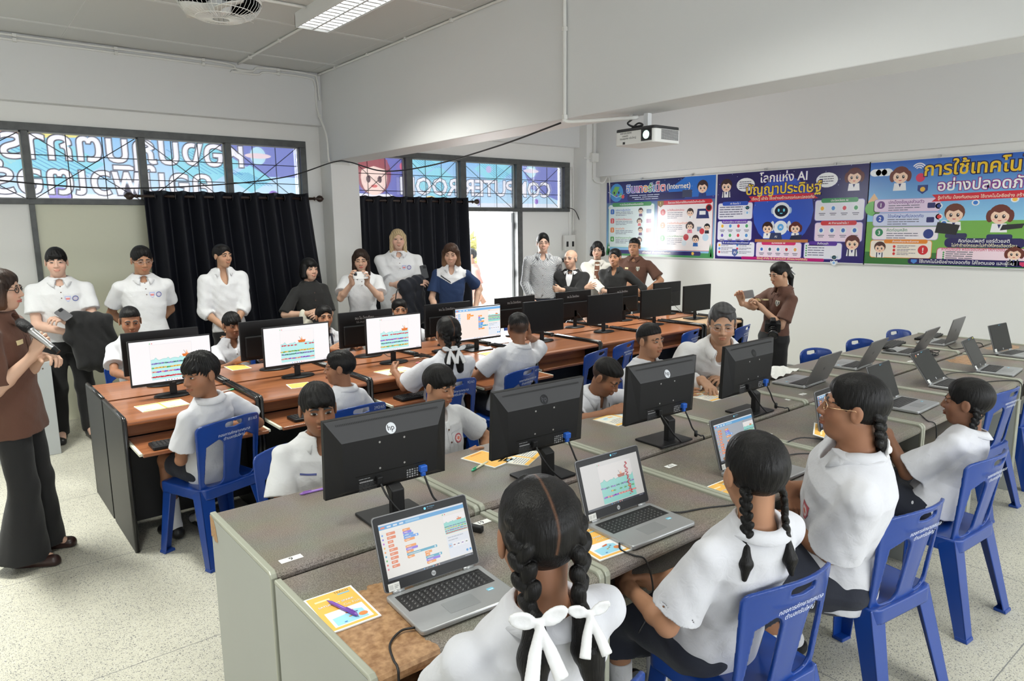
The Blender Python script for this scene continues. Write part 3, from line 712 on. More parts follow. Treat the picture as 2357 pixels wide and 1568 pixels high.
w = MB(); w.box((X0, Y1, 2.845), (X1, Y1 + .15, ZC)); w.box((3.455, Y1, 0), (4.0, Y1 + .15, 2.845)); w.box((7.70, Y1, 0), (X1, Y1 + .15, 2.845)); w.box((4.0, Y1, 2.80), (7.70, Y1 + .15, 2.845)); w.box((4.0, Y1, 0), (5.68, Y1 + .12, 2.06)); w.box((1.75, Y1 + .04, 0), (3.455, Y1 + .12, 2.105))
w.box((6.735, Y1 + .02, 0), (7.70, Y1 + .12, 2.06)); w.box((X0, Y1 + .02, 0), (.72, Y1 + .12, 2.105))
struct(w.build('wall_back', WALLW))
struct(MB().box((.765, Y1 + .02, 0), (1.76, Y1 + .10, 2.105)).build('trim_1', mat('green_board', (.70, .70, .55), .5)))
struct(MB().box((X0, 7.88, 3.02), (X1, Y1, ZC)).build('trim_2', WALL, bevel=.004))                      # lintel along the back wall
struct(MB().box((8.0, Y0, 2.58), (X1, 7.75, ZC)).build('trim_3', WALL, bevel=.004))                     # lintel along the right wall
struct(MB().box((3.63, Y0, 2.61), (3.98, Y1, ZC)).build('trim_4', WALL, bevel=.006))                    # beam
struct(MB().box((3.63, 7.72, 0), (3.98, Y1, 2.61)).build('trim_5', WALLW, bevel=.006))                  # column under the beam
struct(MB().box((7.80, 7.72, 0), (X1, Y1, ZC)).build('trim_6', WALLW, bevel=.006))                      # corner column
sk = MB(); sk.box((X1 - .015, Y0, 0), (X1, 7.7, .1)); struct(sk.build('baseboard_right', mat('skirting', (.25, .25, .24), .4)))
# outside
struct(MB().box((-3, Y1 + .2, -.1), (12, 11.0, -.02)).build('floor_outside', mat('pale_concrete', (.75, .74, .70), .8)))
struct(MB().box((-30, 11, -3.2), (40, 60, -3.0)).build('ground_outside', mat('dry_ground', (.5, .5, .38), .9)))
o = thing('corridor_railing', 'grey metal railing outside the bright open doorway', 'railing')
MB().box((5.4, 10.2, .98), (9.5, 10.26, 1.06)).build('rail', mat('rail_grey', (.42, .45, .46), .5), o)
for x in (5.6, 7.0, 8.4): MB().box((x, 10.2, -.02), (x + .05, 10.26, .98)).build('post', MATS['rail_grey'], o)
def bush(name, label, c, r, n, col):
    m = MB()
    for _ in range(n):
        d = Vector((random.gauss(0, 1), random.gauss(0, 1), random.gauss(0, 1))).normalized() * random.random() ** .4; p = Vector(c) + Vector((d.x * r[0], d.y * r[1], d.z * r[2])); a = Vector((random.gauss(0, 1), random.gauss(0, 1), random.gauss(0, 1))).normalized(); b = a.cross(Vector((random.gauss(0, 1), 1, random.gauss(0, 1)))).normalized(); l = random.uniform(.08, .16)
        m.add([p - a * l, p - b * l * .35, p + a * l, p + b * l * .35], [(0, 1, 2, 3)])
    t = thing(name, label, 'shrub', (c[0], c[1], -3)); t2 = m.build('foliage', mat('leaf', col, .6), t); t2.location = (-c[0], -c[1], 3); s = MB().tube([(0, 0, 0), (0, 0, c[2] + 3)], .1).build('trunk', mat('bark', (.2, .15, .1), .9), t)
bush('shrub', 'yellow-green shrub beyond the railing outside the doorway', (9.0, 12.4, .75), (.45, .5, .9), 900, (.35, .33, .12))

# windows: dark frames, panes, wire grilles
GLASS = mat('clear_glass', (1, 1, 1), .02, trans=1.0, alpha=.12)
WIRE = mat('black_wire', (.01, .01, .011), .5)
def transom(name, xs, x_end, zb, zt, gx=None):
    """xs: list of (left, right) clear openings"""
    o = bpy.data.objects.new(name, None); link(o); struct(o); f = MB(); L = xs[0][0]; R = xs[-1][1]
    f.box((L - .09, Y1 - .02, zt - .07), (x_end, Y1 + .10, zt)); f.box((L - .09, Y1 - .02, zb), (x_end, Y1 + .10, zb + .05))
    prev = None
    for a, b in xs:
        if prev is not None: f.box((prev, Y1 - .02, zb + .05), (a, Y1 + .10, zt - .07))
        prev = b
    f.box((R, Y1 - .02, zb + .05), (x_end, Y1 + .10, zt - .07)); f.box((L - .09, Y1 - .02, zb + .05), (L, Y1 + .10, zt - .07))
    f.build('window_frame', FRAME, o, bevel=.004)
    al = MB()
    for a, b in xs:
        z0, z1 = zb + .05, zt - .07; y = Y1 + .035; t = .012
        for q in (((a, y, z0), (a + t, y + .02, z1)), ((b - t, y, z0), (b, y + .02, z1)), ((a, y, z0), (b, y + .02, z0 + t)), ((a, y, z1 - t), (b, y + .02, z1))): al.box(*q)
        MB().box((a, Y1 + .045, z0), (b, Y1 + .049, z1)).build('pane', GLASS, o)
        g = MB(); yy = Y1 + .075; r = .0045
        for i in (1, 2):
            x = a + (b - a) * i / 3; z = z0 + (z1 - z0) * i / 3; g.tube([(x, yy, z0), (x, yy, z1)], r, 6); g.tube([(a, yy + .009, z), (b, yy + .009, z)], r, 6)
        g.tube([(a, yy + .018, z0), (b, yy + .018, z1)], r, 6); g.tube([(a, yy + .018, z1), (b, yy + .018, z0)], r, 6); g.build('grille', WIRE, o)
    al.build('pane_trim', mat('pane_trim', (.42, .42, .40), .4), o)
    return o
transom('window_1', [(-.28, .72), (.775, 1.695), (1.755, 2.545), (2.605, 3.385)], 3.455, 2.105, 2.845)
transom('window_2', [(4.03, 4.79), (4.885, 5.64), (5.735, 6.63), (6.735, 7.585)], 7.70, 2.055, 2.80)
p_ = MB(); p_.box((.72, Y1 - .015, 0), (.765, Y1 + .03, 2.105)); p_.box((6.64, Y1 - .02, 0), (6.735, Y1 + .10, 2.055)); p_.box((5.66, Y1 - .02, 0), (5.72, Y1 + .1, 2.055)); p_.box((3.985, Y1 - .02, 0), (4.035, Y1 + .10, 2.1))
struct(p_.build('trim_7', FRAME, bevel=.003))
d = bpy.data.objects.new('door_1', None); link(d); struct(d)
MB().box((6.60, Y1 + .08, .02), (6.64, Y1 + .95, 2.04)).build('door_leaf', mat('door_paint', (.68, .72, .74), .4), d, bevel=.003)
for z in (.35, 1.15, 1.85): MB().lathe([(.012, -.05), (.012, .05)], (6.595, Y1 + .07, z), 10).build('hinge', mat('steel', (.6, .6, .6), .3, .9), d)
# assumed window openings behind the camera, out of view
wf = bpy.data.objects.new('window_3', None); link(wf); struct(wf); f = MB()
for x in (.5, 3.9): 
    for a, b in (((x, Y0 - .09, 1.0), (x + 3.1, Y0 - .05, 1.05)), ((x, Y0 - .09, 2.75), (x + 3.1, Y0 - .05, 2.8))): f.box(a, b)
    for i in range(4): f.box((x + i * 1.02, Y0 - .09, 1.05), (x + i * 1.02 + .04, Y0 - .05, 2.75))
f.build('window_frame', FRAME, wf)

# printed banners fixed outside the panes: seen from behind, so mirrored, and self-glowing to stand in for sky light through them
def banner(name, label, xa, xb, za, zb, fn):
    W, H = xb - xa, zb - za; c = Cv(-.0006); fn(c, W, H)
    M = frame((xb, Y1 + .15, za), (-1, 0, 0), (0, 0, 1))            # drawn to be read from outside
    o = c.build(name, screen_mat('glowing_film', 1.02), M)
    tag(o, label, 'banner'); return o
def ban1(c, W, H):
    c.rect(0, 0, W, H, (206, 234, 251), 0, top=(150, 200, 244)); c.poly([(0, H), (0, H * .45), (.35, H * .45), (.75, H * .72), (1.0, H)], (128, 138, 205), 1)
    c.poly([(W, H), (W, 0), (W - .35, .0), (W - .75, H * .5), (W - .35, H)], (132, 142, 210), 1); c.poly([(W - .55, H * .15), (W - 1.05, H * .62), (W - .6, H * .98), (W - .1, H * .55)], (205, 235, 225), 2)
    for cx, cz, s in ((1.05, .42, .42), (2.45, .36, .46), (.55, .26, .25)):
        c.poly([(cx - s, cz), (cx, cz + s * .62), (cx + s, cz), (cx, cz - s * .62)], (150, 220, 238), 2)
        for i in range(-3, 4): c.line([(cx - s * .5 + i * s * .16, cz - s * .28), (cx + s * .5 + i * s * .12, cz + s * .28)], .006, (80, 150, 205), 3)
    c.poly([(W - 1.0, H), (W - .85, H * .86), (W - 1.5, H * .93), (W - 1.6, H)], (240, 232, 150), 3)
    c.ell(.45, H * .80, .09, .10, (190, 228, 245), 3); c.ell(.45, H * .80, .15, .03, (235, 215, 225), 4); c.ell(1.6, H * .93, .05, .05, (240, 240, 252), 3)
    c.rect(0, 0, W, H * .10, (238, 244, 254), 2); c.ell(.3, H * .12, .06, .06, (150, 120, 205), 3); c.ell(2.4, H * .07, .1, .08, (150, 140, 220), 3); c.ell(2.75, H * .96, .1, .06, (250, 180, 160), 3)
    c.text('ห้องปฏิบัติการ', .62, H * .60, .40, (246, 246, 255), 5, 'l', .012, (.030, (92, 92, 106)), 2.75)
    c.text('คอมพิวเตอร์', .98, H * .10, .40, (246, 246, 255), 5, 'l', .012, (.030, (96, 96, 110)), 2.3)
def ban2(c, W, H):
    c.rect(0, 0, W, H, (200, 231, 251), 0, top=(148, 196, 243)); c.poly([(0, H), (0, H * .2), (.55, H * .45), (.75, H)], (130, 138, 205), 1); c.poly([(W, H), (W, H * .3), (W - .8, H * .2), (W - .95, H)], (118, 122, 192), 1)
    for cx, cz, s in ((1.25, .55, .36), (2.2, .32, .4), (2.45, .62, .3)):
        c.poly([(cx - s, cz), (cx, cz + s * .62), (cx + s, cz), (cx, cz - s * .62)], (152, 220, 238), 2)
        for i in range(-3, 4): c.line([(cx - s * .5 + i * s * .16, cz - s * .28), (cx + s * .5 + i * s * .12, cz + s * .28)], .006, (86, 156, 206), 3)
    c.ell(.55, H * .86, .10, .10, (190, 228, 245), 3); c.ell(.55, H * .86, .15, .03, (235, 225, 240), 4); c.ell(1.35, H * .85, .05, .05, (205, 190, 235), 3); c.ell(2.75, H * .82, .06, .06, (225, 120, 140), 3)
    c.rect(0, 0, W, H * .12, (228, 236, 250), 2); c.ell(.45, H * .17, .04, .04, (150, 110, 200), 3); c.ell(2.35, H * .16, .10, .06, (235, 205, 130), 3); c.ell(1.55, H * .14, .04, .05, (140, 130, 190), 3)
    x = W - .38                                                          # cartoon pupil at the far end
    c.ell(x, H * .66, .25, .27, (150, 84, 92), 3); c.ell(x, H * .58, .185, .22, (250, 222, 214), 4); c.poly([(x - .22, H * .72), (x, H * .80), (x + .22, H * .70), (x + .2, H * .93), (x, H), (x - .2, H * .93)], (158, 90, 98), 5)
    c.ell(x - .08, H * .55, .03, .045, (60, 40, 60), 5); c.ell(x + .08, H * .55, .03, .045, (60, 40, 60), 5); c.ell(x, H * .42, .045, .02, (220, 110, 110), 5); c.rect(x - .3, 0, .6, H * .27, (240, 240, 250), 3, .1); c.poly([(x - .05, H * .2), (x + .05, H * .2), (x, H * .1)], (60, 110, 160), 4)
    c.text('COMPUTER ROOM', .16, H * .28, .37, (246, 246, 255), 5, 'l', .02, (.03, (70, 78, 108)), 2.65)
banner('banner', 'mirrored blue banner behind the left transom with white Thai letters', -.3, 3.40, 2.15, 2.80, ban1)
banner('banner', 'mirrored blue COMPUTER ROOM banner behind the right transom', 4.03, 7.60, 2.10, 2.75, ban2)

# curtains on dark rods
def curtain(label, rlabel, x0, x1, xb0, xb1, zt, zb, nf, seed):
    rd = random.Random(seed); ph = [rd.uniform(-.5, .5) for _ in range(40)]; rows = []
    for i in range(40):
        t = i / 39; z = zt + (zb - zt) * t; row = []
        for j in range(nf * 12 + 1):
            u = j / (nf * 12); x = (x0 + (x1 - x0) * u) * (1 - t) + (xb0 + (xb1 - xb0) * u) * t; a = u * nf * 2 * PI
            y = 7.85 + (.052 + .012 * math.sin(3 * u + seed)) * math.sin(a + ph[int(u * nf) % 40] * t) + .02 * t * math.sin(7 * u + 3 * t + seed) - .02 * t
            row.append((x + .012 * math.sin(2 * a) * (.4 + .6 * t), y, z + (.006 * math.cos(a) if i == 0 else 0)))
        rows.append(row)
    o = thing('curtain', label, 'curtain', (0, 0, 0)); MB().grid(rows).build('drape', mat('navy_curtain', (.0055, .0065, .012), .6, bump=(300, .1), spec=.3), o, smooth=True, solid=.004)
    for k in range(nf):
        x = x0 + (x1 - x0) * (k + .5) / nf; MB().lathe([(.028, -.004), (.034, -.004), (.034, .004), (.028, .004), (.028, -.004)], (x, 7.85, zt - .055), 16, 'x').build('eyelet', mat('dark_eyelet', (.05, .05, .055), .3, .6), o)
    r = thing('curtain_rod', rlabel, 'curtain rod', (0, 0, 0)); z = zt - .055
    MB().lathe([(.014, x0 - .06), (.014, x1 + .07)], (0, 7.85, z), 12, 'x').build('rod', DARKWOOD, r, smooth=True)
    for xe, sg in ((x0 - .06, -1), (x1 + .07, 1)):
        pr = [(.016, 0), (.024, .004), (.016, .012), (.014, .03), (.034, .05), (.040, .072), (.034, .094), (.014, .108), (.008, .118)]
        MB().lathe([(a, xe + sg * b) for a, b in pr], (0, 7.85, z), 16, 'x').build('finial', DARKWOOD, r, smooth=True)
        MB().box((xe - sg * .02 - .01, 7.86, z - .012), (xe - sg * .02 + .01, 8.0 if not 3.63 < xe < 3.98 else 7.9, z + .012)).build('bracket', DARKWOOD, r)
curtain('wide navy curtain left of the white column', 'dark wooden rod carrying the left navy curtain', 1.67, 3.39, 1.69, 3.60, 2.245, .12, 9, 1)
curtain('navy curtain beside the bright open doorway', 'dark wooden rod carrying the curtain beside the doorway', 3.93, 5.66, 3.90, 5.70, 2.235, .12, 9, 4)

# conduits, ceiling fan, light fixtures, projector
def conduit(label, pts, r=.011, clips=0, mt=PVC):
    o = thing('conduit', label, 'conduit'); MB().tube(cable(pts, 5) if len(pts) > 2 else pts, r, 10).build('pipe', mt, o, smooth=True)
    P = [Vector(p) for p in pts]; tot = sum((b - a).length for a, b in zip(P[:-1], P[1:])); d = .35
    while clips and d < tot:
        q = d
        for a, b in zip(P[:-1], P[1:]):
            l = (b - a).length
            if q <= l: c = a + (b - a) * (q / l); MB().box(c - Vector((.016, .016, .016)), c + Vector((.016, .016, .016))).build('clip', mt, o, bevel=.004); break
            q -= l
        d += clips
    return o
conduit('white double conduit along the top of the back wall', [(-2.0, 7.86, 3.575), (1.5, 7.86, 3.575), (2.55, 7.86, 3.575), (2.68, 7.86, 3.53), (2.85, 7.86, 3.53), (2.95, 7.86, 3.575), (3.5, 7.86, 3.575), (3.58, 7.86, 3.52), (3.6, 7.86, 3.3)], clips=.8)
conduit('thin white conduit just under the double one on the back wall', [(-2.0, 7.865, 3.535), (2.5, 7.865, 3.535), (2.62, 7.865, 3.50), (2.9, 7.865, 3.50), (3.0, 7.865, 3.535), (3.46, 7.865, 3.535), (3.555, 7.865, 3.48), (3.57, 7.865, 3.2), (3.585, 7.70, 2.9), (3.60, 7.70, 2.62), (3.64, 7.69, 2.59), (3.9, 7.69, 2.59)], clips=.8)
conduit('white conduit along the beam where it meets the ceiling', [(3.6, 7.8, 3.58), (3.612, 7.6, 3.585), (3.615, 4.0, 3.585), (3.615, -3.0, 3.585)], clips=.75)
conduit('white conduit across the ceiling from the back wall to the light fitting', [(2.70, 7.84, 3.58), (2.70, 6.5, 3.585), (2.70, 5.9, 3.585)], clips=.8)
conduit('white conduit across the ceiling from the fan to the light fitting', [(2.49, 5.6, 3.585), (2.0, 5.62, 3.585), (1.1, 5.65, 3.585), (.9, 5.4, 3.585)], clips=.45)
conduit('white conduit down the beam to the projector', [(3.612, 3.80, 3.57), (3.612, 3.80, 2.68), (3.612, 3.80, 2.60), (3.66, 3.74, 2.585), (3.80, 3.50, 2.585), (3.88, 3.36, 2.585), (3.90, 3.42, 2.60)], .014, .6)
conduit('thin white conduit in the corner with a junction box', [(7.93, 7.70, 3.5), (7.93, 7.70, 2.95), (7.93, 7.70, 2.55), (8.02, 7.60, 2.48), (8.085, 7.50, 2.42), (8.085, 7.50, .5)], .012, .6)
conduit('white conduit beside the right transom down to the socket box', [(7.70, 7.98, 2.70), (7.74, 7.97, 2.72), (7.76, 7.97, 2.5), (7.76, 7.97, 1.7)], .009)
o = thing('junction_box', 'small white junction box in the corner under the ceiling', 'junction box'); MB().box((7.86, 7.66, 2.80), (8.0, 7.72, 2.93)).build('box', PVC, o, bevel=.006)
MB().box((7.72, 7.70, 2.84), (7.86, 7.715, 2.86)).build('stub', PVC, o)
o = thing('socket_box', 'white wall box with two black switches by the doorway', 'socket'); MB().box((7.56, 7.955, 1.46), (7.80, 8.0, 1.70)).build('plate', PVC, o, bevel=.006)
for x in (7.62, 7.74): MB().box((x - .018, 7.945, 1.52), (x + .018, 7.96, 1.60)).build('switch', WIRE, o, bevel=.003)
tag(MB().tube(cable([(7.6, 7.93, 2.12), (7.75, 7.9, 2.05), (7.86, 7.86, 1.7), (7.84, 7.86, 1.3), (7.8, 7.88, 1.05)]), .006, 6).build('wall_cable', WIRE, smooth=True), 'black cable curving down beside the socket box', 'cable')
m = MB()
for k in range(7): m.tube([(7.56 + .02 * math.sin(k) + .10 * math.cos(a), 7.995 - .006 * k, 1.12 + .17 * math.sin(a) + .01 * k) for a in np.linspace(0, 2 * PI, 25)[:-1]], .006, 6, True)
tag(m.build('cable_coil', WIRE, smooth=True), 'coil of black cable hung on the wall below the socket box', 'cable')
tag(MB().tube(cable([(-1.5, 6.9, 2.40), (.1, 7.2, 2.30), (1.2, 7.35, 2.235), (2.2, 7.45, 2.29), (3.0, 7.5, 2.40), (3.58, 7.55, 2.585), (3.66, 7.3, 2.57), (3.63, 6.5, 2.42), (3.62, 5.6, 2.41), (3.62, 4.6, 2.49), (3.62, 3.85, 2.585)], 12), .007, 6).build('hanging_cable', WIRE, smooth=True), 'long black cable sagging across the room under the beam', 'cable')

STEELW = mat('white_steel', (.72, .73, .73), .35); LOUV = mat('louvre', (.82, .84, .86), .18, .35); TUBE = mat('lamp_tube', (1, .99, .95), .4, emit=9)
def fixture(lx, ly, label):
    o = thing('ceiling_light', label, 'ceiling light', (lx, ly, 3.6), 0, 'louvred fluorescent fittings'); m = MB()
    m.box((-.15, -.61, -.02), (.15, .61, 0)); m.box((-.15, -.61, -.11), (-.142, .61, -.02)); m.box((.142, -.61, -.11), (.15, .61, -.02)); m.box((-.15, -.61, -.11), (.15, -.602, -.02)); m.box((-.15, .602, -.11), (.15, .61, -.02)); m.build('housing', STEELW, o)
    for x in (-.07, .07): MB().lathe([(.013, -.58), (.013, .58)], (x, 0, -.045), 12, 'y').build('tube', TUBE, o, smooth=True)
    l = MB()
    for x in (-.14, 0, .14): l.hexa([(x - .010, -.6, -.108), (x + .010, -.6, -.108), (x + .010, .6, -.108), (x - .010, .6, -.108), (x - .003, -.6, -.065), (x + .003, -.6, -.065), (x + .003, .6, -.065), (x - .003, .6, -.065)])
    for i in range(15):
        y = -.56 + i * .08; l.hexa([(-.14, y - .012, -.100), (.14, y - .012, -.100), (.14, y + .012, -.100), (-.14, y + .012, -.100), (-.14, y - .002, -.065), (.14, y - .002, -.065), (.14, y + .002, -.065), (-.14, y + .002, -.065)])
    l.build('louvre', LOUV, o)
fixture(2.65, 5.24, 'louvred fluorescent ceiling light beside the fan')

o = thing('ceiling_fan', 'white caged orbit fan hanging at the top edge', 'fan', (1.48, 4.55, 3.2))
cg = MB(); R_ = .235
for i in range(48):
    a = 2 * PI * i / 48; ca, sa = math.cos(a), math.sin(a); cg.tube([(ca * r, sa * r, z) for r, z in ((R_, -.005), (R_ * .97, -.035), (R_ * .85, -.07), (R_ * .6, -.095), (.05, -.105))], .0016, 4)
for i in range(12):
    a = 2 * PI * i / 12; ca, sa = math.cos(a), math.sin(a); cg.tube([(ca * r, sa * r, z) for r, z in ((R_, .005), (R_ * .96, .05), (R_ * .8, .09), (.08, .12))], .0022, 4)
for r, z in ((R_ * .85, -.07), (R_ * .6, -.095), (.05, -.105), (.08, .12)): cg.tube([(r * math.cos(a), r * math.sin(a), z) for a in np.linspace(0, 2 * PI, 49)[:-1]], .0025, 5, True)
cg.build('cage', PVC, o)
MB().lathe([(R_ + .002, -.012), (R_ + .006, -.012), (R_ + .006, .012), (R_ + .002, .012), (R_ + .002, -.012)], (0, 0, 0), 48).build('rim', PVC, o, smooth=True)
MB().lathe([(.01, -.075), (.06, -.07), (.07, -.02), (.07, .06), (.05, .12), (.02, .14)], (0, 0, 0), 20).build('motor', STEELW, o, smooth=True)
for i in range(3):
    a = 2 * PI * i / 3 + .5; m = MB(); m.M = Matrix.Rotation(a, 4, 'Z'); m.grid([[(r, -w_ * .5, -.05 - .03), (r, 0, -.05), (r, w_ * .6, -.05 + .02)] for r, w_ in ((.05, .05), (.1, .12), (.16, .15), (.21, .13))]); m.build('blade', PVC, o, smooth=True, solid=.003)
MB().tube([(0, 0, .13), (0, 0, .40)], .012, 10).build('stem', STEELW, o)
MB().lathe([(.06, .36), (.07, .40)], (0, 0, 0), 20).build('canopy', STEELW, o)

o = thing('projector', 'white projector hung under the beam with glowing lens', 'projector', (3.93, 3.30, 2.45), rad(0))
PW = mat('projector_white', (.80, .80, .78), .4); PB = mat('projector_black', (.02, .02, .022), .45)
p = MB(); p.prism(rrect(-.14, -.18, .14, .18, .03, 5), -.055, .035); p.build('body', PW, o, bevel=.004)
MB().prism(rrect(-.138, -.178, .138, .178, .03, 5), .035, .055).build('lid', PB, o, bevel=.004)
MB().lathe([(.001, .02), (.034, .02), (.036, .0), (.032, -.012), (.028, -.004), (.001, .0)], (-.145, -.115, -.004), 24, 'x').build('lens_barrel', PB, o, smooth=True)
MB().lathe([(.001, -.010), (.018, -.008), (.027, 0), (.001, .004)], (-.150, -.115, -.004), 24, 'x').build('lens', mat('lens_glow', (.55, 1, .80), .1, emit=3.5), o, smooth=True)
MB().box((-.143, -.155, -.042), (-.138, -.065, .034)).build('lens_panel', PB, o)
MB().box((-.1415, .08, -.050), (-.137, .10, -.034)).build('sensor_window', PB, o)
g = MB()
for i in range(16):
    for j in range(9): g.box((-.07 + i * .0115, -.1815, -.035 + j * .0075), (-.062 + i * .0115, -.179, -.030 + j * .0075))
g.build('vent_grille', PB, o)
c = Cv(.0002); c.text('441/ปภ.0044', .0, .020, .020, (70, 70, 75), 0); c.text('กองคลัง', .02, .002, .016, (70, 70, 75), 0); c.text('รร.อนุบาล กรับใหญ่', .0, -.015, .019, (70, 70, 75), 0); c.build('lettering', PRINT, frame((-.1412, .125, -.003), (0, -1, 0), (0, 0, 1)), o)
MB().box((-.05, -.05, .055), (.05, .05, .07)).box((-.02, -.02, .07), (.02, .02, .16)).build('mount', STEELW, o, bevel=.003)
tag(MB().tube(cable([(3.88, 3.40, 2.575), (3.86, 3.42, 2.55), (3.90, 3.40, 2.53), (3.95, 3.36, 2.54), (3.97, 3.42, 2.56), (3.93, 3.45, 2.52)]), .007, 6).build('projector_cable', WIRE, smooth=True), 'black cable looped on top of the projector', 'cable')
# ------------------------------------------------------------------ desks
def wood_mat(name, c1, c2, sc=1.0):
    m = mat(name, c1, .32, coat=.25); n = m.node_tree.nodes; k = m.node_tree.links; b = n['Principled BSDF']; tc = n.new('ShaderNodeTexCoord'); mp = n.new('ShaderNodeMapping'); mp.inputs['Scale'].default_value = (1.2 * sc, 22 * sc, 22 * sc)
    k.new(tc.outputs['Object'], mp.inputs[0]); t = n.new('ShaderNodeTexNoise'); t.inputs['Scale'].default_value = 1.6; t.inputs['Detail'].default_value = 7; t.inputs['Distortion'].default_value = .6; k.new(mp.outputs[0], t.inputs['Vector'])
    r = n.new('ShaderNodeValToRGB'); r.color_ramp.elements[0].position = .32; r.color_ramp.elements[0].color = (*c2, 1); r.color_ramp.elements[1].position = .66; r.color_ramp.elements[1].color = (*c1, 1)
    k.new(t.outputs['Fac'], r.inputs[0]); k.new(r.outputs[0], b.inputs['Base Color']); return m
WOOD = wood_mat('desk_wood', (.36, .135, .055), (.235, .08, .033)); MAPLE = wood_mat('maple_wood', (.55, .36, .20), (.46, .28, .15))
BLK = mat('black_melamine', (.018, .018, .019), .42, spec=.3, bump=(180, .08)); BLKE = mat('black_edge', (.012, .012, .012), .22); STEEL = mat('steel', (.6, .6, .6), .3, .9); BLACKP = mat('black_plastic', (.010, .010, .011), .42, spec=.3); DGREY = mat('dark_grey_plastic', (.035, .035, .037), .4)
ZW = .785
def wood_desk(label, w=.775, top=WOOD, tray=0.0, trayw=True, d=.60):
    """front edge at y=0, back at y=d"""
    o = thing('wood_desk', label, 'desk', (0, 0, 0), 0, 'wooden computer desks')
    pr = [(.0, ZW - .018), (.004, ZW - .026), (.012, ZW - .030), (d, ZW - .030), (d, ZW), (.022, ZW), (.008, ZW - .004), (.001, ZW - .010)]
    MB().prism(pr, .026, w - .026, 'x').build('tabletop', top, o)
    for x in (0, w - .026):
        pp = rrect(.0, 0, d, .80, .012, 4); MB().prism(rrect(.0, .0, d, .80, .020, 4), x + .002, x + .024, 'x').build('side_panel', BLK, o, bevel=.002)
        e = MB().tube([(x + .013, .006, .004), (x + .013, .006, .787), (x + .013, .016, .798), (x + .013, d - .01, .799)], .0135, 8); e.build('panel_edge', BLKE, o, smooth=True)
    MB().box((.026, d - .10, .28), (w - .026, d - .082, ZW - .03)).build('back_panel', BLK, o)
    if trayw:
        y0 = -.02 - tray; MB().prism([(y0, .638), (y0 + .008, .632), (y0 + .40, .632), (y0 + .40, .654), (y0, .654)], .045, w - .045, 'x').build('keyboard_tray', top, o, bevel=.003)
        MB().box((.03, .17, .654), (w - .03, .185, ZW - .03)).build('drawer_rail', top, o)
        for x in (.028, w - .044): MB().box((x, y0 + .02, .638), (x + .016, .40, .652)).build('slide', mat('tray_slide', (.66, .66, .55), .5), o)
    MB().box((.026, .24, .10), (w - .026, .26, .55)).build('modesty_board', BLK, o)
    return o
PX = [.70 + .775 * i for i in range(8)]; ord_ = ['first', 'second', 'third', 'fourth', 'fifth', 'sixth', 'seventh', 'eighth']
near_l = ['wooden desk with open booklet at the left end of the near wooden row', 'wooden desk of the smiling boy seen in profile', 'wooden desk in front of the girl with two white bows', 'wooden desk in front of the boy touching his ear', 'wooden desk with black screen right of the boy touching his ear', 'wooden desk with the second black screen in the near wooden row', 'wooden desk with the third black screen in the near wooden row']
far_l = ['wooden desk at the left end of the far wooden row', 'wooden desk of the far row before the boy by the white blouse woman', 'wooden desk of the far row before the girl with black tie', 'wooden desk of the far row before the girl hidden up to her eyes', 'wooden desk of the far row brightly lit by the doorway', 'wooden desk of the far row facing the balding man in a suit', 'wooden desk of the far row facing the woman in a black shirt', 'wooden desk at the right end of the far wooden row']
for i in range(8):
    if i < 7: o = wood_desk(near_l[i], tray=.24 if i < 4 else .02)
    else: o = wood_desk('pale maple desk closing the near wooden row', w=.70, top=MAPLE)
    o.location = (PX[i] + (.0 if i < 7 else .03), 4.34, 0)
    o = wood_desk(far_l[i], tray=.03); o.location = (PX[i] + .775, 5.58, 0); o.rotation_euler.z = PI

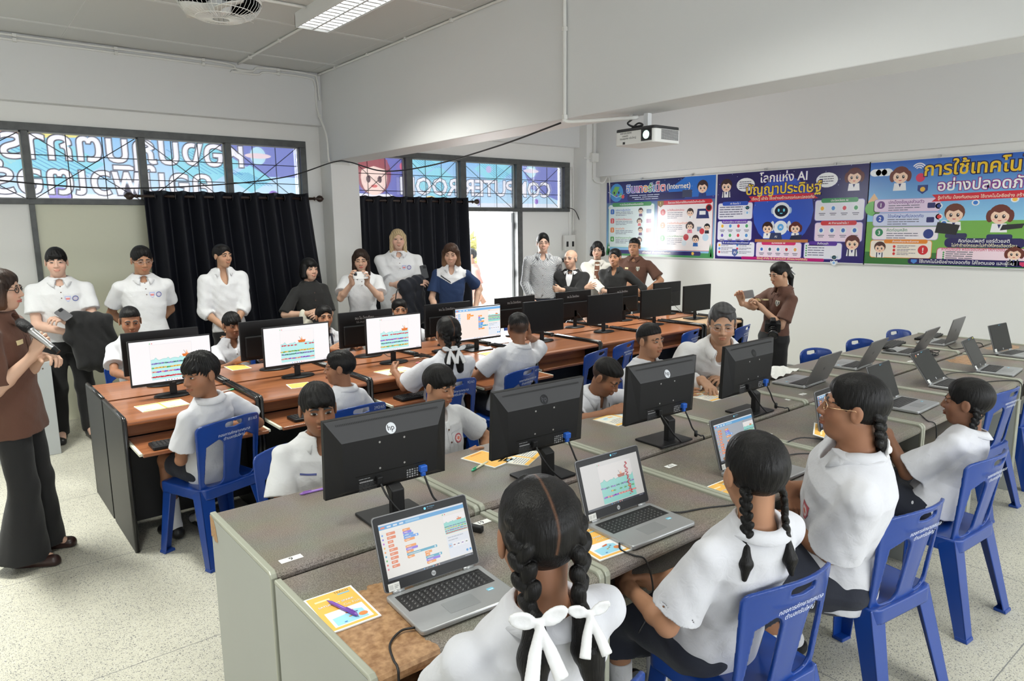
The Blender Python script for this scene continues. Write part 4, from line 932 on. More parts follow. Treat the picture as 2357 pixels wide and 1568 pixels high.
def lam_mat(name, worn=None):
    m = mat(name, (.25, .22, .18), .38); n = m.node_tree.nodes; k = m.node_tree.links; b = n['Principled BSDF']; tc = n.new('ShaderNodeTexCoord')
    v = n.new('ShaderNodeTexNoise'); v.inputs['Scale'].default_value = 330; v.inputs['Detail'].default_value = 2; k.new(tc.outputs['Object'], v.inputs['Vector'])
    r = n.new('ShaderNodeValToRGB'); r.color_ramp.elements[0].position = .36; r.color_ramp.elements[0].color = (.125, .105, .085, 1); r.color_ramp.elements[1].position = .66; r.color_ramp.elements[1].color = (.36, .325, .275, 1); k.new(v.outputs['Fac'], r.inputs[0])
    bump = n.new('ShaderNodeBump'); bump.inputs['Strength'].default_value = .25; bump.inputs['Distance'].default_value = .002; k.new(v.outputs['Fac'], bump.inputs['Height']); k.new(bump.outputs[0], b.inputs['Normal'])
    big = n.new('ShaderNodeTexNoise'); big.inputs['Scale'].default_value = 5; k.new(tc.outputs['Object'], big.inputs['Vector'])
    mu = n.new('ShaderNodeMix'); mu.data_type = 'RGBA'; mu.blend_type = 'MULTIPLY'; mu.inputs[0].default_value = .35; k.new(r.outputs[0], mu.inputs[6]); k.new(big.outputs['Color'], mu.inputs[7]); cur = mu.outputs[2]
    if worn:
        nz_ = n.new('ShaderNodeTexNoise'); nz_.inputs['Scale'].default_value = 9; nz_.inputs['Detail'].default_value = 7; k.new(tc.outputs['Object'], nz_.inputs['Vector'])
        sx = n.new('ShaderNodeSeparateXYZ'); k.new(tc.outputs['Object'], sx.inputs[0])
        def mth(op, a, b_):
            q = n.new('ShaderNodeMath'); q.operation = op
            for i, z in enumerate((a, b_)):
                if z is None: continue
                if isinstance(z, (int, float)): q.inputs[i].default_value = z
                else: k.new(z, q.inputs[i])
            return q.outputs[0]
        tot = None
        for cx, cy, hx_, hy_, am in worn:
            dx = mth('SUBTRACT', mth('ABSOLUTE', mth('SUBTRACT', sx.outputs[0], cx), None), hx_); dy = mth('SUBTRACT', mth('ABSOLUTE', mth('SUBTRACT', sx.outputs[1], cy), None), hy_)
            d = mth('ADD', mth('MAXIMUM', dx, dy), mth('MULTIPLY', mth('SUBTRACT', nz_.outputs['Fac'], .5), am)); tot = d if tot is None else mth('MINIMUM', tot, d)
        mask = mth('LESS_THAN', tot, 0.0)
        chip = n.new('ShaderNodeTexNoise'); chip.inputs['Scale'].default_value = 55; chip.inputs['Detail'].default_value = 6; k.new(tc.outputs['Object'], chip.inputs['Vector'])
        cr = n.new('ShaderNodeValToRGB'); cr.color_ramp.elements[0].position = .3; cr.color_ramp.elements[0].color = (.25, .125, .055, 1); cr.color_ramp.elements[1].position = .7; cr.color_ramp.elements[1].color = (.50, .30, .155, 1); k.new(chip.outputs['Fac'], cr.inputs[0])
        x = n.new('ShaderNodeMix'); x.data_type = 'RGBA'; k.new(mask, x.inputs[0]); k.new(cur, x.inputs[6]); k.new(cr.outputs[0], x.inputs[7]); cur = x.outputs[2]
    k.new(cur, b.inputs['Base Color']); return m
LAM = lam_mat('laminate'); LAMW = lam_mat('laminate_worn', [(.16, .245, .155, .155, .16), (.10, .03, .10, .13, .10), (.52, .02, .12, .022, .05)]); LAMB = lam_mat('laminate_chipped', [(.55, .50, .20, .09, .14)])
GPAN = mat('grey_green_board', (.36, .375, .345), .45, noise=(2, .25, (.40, .415, .385))); GEDGE = mat('grey_green_edge', (.36, .37, .30), .3); GIN = mat('grey_board_inside', (.22, .225, .23), .5)
def gray_desk(label, near, w=.81, lam=None, d=.62, chip=False):
    o = thing('grey_desk', label, 'desk', (0, 0, 0), 0, 'grey laminate computer desks'); zt = .785 if not near else .775; lam = lam or LAM
    pr = [(.0, zt - .022), (.003, zt - .032), (.012, zt - .040), (.03, zt - .042), (d, zt - .042), (d, zt), (.025, zt), (.010, zt - .004), (.002, zt - .012)]
    MB().prism(pr, .022, w - .022, 'x').build('worktop', lam, o)
    for x in (0, w - .022):
        MB().prism([(.006, 0), (d - .004, 0), (d - .004, zt - .004), (.006, zt - .004)], x + .001, x + .021, 'x').build('side_panel', GPAN, o)
        e = MB().prism([(-.004, .0), (.010, .0), (.010, zt - .012), (.016, zt - .004), (d, zt - .004), (d, zt + .010), (.014, zt + .010), (.002, zt + .002), (-.004, zt - .010)], x, x + .022, 'x'); e.build('panel_edge', GEDGE, o, bevel=.004)
    if near:
        MB().prism([(.03, .600), (.04, .594), (d - .1, .594), (d - .1, .630), (.03, .630)], .022, w - .022, 'x').build('keyboard_shelf', lam, o, bevel=.004)
        MB().box((.022, .30, .63), (w - .022, .315, zt - .042)).build('shelf_back', mat('slot_dark', (.03, .03, .03), .6), o)
    if near: MB().box((.022, d - .06, .12), (w - .022, d - .045, zt - .042)).build('back_panel', GIN, o)
    if near: MB().box((.022, .34, .10), (w - .022, .355, .594)).build('modesty_board', GIN, o)
    else: MB().box((.022, .04, .35), (w - .022, .055, zt - .042)).build('modesty_board', GIN, o)
    if chip:
        b = MB(); b.M = Matrix.Rotation(0, 4, 'X'); b.prism([(.545, .70), (.575, .695), (.6, .71), (.616, .70), (.616, .785), (.58, .778), (.56, .75)], -.0015, .0005, 'x'); b.build('chipped_patch', mat('bare_board', (.42, .25, .12), .8, bump=(90, .5)), o)
    return o
GX = [.69 + .815 * i for i in range(8)]
far_g = ['grey desk of the far grey row numbered 9, at its left end', 'grey desk under the second monitor back, with pen and yellow booklet', 'grey desk under the third monitor back', 'grey desk under the monitor before the seated man in glasses', 'grey desk with the first open laptop turned away, beside white paper', 'grey desk with the second laptop turned away', 'grey desk with the third laptop turned away and tangled cables', 'grey desk at the right end of the far grey row']
near_g = ['worn grey desk with bare brown patches in the foreground', 'grey desk under the laptop showing the fishing game with a red column', 'grey desk in front of the girl with two short plaits', 'grey desk in front of the girl in glasses', 'grey desk with a small brown chip beside a closed-screen laptop', 'grey desk in front of the girl seated furthest right', 'grey desk under the laptop with a yellow mark on its corner', 'grey desk at the right end of the near grey row']
for i in range(8):
    gray_desk(far_g[i], False, chip=(i == 0)).location = (GX[i], 2.05, 0)
    gray_desk(near_g[i], True, lam=LAMW if i == 0 else (LAMB if i in (4, 6, 7) else LAM)).location = (GX[i], 1.40, 0)
o = thing('grey_cabinet', 'grey metal cabinet standing behind the woman with a microphone', 'cabinet', (.33, 6.98, 0), rad(0))
MB().box((-.28, -.17, .0), (.30, .20, .79)).build('body', mat('cabinet_grey', (.40, .42, .43), .45), o, bevel=.004); m = MB()
for x, z in ((.02, .74), (.24, .74), (.05, .55), (.2, .3)): m.lathe([(.001, -.174), (.007, -.172), (.007, -.168)], (x, 0, z), 8, 'y')
m.build('screw', mat('rust', (.12, .08, .06), .6), o)

# ------------------------------------------------------------------ blue plastic chairs: seat, backrest, four legs
BLUE = mat('blue_plastic', (.006, .045, .26), .30, coat=.2)
def chair_parts():
    k = MB()
    def yb(z): return -.165 - .20 * (z - .43)
    def sm(a, b, r): h = np.clip(.5 - .5 * (b - a) / r, 0, 1); return b * (1 - h) + a * h + r * h * (1 - h)     # smooth max
    def box2(u, v, cx, cv, hx, hv, r): qx = np.abs(u - cx) - hx + r; qv = np.abs(v - cv) - hv + r; return np.sqrt(np.maximum(qx, 0) ** 2 + np.maximum(qv, 0) ** 2) + np.minimum(np.maximum(qx, qv), 0) - r
    B = Fld()
    def f(X, Y, Z):
        u = X; v = Z + Y * 0; y = Y - (yb(Z) + .9 * X * X * (.6 + np.clip((Z - .43) / .4, 0, 1)) ** 1.0 + .25 * np.clip(Z - .74, 0, 1) ** 2 * 0)
        hw = .186 + .018 * np.clip((v - .43) / .35, 0, 1); top = .825 - .75 * X * X
        out = box2(u / hw * .2, v, 0, .60, .2, .235, .035); out = sm(out, v - top, .03)
        hole = 9.
        for sx in (1, -1): hole = np.minimum(hole, np.maximum(box2(u * sx, v, .105, .575, .045 + .012 * np.clip((.72 - v) / .3, 0, 1), .135, .04), (v - .72) + .55 * (u * sx - .07)))
        hole = np.minimum(hole, np.maximum(box2(u, v, 0, .785, .055, .016, .014), .0 - (v - (.769 + .12 * np.abs(u)))))
        d2 = np.maximum(out, -hole); rim = .0022 * np.exp(-(d2 / .010) ** 2)
        return sm(np.abs(y) - (.0056 + rim), d2, .005)
    B._add('u', f, A(-.23, -.33, .36), A(.23, -.05, .85), .01)
    S = Fld()
    def g(X, Y, Z):
        hw = .205 + .012 * np.clip(Y / .2, -1, 1); r = box2(X / hw * .2, Y, 0, .01, .2, .195, .05); zs = .432 - .016 * np.exp(-((X / .13) ** 2 + ((Y + .02) / .13) ** 2)) - .012 * np.clip(Y - .16, 0, 1) / .05
        sl = sm(np.abs(Z - zs) - .006, r, .01); ap = np.maximum(np.maximum(np.abs(r + .006) - .0055, Z - .43), .375 - Z); return np.minimum(sl, ap)
    S._add('u', g, A(-.23, -.2, .36), A(.23, .22, .45), .01)
    return B.mesh(.0042), S.mesh(.0055)
_b, _s = chair_parts()
CH = thing('blue_chair', 'x', 'chair', (0, 0, 0), 0, 'blue plastic chairs')
mesh_np('backrest', *_b, BLUE, CH); mesh_np('seat', *_s, BLUE, CH)
for sx in (1, -1):
    for sy in (1, -1):
        m = MB(); t = .007; xt, yt, xb, yb_ = .196, (.185 if sy > 0 else -.165), .235, (.215 if sy > 0 else -.265)
        wt, wb = .088, .062
        def P(x, y, z): return (sx * x, sy * abs(y) if True else y, z)
        yt, yb_ = abs(yt), abs(yb_)
        m.hexa([P(xb, yb_, 0), P(xb - wb, yb_, 0), P(xb - wb, yb_ - t, 0), P(xb, yb_ - t, 0), P(xt, yt, .43), P(xt - wt, yt, .43), P(xt - wt, yt - t, .43), P(xt, yt - t, .43)])
        m.hexa([P(xb, yb_, 0), P(xb - t, yb_, 0), P(xb - t, yb_ - wb * .8, 0), P(xb, yb_ - wb * .8, 0), P(xt, yt, .43), P(xt - t, yt, .43), P(xt - t, yt - wt * .9, .43), P(xt, yt - wt * .9, .43)])
        m.hexa([P(xb + .004, yb_ + .004, 0), P(xb - wb, yb_ + .004, 0), P(xb - wb, yb_ - wb * .8, 0), P(xb + .004, yb_ - wb * .8, 0), P(xb + .001, yb_ + .001, .016), P(xb - wb, yb_ + .001, .016), P(xb - wb, yb_ - wb * .8, .016), P(xb + .001, yb_ - wb * .8, .016)])
        m.build('leg', BLUE, CH, bevel=.003)
c = Cv(.0003); c.text('กองการศึกษาเทศบาล', 0, .012, .024, (215, 222, 235), 0, 'c'); c.text('ตำบลกรับใหญ่', 0, -.014, .024, (215, 222, 235), 0, 'c')
def on_back(c, x, z, name='lettering', parent=None):
    M = frame((x, -.165 - .20 * (z - .43) + .9 * x * x * .95 - .0092, z), (1, 0, 0), Vector((0, -.20, 1)).normalized()); return c.build(name, PRINT, M, parent)
on_back(c, 0, .715, 'lettering', CH)
used_ch = []; NUMS = []
def chair(x, y, rz, label, num=None):
    o = CH if not used_ch else copy_tree(CH); used_ch.append(o); place(o, (x, y, 0), rad(rz), label)
    if num: NUMS.append((o, num))
    return o
CHAIRS = [(1.105, 4.13, 18, 'blue chair marked 81/65 under the boy looking back over his shoulder', '81/65'), (1.82, 3.90, 4, 'blue chair marked 292/65 behind the smiling boy in profile', '292/65'), (2.66, 4.10, -2, 'blue chair under the girl with two white bows', '92/65'), (3.22, 4.06, 12, 'blue chair marked 43/65 under the boy touching his ear', '43/65'),
 (4.16, 4.22, 16, 'empty blue chair just behind the boy bending over the desk', None), (4.63, 4.33, 16, 'empty blue chair just left of the plump boy in side view', None), (5.66, 4.37, 14, 'empty blue chair between the plump boy and the man in glasses', None), (6.30, 4.20, 14, 'empty blue chair left of the woman taking a photo', None),
 (1.21, 2.99, 172, 'blue chair behind the boy half hidden by the nearest monitor', None), (1.98, 3.0, 182, 'blue chair of the boy with a round school badge', None), (3.03, 3.04, 186, 'blue chair of the boy bending over the desk', None), (3.68, 3.10, 184, 'blue chair of the plump boy in side view', None),
 (5.48, 2.62, 172, 'nearest of three empty blue chairs by the white wall', None), (6.22, 2.60, 172, 'middle of three empty blue chairs by the white wall', None), (7.02, 2.60, 172, 'furthest of three empty blue chairs by the white wall', None),
 (1.02, 1.19, -4, 'blue chair at the bottom edge under the girl with white ribbons', None), (1.90, 1.18, -8, 'blue chair under the girl with two short plaits', None), (2.73, 1.15, -8, 'blue chair under the girl in glasses', None), (3.58, 1.18, -4, 'blue chair under the girl seated furthest right', None), (5.08, 1.54, -4, 'empty blue chair tucked under the desk behind the rightmost girl', None), (5.86, 1.54, -4, 'empty blue chair cut off by the right edge of the photo', None),
 (1.12, 6.0, 182, 'blue chair of the boy hidden behind the leftmost monitor', None), (1.88, 6.0, 178, 'blue chair of the boy before the white blouse woman', None), (2.7, 6.02, 181, 'blue chair of the girl with a black tie', None), (3.46, 6.02, 180, 'blue chair of the girl hidden up to her eyes', None), (5.0, 5.85, 184, 'empty blue chair behind the far row near the suited man', None), (6.60, 5.88, 176, 'empty blue chair behind the far row near the brown shirted man', None)]
for a in CHAIRS: chair(*a)
# ------------------------------------------------------------------ screens: a fishing game and a block editor
def fish(c, x, y, s, col, L, d=1):
    c.ell(x, y, s, s * .62, col, L, 10); c.poly([(x - d * s * .7, y), (x - d * s * 1.5, y + s * .6), (x - d * s * 1.5, y - s * .6)], tuple(int(v * .7) for v in col), L); c.ell(x + d * s * .45, y + s * .15, s * .16, s * .16, (250, 250, 250), L + 1, 6)
FC = {'p': (150, 80, 175), 'g': (225, 165, 60), 'b': (110, 120, 175), 'r': (215, 40, 60), 'o': (235, 130, 120)}
def game(c, x, y, w, h, rows, L=2, sky=(253, 246, 246), boat=.86, water=(190, 240, 238), dens=1., wave=.55, seed=1, dark=False):
    rd = random.Random(seed); c.rect(x, y, w, h, sky, L); wt = y + h * wave; c.line([(x, y), (x + w, y), (x + w, y + h), (x, y + h), (x, y)], w * .004, (214, 214, 220), L + 1)
    top = [(x + w * i / 24, wt + h * .035 * abs(math.sin(i * .55 + .4)) + (h * .05 if i % 7 == 3 else 0)) for i in range(25)]
    c.poly([(x, y), (x + w, y)] + top[::-1], water, L + 1); c.line(top, h * .012, tuple(int(v * .88) for v in water), L + 2)
    bx = x + w * boat; by = wt + h * .03
    c.poly([(bx - w * .11, by + h * .08), (bx + w * .13, by + h * .085), (bx + w * .10, by), (bx - w * .08, by)], (232, 120, 42) if not dark else (170, 80, 50), L + 3)
    c.ell(bx + w * .01, by + h * .15, w * .022, h * .035, (245, 215, 195), L + 2, 10); c.rect(bx - w * .015, by + h * .08, w * .05, h * .05, (245, 170, 120), L + 2); c.line([(bx - w * .015, by + h * .09), (bx - w * .06, by + h * .19)], w * .008, (70, 60, 60), L + 4)
    for k, (col, v, den) in enumerate(rows):
        n = int(21 * den * dens)
        for i in range(n):
            if den < .8 and rd.random() < .25: continue
            q = x + w * (.04 + .92 * (i + rd.uniform(-.25, .25)) / max(1, n - 1)); q = min(max(q, x + w * .035), x + w * .965); cc = FC[col]; j = rd.random()
            if col == 'p': cc = (140, 60, 190) if j < .5 else (235, 140, 130)
            if col == 'g': cc = (235, 180, 50) if j < .6 else (80, 170, 80)
            if col == 'b': cc = (130, 120, 190) if j < .6 else (60, 140, 130)
            fish(c, q, y + h * v + h * rd.uniform(-.006, .006), w * .033, cc, L + 3 + i % 2, 1 if rd.random() < .5 else -1)
def taskbar(c, w, h, dark=False):
    c.rect(0, 0, w, h * .045, (20, 28, 48) if dark else (247, 243, 246), 2)
    for i, q in enumerate(((70, 160, 230), (120, 120, 125), (60, 60, 70), (90, 170, 220), (230, 120, 110), (240, 190, 170))): c.rect(w * (.40 + .035 * i), h * .014, w * .013, h * .02, q, 3)
    c.rect(w * .9, h * .015, w * .07, h * .012, (150, 150, 160), 3)
def full_game(c, w, h, rows, boat=.86, gx=.24, gw=.52, seed=1, **kw):
    c.rect(0, 0, w, h, kw.pop('page', (252, 248, 249)), 0); game(c, w * gx, h * .06, w * gw, h * .84, rows, 2, boat=boat, seed=seed, **kw)
    c.rect(w * gx, h * .92, w * .012, h * .02, (80, 190, 110), 2); c.rect(w * (gx + .025), h * .92, w * .012, h * .02, (235, 90, 90), 2); taskbar(c, w, h, kw.get('dark'))
def stack(c, x, y, u, seq, L=3):
    for col, ln in seq:
        c.rect(x, y - u * .92, u * ln, u * .92, col, L, u * .2); c.rect(x + u * .4, y - u * 1.05, u * .6, u * .2, col, L); c.rect(x + u * .5, y - u * .62, u * ln * .4, u * .22, (255, 240, 225), L + 1)
        if ln > 6: c.ell(x + u * (ln - .9), y - u * .46, u * .32, u * .32, (250, 250, 250), L + 1, 10)
        y -= u * .96
OR, BL, PU, GR, TE = (252, 158, 62), (92, 160, 240), (140, 110, 232), (110, 190, 100), (70, 170, 200)
def editor(c, w, h, seed=1, dim=(246, 243, 236), rows=(('b', .40, 1), ('g', .30, .8), ('p', .18, 1.2), ('r', .06, 1.4)), cream=False):
    bg = (252, 236, 226) if cream else dim; c.rect(0, 0, w, h, bg, 0); c.rect(0, h * .90, w, h * .07, (84, 168, 226) if not cream else (118, 180, 235), 1); c.rect(0, h * .97, w, h * .03, (232, 236, 242), 1)
    for i, q in enumerate(((250, 130, 90), (230, 240, 250), (230, 240, 250), (230, 240, 250))): c.rect(w * (.02 + .07 * i), h * .918, w * .045, h * .03, q, 2)
    c.rect(w * .30, h * .915, w * .16, h * .04, (150, 205, 240), 2, h * .01); c.rect(0, h * .85, w * .24, h * .05, tuple(min(255, v + 5) for v in bg), 1)
    for i, q in enumerate((BL, PU, (205, 100, 210), (240, 190, 60), OR, TE, GR, (240, 110, 90), (240, 130, 150))): c.ell(w * .025, h * (.80 - .075 * i), w * .010, h * .018, q, 2, 10)
    rd = random.Random(seed)
    if not cream:
        for i in range(9): c.rect(w * .07, h * (.78 - .072 * i), w * rd.uniform(.06, .10), h * .05, (240, 130, 75), 2, h * .01); c.rect(w * .085, h * (.80 - .072 * i), w * .03, h * .012, (255, 220, 200), 3)
    else:
        for i in range(6): c.rect(w * .05, h * (.80 - .06 * i), w * rd.uniform(.05, .08), h * .035, (150, 200, 245), 2, h * .01)
    u = h * .048
    stack(c, w * .25, h * .82, u, ((OR, 3.2), (PU, 3.6), (BL, 4.2), (BL, 6.2), (OR, 4.4)) if not cream else ((OR, 3), (OR, 5.4), (OR, 2.6), (OR, 2.2)))
    stack(c, w * (.25 if not cream else .50), h * (.52 if not cream else .74), u, ((OR, 4.5), (PU, 5), (OR, 3), (TE, 13 if not cream else 7), (OR, 3)) if not cream else ((OR, 3), (PU, 1.5), (TE, 5), (BL, 2.6), (OR, 4.8), (BL, 4), (BL, 3.5), (TE, 8), (BL, 3), (OR, 5)))
    if not cream: stack(c, w * .45, h * .32, u, ((OR, 3), (OR, 2), (TE, 7), (PU, 6), (OR, 4)))
    game(c, w * .725, h * .50, w * .27, h * .34, rows, 2, sky=(252, 248, 246), boat=.7, water=(150, 226, 215), dens=.8, seed=seed, wave=.6)
    c.rect(w * .725, h * .86, w * .012, h * .02, (80, 190, 110), 2); c.rect(w * .75, h * .86, w * .012, h * .02, (235, 90, 90), 2)
    c.rect(w * .725, h * .06, w * .27, h * .40, (236, 240, 248), 2); c.lines(w * .74, h * .42, w * .2, 2, h * .05, (190, 195, 205), 3)
    for i in range(5): c.rect(w * (.735 + .05 * i), h * .24, w * .04, h * .08, (250, 250, 252) if i else (190, 222, 250), 3); fish(c, w * (.755 + .05 * i), h * .28, w * .010, ((235, 150, 110), (150, 60, 70), (90, 100, 150), (140, 90, 180), (110, 120, 90))[i], 4)
    for x in (.94, .98): c.ell(w * x, h * .12, w * .014, h * .024, (70, 160, 225), 4, 12)
    taskbar(c, w, h, not cream)
def hp_logo(c, x, y, r, disc, ink, L=0): c.ell(x, y, r, r * 1.05, disc, L, 28); c.text('hp', x, y - r * .35, r * 1.45, ink, L + 1, 'c', .0)
SCR = screen_mat('screen_lit', 1.0); SCRL = screen_mat('screen_laptop', .72); OFFM = mat('screen_off', (.008, .0085, .009), .35, spec=.25)

# ------------------------------------------------------------------ monitors on the wooden desks
W_, H_ = .495, .294
def monitor(label, x, y, rz, draw=None, oval=True, scrib=False, hpf=False, glare=None):
    o = thing('monitor', label, 'monitor', (x, y, ZW), rz); zb = .088; m = MB()
    m.box((-W_ / 2, -.012, zb), (W_ / 2, .012, zb + H_)); m.build('bezel', BLACKP, o, bevel=.003)
    MB().box((-W_ / 2 + .03, .012, zb + .02), (W_ / 2 - .03, .030, zb + H_ * .62)).build('back_cover', BLACKP, o, bevel=.012)
    if draw: c = Cv(.00012); draw(c, W_ - .014, H_ - .024); c.build('screen', SCR, frame((-W_ / 2 + .007, -.0122, zb + .017), (1, 0, 0), (0, 0, 1)), o)
    else: MB().box((-W_ / 2 + .007, -.0128, zb + .017), (W_ / 2 - .007, -.0118, zb + H_ - .007)).build('screen', OFFM, o)
    c = Cv(.0002); c.text('hp' if hpf else 'acer', 0, .0, .011, (150, 150, 155), 0, 'c'); c.build('logo', PRINT, frame((0, -.0122, zb + .0035), (1, 0, 0), (0, 0, 1)), o)
    MB().box((-.022, .012, .008), (.022, .030, zb + .10)).build('neck', BLACKP, o, bevel=.006)
    if oval: bs = MB().lathe([(.001, 0), (.118, 0), (.122, .004), (.116, .010), (.001, .012)], (0, 0, 0), 36).build('base', BLACKP, o, smooth=True); bs.scale = (1, .72, 1)
    else: bs = MB().prism(rrect(-.12, -.085, .12, .085, .012, 3), 0, .009).build('base', BLACKP, o, bevel=.002)
    bs.location = (0, .015, 0)
    if scrib:
        c = Cv(.0002); c.text('จน.โน.โรงเรียน', 0, 0, .030, (205, 205, 208), 0, 'c', -.004)
        if scrib == 2: c.text('รร.อนุบาล', -.02, -.03, .028, (160, 160, 164), 0, 'c', -.006)
        c.build('handwriting', PRINT, frame((.02, .0125, zb + H_ * .78), (-1, 0, 0), (0, 0, 1)), o)
    return o
G = full_game
NM = [(1.10, 4.84, lambda c, w, h: G(c, w, h, (('b', .46, 1.1), ('g', .34, 1.1), ('p', .22, 1.1), ('r', .08, 1.4)), seed=3), 1, 0, 'lit monitor with the fishing game beside the boy looking back'),
      (1.945, 4.85, lambda c, w, h: G(c, w, h, (('r', .52, .5), ('g', .33, 1.1), ('b', .24, 1.2), ('p', .10, 1.)), seed=5, boat=.62), 1, 0, 'lit monitor with the fishing game, boat in mid screen, red fish on top'),
      (2.73, 4.83, lambda c, w, h: G(c, w, h, (('r', .49, .7), ('p', .32, 1.1), ('b', .21, 1.2), ('g', .09, 1.1)), seed=8), 1, 0, 'lit monitor with the fishing game left of the girl with white bows'),
      (3.57, 4.85, lambda c, w, h: editor(c, w, h, 4, cream=True, rows=(('r', .5, 1.3), ('g', .34, 1.2), ('p', .2, 1.3))), 0, 0, 'lit monitor with cream block editor right of the girl with white bows'),
      (4.29, 4.80, None, 1, 0, 'black monitor right of the boy touching his ear'), (5.12, 4.80, None, 1, 0, 'second black monitor facing us in the near wooden row'), (5.885, 4.78, None, 1, 0, 'third black monitor facing us in the near wooden row'), (6.60, 4.78, None, 0, 1, 'black monitor on the pale maple desk')]
for x, y, dr, ov, hpf, lb in NM: monitor(lb, x, y, 0, dr, ov, False, hpf)
FM = [(1.14, 5.26, 0, 'monitor seen from behind at the left end of the far wooden row'), (1.925, 5.27, 0, 'monitor seen from behind beside the boy before the white blouse woman'), (2.715, 5.26, 2, 'monitor seen from behind with two lines of white handwriting'), (3.545, 5.27, 1, 'monitor seen from behind below the woman in navy and white'), (4.33, 5.26, 1, 'monitor seen from behind in front of the bright doorway'), (5.13, 5.26, 1, 'monitor seen from behind in front of the balding man in a suit'), (5.895, 5.26, 1, 'monitor seen from behind in front of the woman in a black shirt'), (6.70, 5.28, 0, 'monitor seen from behind at the right end of the far wooden row')]
for x, y, sc, lb in FM: monitor(lb, x, y, PI, None, 1, sc)
def cab(label, pts, r=.003, name='cable', mt=WIRE): return tag(MB().tube(cable(pts, 6), r, 6).build(name, mt, smooth=True), label, 'cable')
for i, lb in ((0, 'leftmost'), (1, 'second'), (2, 'third'), (5, 'sixth'), (6, 'seventh'), (7, 'last')):
    x = FM[i][0]; cab('black cable hanging behind the %s monitor of the far wooden row' % lb, [(x + .03, 5.225, .93), (x + .06, 5.17, .86), (x + .09, 5.10, .80), (x + .11, 5.06, .792), (x + .12, 5.0, .79)])

